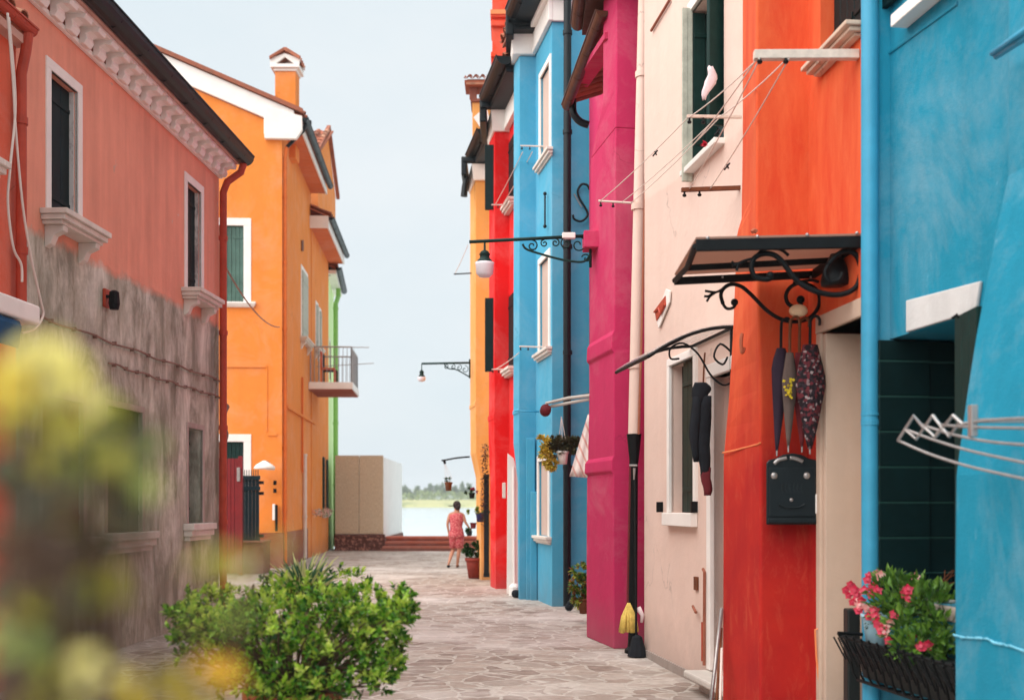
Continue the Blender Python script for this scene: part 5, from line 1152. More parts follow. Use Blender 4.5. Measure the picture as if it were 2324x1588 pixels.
# street lamp on a scroll bracket
def street_lamp(label, d, arm, head, sc, scroll=True):
    (ax, ay), (bx, by) = arm; t = thing('street_lamp', label, 'street lamp', tuple(P(bx, by, d)), 'wall lamps over the lane')
    mb = MB(); mb.tube([P(ax, ay, d), P(bx, by, d)], .02 * sc, 8)
    if scroll:
        L = bx - ax
        for cx_, cy_, r_, a0, cw in ((.52, 16, 13, -90, 1), (.62, 12, 9, -90, -1), (.71, 12, 10, -90, 1), (.80, 15, 14, -90, -1), (.90, 19, 19, -90, 1)):
            cx2, cy2 = ax + L * cx_, by + (ay - by) * (1 - cx_) + cy_; mb.tube(spiral_px(cx2, cy2, r_, a0, 1.25, d, .2, 22, cw), .0085 * sc, 5)
        mb.tube(PX([(ax + L * .44, ay + 5), (ax + L * .47, ay + 16), (ax + L * .56, ay + 25), (ax + L * .7, ay + 36), (ax + L * .84, ay + 44), (ax + L * .95, ay + 44), (bx, by + 42)], d, 5), .013 * sc, 6)
        mb.tube(spiral_px(ax + L * .965, by + 52, 11, 200, 1.1, d, .2, 18), .009 * sc, 5); mb.tube([P(bx, by - 8, d), P(bx, by + 72, d)], .016 * sc, 6)
    mb.build('bracket', MAT['green_d'], t, smooth=True)
    hx, y0_, y1_, y2_, wd_ = head; h0_, h1_, h2_ = [P(hx, y, d).z for y in (y0_, y1_, y2_)]; c = P(hx, y1_, d); r = wd_ / F * d
    mb = MB(); c0_ = Vector((c.x, c.y, 0)); mb.lathe(c0_, [(r * .95, h1_ - .01), (r * .8, h1_ + .03), (r * .55, h1_ + (h0_ - h1_) * .3), (r * .5, h1_ + (h0_ - h1_) * .5), (r * .62, h1_ + (h0_ - h1_) * .55), (r * .4, h1_ + (h0_ - h1_) * .75), (r * .12, h1_ + (h0_ - h1_) * .85), (r * .1, P(hx, ay, d).z)], 16); mb.build('lamp_cap', MAT['green_d'], t, smooth=True)
    mb = MB(); mb.lathe(c0_, [(r * 1.05, h1_ + .005), (r * 1.0, h1_ - .02), (r * .92, h2_ + (h1_ - h2_) * .25), (r * .6, h2_ + .01), (r * .2, h2_)], 16); mb.build('glass_shade', MAT['milk'], t, smooth=True)
    return t
MAT['milk'] = plain('milky glass', C(232, 226, 232), .25, .03, 3, 0, 0)
t = street_lamp('large green scroll bracket lamp fixed to the magenta chimney', 13.1, ((1065, 549), (1340, 535)), (1100, 562, 597, 630, 21), 1)
mb = MB(); mb.fbox(1276, 527, 1306, 540, 13.06, .08); mb.build('junction_box', MAT['white'], t, bev=.008)

# awning arm, hanging basket and cloth beside the magenta breast
t = thing('retractable_awning', 'closed beige awning arm with a brown roll end reaching over the blue wall', 'awning', tuple(P(1338, 897, 13.7)))
mb = MB(); mb.tube([P(1340, 897, 13.6), P(1290, 903, 14.0), P(1240, 915, 14.3)], .02, 8); mb.tube([P(1340, 905, 13.65), P(1250, 922, 14.3)], .02, 8); mb.build('folded_arm', MAT['stone'], t)
mb = MB(); mb.tube([P(1340, 893, 13.65), P(1252, 910, 14.3)], .012, 6); mb.build('bar', MAT['gutter'], t)
c = P(1238, 931, 14.2); mb = MB(); mb.tube([c - Vector((0, .12, 0)), c + Vector((0, .12, 0))], .07, 14); mb.build('roll_end', MAT['maroon'], t, smooth=True)
t = thing('hanging_basket', 'white hanging pot with yellow blossoms and dark trailing leaves before the blue wall', 'hanging basket', tuple(P(1277, 1040, 14.1)))
d = 14.1; pot_mesh(P(1277, 1053, d), .078, .16, 16).build('pot', MAT['white'], t, smooth=True)
mb = MB()
for x_ in (1266, 1277, 1289): mb.tube([P(1274, 945, d), P(x_, 1027, d)], .005, 4)
mb.build('hanging_wire', MAT['line'], t)
rr = random.Random(21); MAT['bronze'] = leafmat('bronze green leaf', [C(70, 62, 50), C(92, 84, 60), C(58, 72, 44), C(104, 92, 70)], .2); MAT['yellowfl'] = leafmat('yellow blossom', [C(232, 206, 60), C(244, 226, 120), C(196, 150, 30), C(120, 140, 40)], .3)
mb = MB()
for (x_, y_, rx) in ((1256, 1008, .09), (1275, 1005, .1), (1296, 1008, .09), (1306, 1012, .05), (1262, 1020, .08)): mm = foliage(P(x_, y_, d), (rx * 1.1, .09, .08), 420, .055, rr); mb.add(mm.v, mm.f)
mb.build('leaves', MAT['bronze'], t)
mb = MB()
for (x_, y_, rx) in ((1236, 1003, .06), (1238, 1028, .07), (1240, 1047, .06), (1252, 1054, .05)): mm = foliage(P(x_, y_, d - .05), (rx * 1.15, .08, .08), 360, .05, rr); mb.add(mm.v, mm.f)
mb.build('blossoms', MAT['yellowfl'], t)
def stripes():
    m = M_('pink striped cloth'); sep = m.n('ShaderNodeSeparateXYZ'); m.l(m.tc.outputs['Object'], sep.inputs[0]); w_ = m.math('FRACT', m.math('MULTIPLY', m.math('ADD', sep.outputs[0], m.math('MULTIPLY', sep.outputs[2], .42)), 11.))
    return m.out(m.ramp(w_, [(.0, C(222, 172, 162)), (.25, C(240, 228, 220)), (.9, C(240, 226, 216))], 'CONSTANT'), .9)
MAT['stripe'] = stripes()
d = 13.55; mb = MB(); rows = []
for i in range(9):
    q = i / 8; y_ = 940 + 140 * q; xl = 1334 - 41 * q; xr_ = 1340 - 10 * q + 6; row = []
    for j in range(9): f = j / 8; v = P(xl + (xr_ - xl) * f, y_ + 4 * f * q, d); v.y += .03 * q * math.sin(f * 12) + .1 * q * (1 - f); row.append(v)
    rows.append(row)
for i, row in enumerate(rows): mb.v += [tuple(v) for v in row]
for i in range(8):
    for j in range(8): a_ = i * 9 + j; mb.f.append((a_, a_ + 1, a_ + 10, a_ + 9))
o = mb.build('striped_cloth', MAT['stripe'], smooth=True); m_ = o.modifiers.new('thick', 'SOLIDIFY'); m_.thickness = .006
single(o, 'pink and white striped cloth hanging beside the magenta chimney breast', 'cloth')

# ---------------------------------------------------------------- far blue house
MAT['skyblue'] = stucco('sky blue plaster', C(78, 164, 196), .93, 1.06, .1, .3)
RPx = lambda d: 3.328 - .1734 * d
WK = Wall((.609, 17.39), (.388, 18.66), -1); WK2 = Wall((.609, 17.39), (RPx(21.0) + .47, 21.0), -1)
WKs = Wall((.609, 17.39), (1.9, 17.5), 1)
hk = thing('sky_blue_house', 'tall sky blue house with white cornice, dark downpipe and thin tall windows', 'house', tuple(WK.p(.5, 0)))
ZC = 8.86
kw = [(WK.uf(1249), WK.uf(1228), 6.12, 8.0), (WK.uf(1247), WK.uf(1226), 3.32, 5.12), (WK.uf(1246), WK.uf(1224), 1.02, 3.0)]
kw = [(a_, b_, WK.zf(1238, yb), WK.zf(1238, yt)) for (a_, b_, *_), (yt, yb) in zip(kw, ((160, 358), (588, 795), (1045, 1216)))]
mb = MB(); wall_mesh(mb, WK, 0, 2.4, -.1, 9.6, [(*k_, .09) for k_ in kw], ends=False); wall_mesh(mb, WKs, 0, WKs.L, -.1, 9.6, ends=False)
mb.add([WK.p(2.4, -.1), WK.p(2.4, 9.6), WK.p(2.4, 9.6, -4), WK.p(2.4, -.1, -4)], [(0, 1, 2, 3)])
mb.build('wall', MAT['skyblue'], hk)
MAT['sandfill'] = stucco('sandy shutter paint', C(196, 172, 160), .92, 1.05, .2)
for i, k_ in enumerate(kw):
    w = window(hk, WK, *k_, rev=.08, fw=.09, fmat='white', leaf='greylouv', leaves=0, fo=.025, sill=(.1, .09, False), smat='stone', glass=False)
    mb = MB(); mb.box(WK, k_[0] + .003, k_[1] - .003, k_[2] + .003, k_[3] - .003, -.06, -.03); mb.build('blind', MAT['sandfill'], w)
mb = MB(); mb.box(WK, -.06, 2.45, ZC, ZC + .32, .001, .07); mb.box(WK, -.1, 2.45, ZC + .321, ZC + .4, .001, .14); mb.box(WKs, .0, WKs.L, ZC, ZC + .32, .001, .05); mb.build('cornice', MAT['white'], hk, bev=.012)
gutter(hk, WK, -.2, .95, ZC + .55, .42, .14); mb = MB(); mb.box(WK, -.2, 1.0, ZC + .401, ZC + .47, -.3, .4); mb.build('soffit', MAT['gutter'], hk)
tiles(hk, WK, -.2, 2.4, ZC + .6, .36, .35, 4, .24, .42)
o = pipe(hk, [P(1286, -90, 17.2), P(1288, 0, 17.2), P(1288, 60, 17.2), P(1287, 700, 17.2), (P(1287, 0, 17.2).x, 17.2, .02)], .06, MAT['gutter'], [P(1288, y_, 17.2) for y_ in (75, 300, 560, 800, 1060)]); smooth_(o)
# chimney breast of the blue house
secs = []
for z, fa, na in ((-.1, 1175.5, 1178), (1.9, 1175, 1178), (2.1, 1172, 1178), (2.55, 1165, 1178), (3.02, 1165, 1178), (3.03, 1163, 1176), (3.09, 1163, 1176), (3.1, 1165, 1178), (ZC - .02, 1166, 1179)):
    secs.append([(kx(na) * 18.66, 18.66, z), (.6, 18.7, z), (.6, 19.06, z), (kx(fa) * 19.06, 19.06, z)])
mb = MB(); mb.loft(secs); cb = mb.build('chimney_breast', MAT['skyblue'], hk, bev=.012)
mb = MB(); mb.abox(kx(1194) * 18.62, kx(1214) * 18.62, 18.58, 18.659, -.05, 2.62); mb.abox(kx(1204) * 18.5, kx(1219) * 18.5, 18.5, 18.579, -.05, 1.75); mb.build('buttress', MAT['skyblue'], hk, bev=.01)
mb = MB(); mb.prism([(kx(1163) * 18.66, 18.6, ZC - .01), (kx(1215) * 18.66, 18.6, ZC - .01), (kx(1215) * 18.66, 19.1, ZC - .01), (kx(1160) * 19.1, 19.1, ZC - .01)], [(kx(1160) * 18.66, 18.55, ZC + .3), (kx(1216) * 18.66, 18.55, ZC + .3), (kx(1216) * 18.66, 19.2, ZC + .3), (kx(1157) * 19.1, 19.2, ZC + .3)]); mb.build('cornice', MAT['white'], hk, bev=.012)
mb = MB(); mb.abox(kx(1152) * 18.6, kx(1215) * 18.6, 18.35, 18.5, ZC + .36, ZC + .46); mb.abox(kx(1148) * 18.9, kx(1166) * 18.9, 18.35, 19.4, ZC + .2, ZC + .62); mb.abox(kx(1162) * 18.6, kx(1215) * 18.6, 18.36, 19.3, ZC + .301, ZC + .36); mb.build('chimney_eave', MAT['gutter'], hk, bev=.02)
mb = MB(); mb.abox(kx(1172) * 19, kx(1208) * 19, 19.0, 19.5, ZC + .3, 12.5); mb.build('chimney_stack', MAT['skyblue'], hk, bev=.012)
# S shaped wall anchor and a second anchor
t = thing('wall_anchor', 'blue iron S shaped anchor on the side wall of the sky blue house', 'wall anchor', tuple(P(1321, 460, 17.4)))
mb = MB(); mb.tube(PX([(1338, 430), (1332, 420), (1320, 419), (1311, 434), (1316, 452), (1327, 470), (1334, 488), (1320, 502), (1304, 498), (1300, 488)], 17.36, 4), .018, 6); mb.build('anchor_bar', MAT['gutter'], t, smooth=True)
mb = MB(); mb.tube([P(1303, 440, 17.4), P(1320, 470, 17.4)], .01, 5); mb.build('pin', MAT['steel'], t)
t = thing('wall_anchor', 'small dark iron anchor between the windows of the sky blue house', 'wall anchor', tuple(WK.p(*WK.uz(1244, 480))))
mb = MB(); mb.tube([WK.p(*WK.uz(1244, y_), .05) for y_ in (437, 455, 475, 500, 517)], .014, 6); mb.build('anchor_bar', MAT['gutter'], t)
mb = MB(); mb.ball(WK.p(*WK.uz(1244, 440), .05), .03, 6); mb.ball(WK.p(*WK.uz(1244, 514), .05), .03, 6); mb.build('knob', MAT['gutter'], t)
pole('thin white clothes bar beside the topmost blue window', 18.2, 1181, 1253, 331, 333, .012, 'line', False)
pole('thin white clothes bar under the middle blue window', 18.2, 1178, 1247, 786, 788, .012, 'line', False)
stick('clothes_rod', 'low pale rod crossing the foot of the upper blue wall', P(1168, 932, 18.4), P(1225, 934, 18.4), .012, 'bluepipe', None, 'rod')
# potted plant on the doorstep
def potted(label, x, yb, d, r, h, mats, fol, seed, potmat='terracotta', name='potted_plant', group=None):
    """pot with its foot on pixel (x, yb); fol: list of (x, y, rx, rz, n, leaf, mat)"""
    c = P(x, yb, d); t = thing(name, label, 'potted plant', tuple(c), group); pot_mesh(c, r, h).build('pot', MAT[potmat], t, smooth=True)
    rr = random.Random(seed); by = {}
    for (fx, fy, rx, rz, n, L, mt) in fol:
        mm = foliage(P(fx, fy, d), (rx, rx * .8, rz), n * 3, L * .85, rr); by.setdefault(mt, MB()).add(mm.v, mm.f)
    for i, (mt, mb) in enumerate(by.items()): mb.build('foliage' if i == 0 else 'blossoms', MAT[mt], t)
    mb = MB()
    for (fx, fy, rx, rz, *_) in fol: mb.tube([c + Vector((0, 0, h * .85)), P(fx, fy, d)], .008, 5)
    mb.build('stem', MAT['brownwood'], t); return t
MAT['leaf_yel'] = leafmat('yellow green variegated leaf', [C(150, 170, 60), C(196, 200, 96), C(70, 128, 56), C(48, 100, 48), C(180, 96, 70)], .35)
d = 14.95; z_ = .12; cpt = P(1324, 1143, d); yb = HY + (H - z_) * F / d
potted('yellow green leafy plant in a brown pot on the magenta doorstep', 1325, yb, 14.95, .085, .2, None, [(1318, 1300, .12, .1, 70, .09, 'leaf_yel'), (1310, 1325, .1, .1, 60, .09, 'leaf_yel'), (1322, 1345, .12, .12, 80, .09, 'leaf_yel'), (1312, 1362, .08, .07, 50, .08, 'leaf_yel'), (1328, 1320, .1, .12, 60, .09, 'leaf_mid')], 31, 'brownwood')
mb = MB(); 
for k in range(3): mb.ball((kx(1291) * 16.6 + k * .03, 16.55, .06 + .05 * k), .06, 6)
single(mb.build('black_bag', MAT['coat'], smooth=True), 'small black bag at the foot of the dark downpipe on the blue wall', 'bag')

# ---------------------------------------------------------------- red house (bright)
MAT['red'] = stucco('bright red plaster', C(216, 24, 26), .92, 1.06, .08, .3)
MAT['redstack'] = stucco('orange red plaster', C(226, 70, 34), .92, 1.06, .1, .3)
o_r = .26; WQ = Wall((RPx(19.2) + o_r, 19.2), (RPx(21.7) + o_r, 21.7), -1)
hq = thing('bright_red_house', 'bright red house with black shutters and white cornice', 'house', tuple(WQ.p(1, 0)))
ZR = 1.55 + (1143 - 292) / 2600 * 21
q1 = (WQ.uf(1170), WQ.uf(1153)); 
qz = [(WQ.zf(1160, 465), WQ.zf(1160, 315)), (WQ.zf(1160, 838), WQ.zf(1160, 668))]
mb = MB(); wall_mesh(mb, WQ, 0, WQ.L, -.1, ZR + .4, [(*q1, a_, b_, .1) for a_, b_ in qz], body=4); mb.build('wall', MAT['red'], hq)
for a_, b_ in qz:
    w = window(hq, WQ, *q1, a_, b_, rev=.09, leaf='green_near', leaves=2, fw=0, sill=(.16, .1, False)); o = Wall(tuple(WQ.p(q1[1], 0, .03))[:2], tuple(WQ.p(q1[1] + .1, 0, .42))[:2], 1); leaf_panel(w, o, 0, .4, a_, b_, 0, MAT['green_near'], n=3)
secs = []
for z, fa, na in ((-.1, 1113, 1125), (2.0, 1112, 1124.5), (2.7, 1109, 1122), (3.1, 1108.5, 1121), (3.11, 1107, 1120), (3.2, 1107, 1120), (3.21, 1109.5, 1122), (ZR, 1110.5, 1123)): secs.append([(kx(na) * 21, 21, z), (.3, 21.05, z), (.3, 21.67, z), (kx(fa) * 21.67, 21.67, z)])
mb = MB(); mb.loft(secs); mb.build('chimney_breast', MAT['red'], hq, bev=.012)
mb = MB(); mb.prism([(kx(1119) * 21, 20.96, ZR - .06), (.02, 20.96, ZR - .06), (.02, 21.8, ZR - .06), (kx(1107) * 21.8, 21.8, ZR - .06)], [(kx(1114) * 21, 20.85, ZR + .3), (.02, 20.85, ZR + .3), (.02, 22, ZR + .3), (kx(1101) * 22, 22, ZR + .3)]); mb.box(WQ, 0, 1.9, ZR - .04, ZR + .3, .001, .1); mb.build('cornice', MAT['white'], hq, bev=.012)
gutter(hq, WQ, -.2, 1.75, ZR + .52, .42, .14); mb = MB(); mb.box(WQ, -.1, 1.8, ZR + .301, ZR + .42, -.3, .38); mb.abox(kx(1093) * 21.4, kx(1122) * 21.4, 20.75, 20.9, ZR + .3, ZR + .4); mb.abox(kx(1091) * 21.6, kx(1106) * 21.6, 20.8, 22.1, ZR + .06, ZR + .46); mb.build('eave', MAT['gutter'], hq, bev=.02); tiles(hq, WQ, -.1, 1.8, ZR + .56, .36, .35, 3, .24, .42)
mb = MB(); d = 21.4; mb.abox(kx(1117) * d, kx(1172) * d, d, d + .6, ZR + .4, 13)
for y_ in (42, 62, 132): z = P(0, y_, d).z; mb.abox(kx(1114) * d, kx(1175) * d, d - .06, d + .66, z, z + .1)
mb.build('chimney_stack', MAT['redstack'], hq, bev=.015)
mb = MB(); z = P(0, 48, d).z; mb.abox(kx(1113) * d, kx(1176) * d, d - .08, d + .68, z + .1, z + .18); mb.build('stack_band', MAT['scratch'], hq)
pole('thin white clothes bar across the upper red chimney breast', 20.6, 1115, 1166, 465, 465, .011, 'line', False)
pole('thin white clothes bar across the lower red chimney breast', 20.6, 1116, 1168, 838, 838, .011, 'line', False)
for a_, b_, lb in (((1186, 345, 18.3), (1124, 464, 20.6), 'washing line from the blue bar to the upper red bar'), ((1208, 345, 18.3), (1140, 466, 20.6), 'second washing line beside it, nearer the blue windows'), ((1178, 800, 18.4), (1124, 838, 20.6), 'washing line down to the lower red bar')):
    mb = MB(); mb.tube(sag(P(*a_), P(*b_), .02), .008, 5); single(mb.build('washing_line', MAT['line']), lb, 'washing line', 'washing lines over the right row')
t = thing('side_door', 'narrow white door frame with a slanted top between the red and blue breasts', 'door', (kx(1164) * 19.6, 19.6, 0))
d = 19.6; mb = MB(); q = lambda x, y: P(x, y, d); pts = [q(1150, 1338), q(1177, 1352), q(1181, 1150), q(1178, 1085), q(1166, 1040), q(1152, 1028)]; pts[0].z = pts[1].z = 0.01
mb.prism(pts, [v + Vector((0, .1, 0)) for v in pts]); mb.build('frame', MAT['white'], t, bev=.01)
mb = MB(); mb.tube([P(1166, 1060, d - .05), P(1167, 1260, d - .05), (kx(1168) * (d - .05), d - .05, .1)], .025, 7); mb.lathe((kx(1168) * 19.4, 19.4, 0), [(.1, 0), (.1, .15), (.05, .2)], 10); mb.build('standpipe', MAT['white'], t)
mb = MB(); mb.fbox(1140, 1095, 1148, 1130, 19.8, .2); single(mb.build('meter_box', MAT['stone'], bev=.01), 'small grey meter box beside the white door frame', 'meter box')
mb = MB(); mb.ball((kx(1171) * 18.9, 18.9, .07), .08, 7, (1, 1, .9)); single(mb.build('black_sack', MAT['coat'], smooth=True), 'small black sack on the paving by the white door frame', 'sack')

# ---------------------------------------------------------------- ochre house, last of the row
MAT['ochre'] = stucco('ochre plaster', C(222, 158, 88), .92, 1.06, .12, .3)
WO = Wall((RPx(21.8) + .3, 21.8), (RPx(25.2) + .3, 25.2), -1)
ho = thing('ochre_house', 'ochre house at the far end of the right row with brown shutters', 'house', tuple(WO.p(1, 0)))
ZO = 1.55 + (1143 - 408) / 2600 * 23.6
oa, ob = WO.uf(1110), WO.uf(1101)
hs = [(WO.uf(1112), WO.uf(1101), WO.zf(1106, b_), WO.zf(1106, a_), .1) for a_, b_ in ((440, 560), (725, 875), (1075, 1306))]
mb = MB(); wall_mesh(mb, WO, 0, WO.L, -.1, ZO + .5, hs, body=4); mb.build('wall', MAT['ochre'], ho)
for i, h_ in enumerate(hs): window(ho, WO, *h_[:4], rev=.09, leaf='brownwood' if i < 2 else 'green_near', leaves=2, fw=0, name='window' if i < 2 else 'door')
mb = MB(); mb.fbox(1098, 1076, 1110, 1304, 22.6, .04); mb.fbox(1097, 1300, 1111, 1309, 22.6, .06); mb.build('door_leaf', MAT['mailbox'], ho, bev=.01)
secs = []
for z, fa, na in ((-.1, 1083, 1092), (2.1, 1080, 1090), (2.6, 1068, 1080), (3.55, 1067, 1079), (3.56, 1065, 1077), (3.64, 1065, 1077), (3.65, 1067, 1079), (ZO, 1067, 1079)): secs.append([(kx(na) * 23.5, 23.5, z), (-.35, 23.52, z), (-.35, 24.4, z), (kx(fa) * 24.4, 24.4, z)])
mb = MB(); mb.loft(secs); mb.build('chimney_breast', MAT['ochre'], ho, bev=.012)
mb = MB(); mb.prism([(kx(1075) * 23.5, 23.45, ZO - .05), (-.4, 23.45, ZO - .05), (-.4, 24.5, ZO - .05), (kx(1064) * 24.5, 24.5, ZO - .05)], [(kx(1071) * 23.5, 23.35, ZO + .26), (-.4, 23.35, ZO + .26), (-.4, 24.6, ZO + .26), (kx(1060) * 24.6, 24.6, ZO + .26)]); mb.box(WO, .3, 2.2, ZO - .05, ZO + .26, .001, .1); mb.build('cornice', MAT['white'], ho, bev=.012)
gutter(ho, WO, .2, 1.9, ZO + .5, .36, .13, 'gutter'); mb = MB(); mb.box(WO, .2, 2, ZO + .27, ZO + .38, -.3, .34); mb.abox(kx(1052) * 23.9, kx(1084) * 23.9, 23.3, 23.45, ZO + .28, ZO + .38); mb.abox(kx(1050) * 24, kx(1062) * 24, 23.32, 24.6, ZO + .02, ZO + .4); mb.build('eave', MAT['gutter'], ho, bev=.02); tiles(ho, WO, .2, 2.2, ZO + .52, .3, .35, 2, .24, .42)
mb = MB(); mb.tube([P(1060, 400, 23.5), P(1055, 420, 23.5), P(1053, 446, 23.5)], .05, 8, .07); mb.build('gutter_elbow', MAT['gutter'], ho)
mb = MB(); d = 24.2; mb.abox(kx(1072) * d, kx(1112) * d, d, d + .6, ZO + .3, P(0, 232, d).z); mb.build('chimney_stack', MAT['ochre'], ho, bev=.012)
mb = MB(); mb.poly(Wall((kx(1118) * 24.1, 24.1), (kx(1060) * 24.1, 24.1), -1), [(x_, z_) for x_, z_ in ((.0, P(0, 300, 24.1).z), (.13, P(0, 243, 24.1).z), (.40, P(0, 268, 24.1).z), (.12, P(0, 312, 24.1).z))], 0, .05); mb.build('gable_trim', MAT['white'], ho)
mb = MB(); zc_ = P(0, 232, d).z; mb.abox(kx(1068) * d, kx(1114) * d, d - .05, d + .65, zc_, zc_ + .06)
for xx in (1070, 1078, 1092, 1108): mb.abox(kx(xx) * d - .04, kx(xx) * d + .04, d - .04, d + .04, zc_ + .06, zc_ + .34)
mb.build('cap_posts', MAT['brick'], ho)
WT = Wall((kx(1116) * 24.0, 24.0), (kx(1058) * 24.0, 24.0), -1); tiles(ho, WT, 0, WT.L, zc_ + .34, .12, .42, .8, .13, .2, name='cap_tiles', rnd=4)
mb = MB(); mb.box(WT, -.02, WT.L + .03, zc_ + .30, zc_ + .35, -.6, .12); mb.build('cap_slab', MAT['terracotta'], ho)
t = street_lamp('small distant lamp on a thin bracket from the ochre house', 24.0, ((957, 825), (1066, 823)), (957, 836, 856, 866, 9), 1.1, False)
mb = MB(); mb.tube(PX([(1008, 826), (1018, 836), (1034, 838), (1050, 846), (1065, 855)], 24, 4), .014, 5)
for q in ((1012, 832, 6), (1028, 832, 6), (1042, 834, 7), (1055, 838, 9)): mb.tube(spiral_px(*q, -90, 1.1, 24, .2, 14), .01, 4)
mb.tube([P(1066, 815, 24), P(1066, 858, 24)], .018, 5); mb.build('scrollwork', MAT['green_d'], t)
stick('clothes_rod', 'thin dark rod sticking out high on the ochre house', P(1030, 622, 23.8), P(1070, 620, 23.9), .014, 'gutter', None, 'rod')
mb = MB(); mb.tube(sag(P(1033, 620, 23.8), P(1062, 556, 21), .02), .006, 4); single(mb.build('washing_line', MAT['line']), 'fine line rising from the dark rod on the ochre house', 'washing line')
# hanging pot on its arm
t = thing('hanging_pot', 'small dark hanging pot over the water, on an iron arm from the ochre house', 'hanging pot', tuple(P(1018, 1100, 24)))
mb = MB(); mb.tube(PX([(1066, 1036), (1035, 1039), (1008, 1044), (1002, 1044)], 24, 4), .018, 6); mb.tube([P(1008, 1044, 24), P(1010, 1052, 24)], .03, 6); mb.build('arm', MAT['black'], t)
mb = MB()
for x_ in (1011, 1018, 1026): mb.tube([P(1009, 1050, 24), P(x_, 1085, 24)], .003, 3)
mb.build('wire', MAT['line'], t)
pot_mesh(P(1018, 1113, 24), .085, .18, 12).build('pot', MAT['brownwood'], t, smooth=True); foliage(P(1019, 1088, 24), (.11, .1, .09), 120, .06, random.Random(9)).build('foliage', MAT['leaf_dark'], t)
MAT['fl_mag'] = leafmat('magenta blossom', [C(150, 24, 80), C(190, 50, 100), C(110, 20, 50)], .2)
t = thing('wall_planter', 'magenta flowered wall planter on the ochre house', 'wall planter', tuple(P(1072, 1118, 23.3))); r9 = random.Random(12)
pot_mesh(P(1071, 1131, 23.3), .07, .12, 10).build('pot', MAT['black'], t); foliage(P(1066, 1114, 23.3), (.1, .09, .09), 90, .06, r9).build('foliage', MAT['leaf_dark'], t); foliage(P(1077, 1116, 23.3), (.08, .08, .13), 110, .05, r9).build('blossoms', MAT['fl_mag'], t)
t = thing('wall_planter', 'yellow green plant in a deep blue pot on the ochre house', 'wall planter', tuple(P(1088, 1170, 23.2))); MAT['deepblue'] = plain('deep blue glaze', C(44, 44, 96), .3, .1, 5)
pot_mesh(P(1090, 1184, 23.2), .1, .19, 12).build('pot', MAT['deepblue'], t, smooth=True); foliage(P(1078, 1158, 23.2), (.14, .1, .12), 130, .07, r9).build('foliage', MAT['leaf_yel'], t); foliage(P(1098, 1156, 23.2), (.13, .1, .06), 90, .06, r9).build('dark_foliage', MAT['leaf_dark'], t)
t = thing('wall_planter', 'small red pot with wispy leaves below the deep blue pot', 'wall planter', tuple(P(1075, 1195, 23.2)))
pot_mesh(P(1074, 1199, 23.2), .07, .12, 10).build('pot', MAT['maroon'], t); foliage(P(1068, 1204, 23.2), (.12, .08, .05), 60, .07, r9, droop=.8).build('foliage', MAT['leaf_dark'], t)
MAT['pot_red'] = plain('dark red terracotta', C(130, 50, 40), .75, .2, 6)
d = 24.0; yb = HY + H * F / d
potted('large dark leafy plant in a big red terracotta pot beside the ochre wall', 1078, yb, d, .21, .42, None, [(1078, 1246, .24, .13, 260, .1, 'leaf_dark'), (1062, 1250, .12, .1, 90, .08, 'leaf_dark'), (1090, 1240, .14, .1, 90, .09, 'leaf_dark')], 41, 'pot_red', 'potted_plant')
d = 22.6; yb = HY + H * F / d
mb = MB(); rr = random.Random(14)
for k in range(420):
    y_ = rr.uniform(1010, 1190); x_ = 1100 + rr.uniform(-7, 7) - (y_ - 1100) * .02; leafq(mb, P(x_, y_, d + rr.uniform(-.05, .1)), rvec(rr), Vector((0, 0, 1)), .06, .03)
MAT['ivy'] = leafmat('dark climbing leaf', [C(50, 34, 40), C(40, 50, 34), C(96, 40, 60), C(64, 60, 44)], .2)
single(mb.build('climbing_plant', MAT['ivy']), 'dark climbing plant trailing down beside the black door of the ochre house', 'climbing plant')
# ================================================================ PERSON
def skin_body(verts, edges, name, mat, parent, root):
    me = bpy.data.meshes.new(name); me.from_pydata([v[0] for v in verts], edges, []); o = bpy.data.objects.new(name, me); COL.objects.link(o); o.parent = parent
    me.materials.append(mat)
    m = o.modifiers.new('skin', 'SKIN'); m.use_smooth_shade = True
    bm = bmesh.new(); bm.from_mesh(me); lay = bm.verts.layers.skin.verify() if hasattr(bm.verts.layers.skin, 'verify') else bm.verts.layers.skin.new()
    bm.verts.ensure_lookup_table()
    for i, v in enumerate(bm.verts):
        r = verts[i][1]; v[lay].radius = r if isinstance(r, tuple) else (r, r); v[lay].use_root = (i == root)
    bm.to_mesh(me); bm.free()
    s = o.modifiers.new('sub', 'SUBSURF'); s.levels = 1; s.render_levels = 2
    return o
MAT['skin'] = plain('tanned skin', C(186, 132, 108), .55, .05, 6); MAT['hair'] = plain('dark brown hair', C(44, 28, 26), .6, .3, 40)
def prn():
    m = M_('pink red printed cotton'); v = m.n('ShaderNodeTexVoronoi', feature='F1'); v.inputs['Scale'].default_value = 26; m.l(m.tc.outputs['Object'], v.inputs['Vector'])
    return m.out(m.ramp(v.outputs['Distance'], [(.15, C(222, 150, 144)), (.4, C(200, 96, 100)), (.8, C(176, 64, 76))]), .85)
MAT['print'] = prn()
pw = Vector((P(1036, 0, 28).x, 28.0, 0)); t = thing('person', 'woman seen from behind in a pink printed playsuit, carrying a dark bag', 'person', tuple(pw))
K = 28.0 / F
def q(x, y, dy=0): return ((x - 1036) * K, dy, H - (y - HY) * K)
V = []; E = []
def add(p, r, frm=None):
    V.append((p, r)); i = len(V) - 1
    if frm is not None: E.append((frm, i))
    return i
pel = add(q(1036, 1210), (.145, .105)); wai = add(q(1036, 1194), (.125, .09), pel); che = add(q(1036, 1178), (.145, .10), wai); shc = add(q(1036, 1166), (.12, .085), che)
nk = add(q(1037, 1160), .05, shc); hd = add(q(1037, 1152, .01), (.072, .08), nk); hd2 = add(q(1036.5, 1144, .015), (.075, .088), hd); hd3 = add(q(1036.5, 1139.5, .01), (.05, .06), hd2)
nose = add(q(1034, 1149, .105), .012, hd)
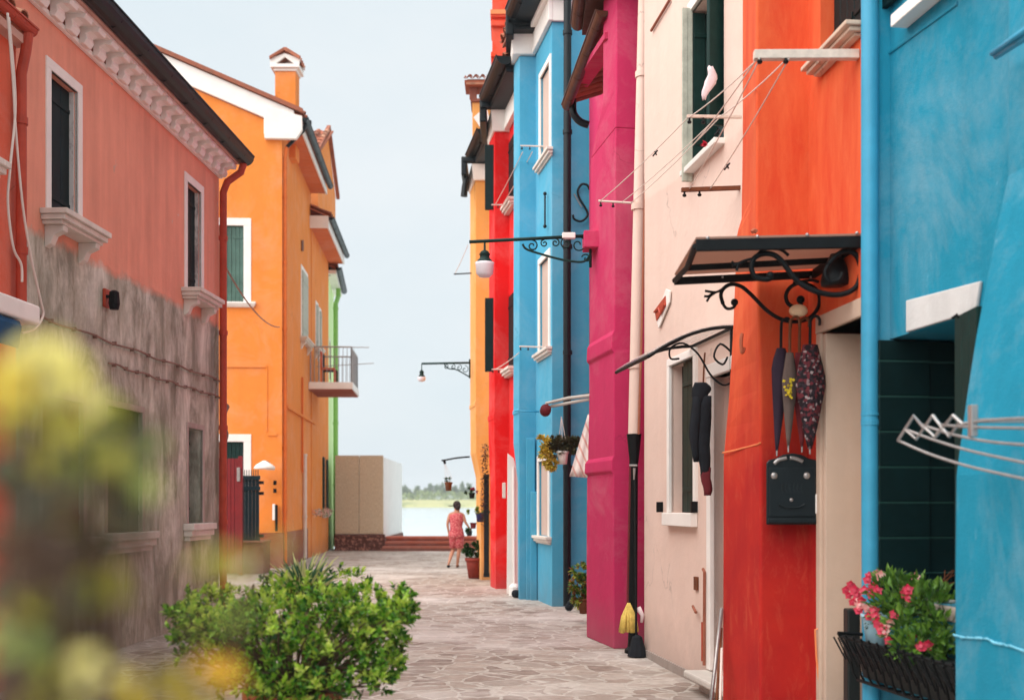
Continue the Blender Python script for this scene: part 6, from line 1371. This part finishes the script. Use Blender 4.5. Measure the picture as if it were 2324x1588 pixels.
for s, (sh, el, wr, kn) in enumerate((((1021, 1167), (1015.5, 1188), (1018, 1208), (1019, 1213)), ((1051, 1167), (1056, 1184), (1064, 1196), (1066, 1200)))):
    a = add(q(*sh), .05, shc); b = add(q(*el, -.03), .036, a); c = add(q(*wr, .02), .024, b); base = add(q(*kn, .03), (.03, .018), c)
    for k in range(4):
        dx_ = (k - 1.5) * 1.8; L = (4.0, 4.6, 4.3, 3.4)[k]
        f1 = add(q(kn[0] + dx_, kn[1] + 3, .03), .009, base); f2 = add(q(kn[0] + dx_ * 1.05, kn[1] + 3 + L * .6, .045), .008, f1); add(q(kn[0] + dx_, kn[1] + 3 + L, .065), .006, f2)
    th = add(q(kn[0] + 2.6 * (1 if s == 0 else -1), kn[1], .045), .009, c); add(q(kn[0] + 3.4 * (1 if s == 0 else -1), kn[1] + 3, .065), .007, th)
for (hp_, kn, an, to, dyk, dya, dyt) in (((1029, 1215), (1029, 1246), (1020, 1275), (1018, 1282), .12, -.16, -.08), ((1043, 1215), (1042, 1248), (1038, 1279), (1037, 1285), .02, .06, .2)):
    a = add(q(*hp_), .088, pel); b = add(q(*kn, dyk), .052, a); c2 = add(q((kn[0] + an[0]) / 2, (kn[1] + an[1]) / 2 - 3, (dyk + dya) / 2 - .02), .05, b); c = add(q(*an, dya), .032, c2); d0 = add(q(to[0], to[1], dya + .01), .03, c); add(q(to[0] - 1, to[1] + 1.2, dyt), (.034, .02), d0)
skin_body(V, E, 'body', MAT['skin'], t, pel)
def ring(cx_, y_, rx, ry, dy=0, n=14, wob=.0, ph=0): c = Vector(q(cx_, y_, dy)) + pw; return [c + Vector((math.cos(a) * rx * (1 + wob * math.sin(5 * a + ph)), math.sin(a) * ry, 0)) for a in [2 * math.pi * j / n for j in range(n)]]
mb = MB(); mb.loft([ring(1036, 1163.5, .12, .075), ring(1036, 1167, .18, .105), ring(1036, 1180, .175, .125), ring(1035, 1195, .15, .115), ring(1036, 1199, .158, .12), ring(1036, 1212, .19, .145, wob=.03), ring(1036, 1220, .195, .15, wob=.04)]); mb.build('playsuit', MAT['print'], t, smooth=True)
mb = MB()
for cx_, kx_, dk in ((1029.5, 1029, .09), (1042.5, 1042, .02)): mb.loft([ring(cx_, 1211, .105, .13), ring(cx_ + .2, 1224, .112, .12, dk * .4, wob=.05), ring(kx_, 1243, .095, .1, dk, wob=.08)])
mb.build('shorts', MAT['print'], t, smooth=True)
mb = MB(); mb.ball(Vector(q(1037, 1145.5, -.008)) + pw, .097, 10, (1, 1, 1.12)); mb.ball(Vector(q(1039, 1151, -.05)) + pw, .07, 8, (1, .9, 1)); mb.ball(Vector(q(1042, 1148, -.08)) + pw, .045, 7); mb.build('hair', MAT['hair'], t, smooth=True)
mb = MB(); mb.loft([ring(1033, 1147, .10, .11, .02), ring(1033, 1148.5, .10, .11, .02)]); v0 = Vector(q(1025, 1147.5, .05)) + pw; mb.ball(v0, .1, 8, (1, .8, .12)); mb.build('sun_visor', MAT['coat'], t, smooth=True)
mb = MB()
for s in (-1, 1): mb.ball(Vector(q(1034 + 3 * s, 1147.5, .085)) + pw, .011, 6)
mb.build('eye', MAT['white'], t, smooth=True)
for (x_, y_, dy) in ((1018.5, 1283.5, -.12), (1038, 1285.8, .1)):
    mb = MB(); c = Vector(q(x_, y_, dy)) + pw; c.z = max(c.z, .035); mb.ball(c, .06, 8, (.75, 1.9, .55)); mb.build('shoe', MAT['coat'] if x_ < 1030 else MAT['brownwood'], t, smooth=True)
t2 = thing('handbag', 'small dark handbag carried by the woman in pink', 'bag', tuple(P(1067, 1204, 28.1)))
mb = MB(); a = P(1064, 1197, 28.0); mb.prism([P(x, y, 27.98) for x, y in ((1058, 1204), (1072, 1203), (1071, 1215), (1060, 1216))], [P(x, y, 28.1) for x, y in ((1058, 1204), (1072, 1203), (1071, 1215), (1060, 1216))]); mb.build('bag_body', MAT['coat'], t2, bev=.02)
mb = MB(); mb.tube(PX([(1060, 1205), (1062, 1198), (1068, 1198), (1071, 1204)], 28.04, 4), .007, 5); mb.build('strap', MAT['coat'], t2)

# ================================================================ POTTED BUSH in the lane
MAT['bush'] = leafmat('bright glossy small leaf', [C(24, 60, 24), C(48, 96, 32), C(88, 142, 40), C(124, 174, 52), C(164, 200, 78), C(50, 98, 34), C(104, 84, 50)], .35, .35)
MAT['bushtip'] = leafmat('yellow green young leaf', [C(150, 190, 60), C(184, 208, 84), C(206, 214, 110), C(120, 168, 50)], .4, .35)
D = 5.5; bc = P(665, 1143, D); t = thing('potted_bush', 'large round glossy green bush in a brown pot in the middle of the lane', 'potted bush', (bc.x, D, 0))
rr = random.Random(77)
cl = [(410, 1365, 34), (440, 1385, 44), (420, 1412, 36), (470, 1402, 46), (398, 1350, 18), (452, 1352, 26), (480, 1440, 42), (520, 1425, 46), (560, 1352, 46), (620, 1335, 46), (680, 1325, 42), (738, 1322, 42), (782, 1312, 28), (800, 1345, 42), (850, 1356, 38), (896, 1346, 30), (926, 1345, 18), (890, 1385, 42), (922, 1372, 20),
      (540, 1385, 46), (600, 1400, 52), (660, 1390, 52), (722, 1392, 52), (780, 1400, 54), (840, 1410, 48), (520, 1466, 38), (580, 1460, 52), (640, 1462, 40), (706, 1450, 48), (764, 1466, 54), (822, 1466, 48), (868, 1455, 38), (898, 1472, 20), (852, 1506, 40), (884, 1510, 24), (600, 1516, 46), (672, 1532, 40), (744, 1524, 48), (800, 1534, 38), (706, 1560, 42), (640, 1560, 38), (566, 1504, 28), (726, 1588, 34), (600, 1345, 30), (500, 1375, 34)]
mb = MB(); tip = MB(); tips = []
for (x, y, r) in cl:
    R_ = r / F * D; el = abs(x - 665) / 280; dep = max(.06, .5 * math.sqrt(max(0, 1 - min(1, el) ** 2)))
    for lay in ((0, -1), (1, 1), (2, 0)):
        dd_ = D + lay[1] * dep * rr.uniform(.55, 1) + (rr.uniform(-.15, .15) if lay[1] == 0 else 0); xm = 665 + (x - 665) * (.9 if x < 665 else .96); c = P(xm, y + 14 + 34 * max(0, (1590 - y) / 250), D) + Vector((0, dd_ - D, 0)); 
        if lay[0] == 1: c.z += .05
        tips.append(c)
        for k in range(13 if lay[1] < 0 else 9):
            v = rvec(rr); v.z = abs(v.z) if rr.random() < .62 else v.z; v.y *= 1 if rr.random() < .4 else -1 * (1 if v.y > 0 else -1) * -1
            rc = c + v * R_ * rr.uniform(.55, 1.08); ax = (v + Vector((0, 0, .6)) + rvec(rr) * .4).normalized(); s_ = ax.orthogonal().normalized(); w_ = ax.cross(s_)
            yng = rr.random() < (.45 if v.z > .3 else .1); n = rr.randint(7, 11)
            for j in range(n):
                a = 2.4 * j + rr.random(); ld = (s_ * math.cos(a) + w_ * math.sin(a)) * (1.1 - .06 * j) + ax * (.25 + .12 * j)
                leafq(tip if yng else mb, rc + ax * .004 * j, ld, ax, rr.uniform(.026, .045), rr.uniform(.016, .024), .18, .25)
            if k % 2 == 0: pass
mb.build('foliage', MAT['bush'], t); tip.build('young_foliage', MAT['bushtip'], t)
mb = MB(); base = Vector((bc.x, D, .58))
for k, c in enumerate(tips):
    if k % 3 == 2 and k % 2: continue
    m1 = base.lerp(c, .45) + rvec(rr) * .06 + Vector((0, 0, .03)); mb.tube(curve([base + rvec(rr) * .05, m1, c], 4), .011, 5, .003)
MAT['bark'] = plain('grey brown bark', C(86, 68, 56), .9, .3, 30); mb.build('branches', MAT['bark'], t)
pot_mesh((bc.x, D, 0), .235, .66, 32).build('pot', MAT['terracotta'], t, smooth=True)
mb = MB(); mb.lathe((bc.x, D, .585), [(.01, 0), (.2, 0), (.2, .012), (.01, .014)], 20); mb.build('soil', MAT['soil'], t)
# spiky plant behind it
MAT['spike'] = leafmat('narrow dark blade', [C(26, 60, 44), C(44, 84, 54), C(84, 120, 70), C(34, 70, 60)], .15); MAT['spike_p'] = leafmat('pale straw blade', [C(176, 180, 110), C(206, 196, 140), C(120, 140, 80)], .3)
D2 = 6.2; c = P(690, 1356, D2); t = thing('spiky_plant', 'spiky plant with narrow blades rising just behind the glossy bush', 'potted plant', (c.x, D2, 0))
for nm, mt, n, k0 in (('blades', 'spike', 110, 1.), ('pale_blades', 'spike_p', 90, 1.15)):
    mb = MB()
    for k in range(n):
        a = rr.uniform(-1.25, 1.25) if rr.random() < .8 else rr.uniform(-3, 3); b_ = rr.uniform(-.7, .7); d_ = Vector((math.sin(a), b_, math.cos(a) * .8 + .25)).normalized(); L = rr.uniform(.15, .26) * k0; s_ = d_.cross(Vector((0, 1, .1))).normalized()
        p0 = c + rvec(rr) * .03; w_ = .007; pts = [p0, p0 + d_ * L * .5, p0 + d_ * L * .8 - Vector((0, 0, .01 * rr.random())), p0 + d_ * L - Vector((0, 0, .03 * rr.random()))]
        i0 = len(mb.v)
        for p_, ww in zip(pts, (w_, w_ * .9, w_ * .5, .0008)): mb.v += [tuple(p_ - s_ * ww), tuple(p_ + s_ * ww)]
        mb.f += [(i0, i0 + 1, i0 + 3, i0 + 2), (i0 + 2, i0 + 3, i0 + 5, i0 + 4), (i0 + 4, i0 + 5, i0 + 7, i0 + 6)]
    mb.build(nm, MAT[mt], t)
mb = MB(); mb.tube([(c.x, D2, .5), (c.x + .02, D2, .85), c], .03, 8, .025); mb.build('stem', MAT['bark'], t); pot_mesh((c.x, D2, 0), .17, .52, 24).build('pot', MAT['terracotta'], t, smooth=True)

# ================================================================ FOREGROUND SHRUB (right before the lens, thrown out of focus)
t = thing('variegated_shrub', 'out of focus yellow and green leafed shrub close to the viewer', 'shrub', (-.32, .75, 0))
PALT = {'pale': [C(224, 212, 120), C(236, 226, 150), C(206, 196, 96)], 'yel': [C(206, 178, 40), C(190, 170, 60), C(222, 196, 70)], 'dk': [C(58, 66, 40), C(44, 52, 36), C(84, 86, 46), C(70, 62, 44)], 'grn': [C(150, 164, 84), C(120, 142, 70), C(176, 182, 104)],
        'org': [C(240, 168, 50), C(232, 186, 60)], 'brn': [C(80, 56, 44), C(58, 44, 38), C(100, 76, 52)], 'wht': [C(248, 236, 214), C(244, 226, 200)], 'ygr': [C(170, 164, 52), C(140, 146, 48), C(196, 186, 74)]}
blobs = [('yel', 40, 850, 46, 44, 6), ('ygr', 190, 1010, 70, 50, 6), ('ygr', 120, 1060, 60, 46, 5), ('dk', 30, 1060, 46, 50, 6), ('grn', 330, 1030, 30, 40, 4), ('brn', 150, 1230, 70, 46, 3), ('dk', 250, 1240, 50, 44, 5), ('pale', 60, 1290, 30, 30, 2), ('dk', 60, 1500, 60, 50, 6), ('ygr', 100, 1580, 90, 40, 6), ('pale', 620, 1232, 50, 14, 3), ('ygr', 520, 1290, 40, 26, 3), ('pale', 110, 845, 70, 46, 9), ('pale', 165, 905, 50, 40, 6), ('yel', 20, 900, 45, 36, 6), ('ygr', 60, 960, 60, 40, 5), ('pale', 90, 800, 40, 30, 3), ('dk', 275, 1010, 60, 52, 9), ('dk', 215, 1075, 70, 46, 8), ('grn', 320, 1105, 36, 34, 4), ('ygr', 250, 950, 50, 34, 4), ('grn', 200, 1010, 40, 30, 3),
         ('dk', 70, 1120, 70, 50, 8), ('brn', 90, 1190, 60, 46, 5), ('brn', 30, 1240, 50, 46, 7), ('ygr', 190, 1160, 60, 34, 3), ('dk', 300, 1190, 40, 36, 3), ('ygr', 235, 1335, 40, 46, 7), ('ygr', 80, 1385, 44, 44, 7), ('dk', 165, 1330, 60, 40, 4), ('ygr', 150, 1420, 40, 36, 3), ('dk', 30, 1330, 46, 40, 6), ('grn', 180, 1270, 40, 36, 3), ('dk', 120, 1430, 50, 40, 6), ('grn', 40, 1460, 50, 46, 4),
         ('ygr', 460, 1275, 50, 26, 4), ('pale', 500, 1268, 30, 20, 2), ('brn', 590, 1262, 70, 22, 4), ('ygr', 650, 1240, 40, 16, 2), ('grn', 505, 1400, 26, 26, 2), ('org', 492, 1528, 42, 40, 7), ('pale', 200, 1520, 60, 34, 7), ('yel', 330, 1584, 100, 40, 12), ('dk', 340, 1540, 50, 30, 4), ('yel', 230, 1590, 60, 30, 4), ('brn', 40, 1565, 60, 40, 6), ('yel', 430, 1596, 50, 26, 4), ('dk', 130, 1500, 40, 40, 3)]
rr = random.Random(19); mbs = {}; stems = MB(); root = Vector((-.32, .75, .62))
for (cn, x, y, spread, size, n) in blobs:
    d = rr.uniform(.54, .68); cc = P(x, y, d)
    for k in range(int(n * (1.5 if cn in ('dk', 'brn') else 1.7))):
        p_ = P(x + rr.uniform(-spread, spread), y + rr.uniform(-spread, spread) * .7, d + rr.uniform(-.05, .06)); dd_ = rvec(rr); dd_.y *= .45; L = size / F * d * rr.uniform(1.3, 2.2)
        leafq(mbs.setdefault(cn, MB()), p_ - dd_ * L * .5, dd_, Vector((rr.uniform(-.4, .4), -1, rr.uniform(-.2, .8))), L, L * rr.uniform(.5, .75), .12, .3)
    if x < 430: stems.tube(curve([root + rvec(rr) * .04, root.lerp(cc, .55) + rvec(rr) * .05, cc], 4), .006, 5, .002)
    else: stems.tube(curve([root + rvec(rr) * .03, Vector((-.22, .72, 1.25)), cc + Vector((-.02, .02, -.03)), cc], 4), .002, 5, .0008)
rim = {'pale': 'pale_leaves', 'yel': 'yellow_leaves', 'dk': 'dark_leaves', 'grn': 'green_leaves', 'org': 'orange_leaves', 'brn': 'brown_leaves', 'ygr': 'olive_leaves'}
for cn, mb_ in mbs.items(): mb_.build(rim[cn], leafmat(rim[cn].replace('_', ' '), PALT[cn], .35), t)
mb = MB(); mb.ball(P(556, 1296, .66), .0048, 6); mb.build('bud', leafmat('white bud', PALT['wht'], .1), t)
mb = MB()
for k in range(420):   # the rest of the shrub, below the frame
    v = rvec(rr); p_ = Vector((-.34, .78, 1.0)) + Vector((v.x * .2, v.y * .12, v.z * .32)) * rr.uniform(.5, 1); leafq(mb, p_, v + rvec(rr) * .6 + Vector((0, 0, .4)), rvec(rr) + Vector((0, 0, 1)), rr.uniform(.025, .045), rr.uniform(.012, .022))
mb.build('lower_leaves', leafmat('mixed shrub leaf', PALT['dk'] + PALT['ygr'] + PALT['grn'], .3), t)
for (a_, b_) in (((118, 1440), (104, 1600)), ((140, 1420), (150, 1600))): stems.tube([P(*a_, .7), P(*b_, .7)], .004, 6)
stems.build('stems', MAT['bark'], t); pot_mesh((-.34, .78, 0), .22, .62, 24).build('pot', MAT['terracotta'], t, smooth=True)

# ================================================================ FAR BANK VEGETATION
MAT['farleaf'] = leafmat('far tree leaf', [C(84, 110, 78), C(98, 122, 88), C(114, 136, 98), C(74, 98, 72)], .3)
MAT['farleaf2'] = leafmat('far bush leaf', [C(128, 150, 92), C(150, 166, 104), C(106, 132, 84), C(170, 176, 116)], .3)
MAT['fartrunk'] = plain('far trunk', C(90, 80, 66), .9)
rr = random.Random(55)
trees = [(917, 1096, 9, 700, 'slim pale tree at the left end of the far bank, beside the white booth wall'), (948, 1097, 7, 690, 'dark slender cypress like tree on the far bank'), (931, 1104, 9, 660, 'low round tree between the two slender trees'), (966, 1098, 12, 680, 'rounded tree right of the cypress on the far bank'),
         (982, 1090, 14, 700, 'tallest broad green tree on the far bank'), (999, 1093, 12, 690, 'broad green tree just left of the hanging pot'), (1013, 1099, 10, 670, 'rounded tree behind the hanging pot'), (1032, 1096, 11, 690, 'grey green tree right of the hanging pot'), (1048, 1092, 11, 700, 'pale green tree above the woman'), (1064, 1094, 12, 705, 'pale tree at the right end of the far bank, beside the ochre house'),
         (893, 1097, 12, 700, 'tree on the far bank hidden by the booth'), (1090, 1095, 14, 700, 'tree on the far bank hidden by the ochre house')][:10]
for (x, ytop, w, d, lb) in trees:
    g_ = P(x, 0, d); zt = P(x, ytop + 3, d).z; R_ = w / F * d; t = thing('tree', lb, 'tree', (g_.x, d, 4.3), 'trees along the far bank of the lagoon')
    mb = MB(); mb.tube([(g_.x, d, 4.2), (g_.x + .3, d, (4.3 + zt) / 2), (g_.x, d, zt - 1)], .35, 6, .1); mb.build('trunk', MAT['fartrunk'], t)
    mb = MB(); n = 700; cz = (4.6 + zt) / 2; hz = (zt - 4.6) / 2
    lob = [(rvec(rr), rr.uniform(.5, .8)) for _ in range(9)]
    for k in range(n):
        v, s_ = rr.choice(lob); p_ = Vector((v.x * R_ * s_, v.y * R_ * s_, v.z * hz * s_)) + Vector((rvec(rr).x * R_, rvec(rr).y * R_, rvec(rr).z * hz)) * .42 * rr.random() ** .5
        leafq(mb, Vector((g_.x, d, cz)) + p_, rvec(rr), rvec(rr), rr.uniform(.9, 1.6), rr.uniform(.6, 1.1))
    mb.build('crown', MAT['farleaf'], t)
mb = MB()
for k in range(9000):
    x = rr.uniform(-320, 320); d = rr.uniform(642, 668); h_ = 3.0 + 3.4 * (.5 + .5 * noise.noise(Vector((x * .05, 1.3, 0)))) + 1.5 * noise.noise(Vector((x * .3, 0, 5)))
    leafq(mb, Vector((x, d, 3.8 + rr.random() * h_)), rvec(rr), rvec(rr), rr.uniform(1, 1.9), rr.uniform(.7, 1.3))
o = mb.build('shrubbery', MAT['farleaf2']); struct(o, 'stuff')

# ================================================================ HAZE over the lagoon
mb = MB(); mb.abox(-800, 800, -30, 1000, -2.6, 24); o = mb.build('haze', bpy.data.materials.new('haze')); struct(o, 'stuff')
hm_ = o.data.materials[0]; hm_.use_nodes = True; ht = hm_.node_tree; ht.nodes.clear(); vo = ht.nodes.new('ShaderNodeVolumePrincipled'); vo.inputs['Color'].default_value = (.93, .96, 1, 1); vo.inputs['Density'].default_value = .00045
ho_ = ht.nodes.new('ShaderNodeOutputMaterial'); ht.links.new(vo.outputs[0], ho_.inputs['Volume'])
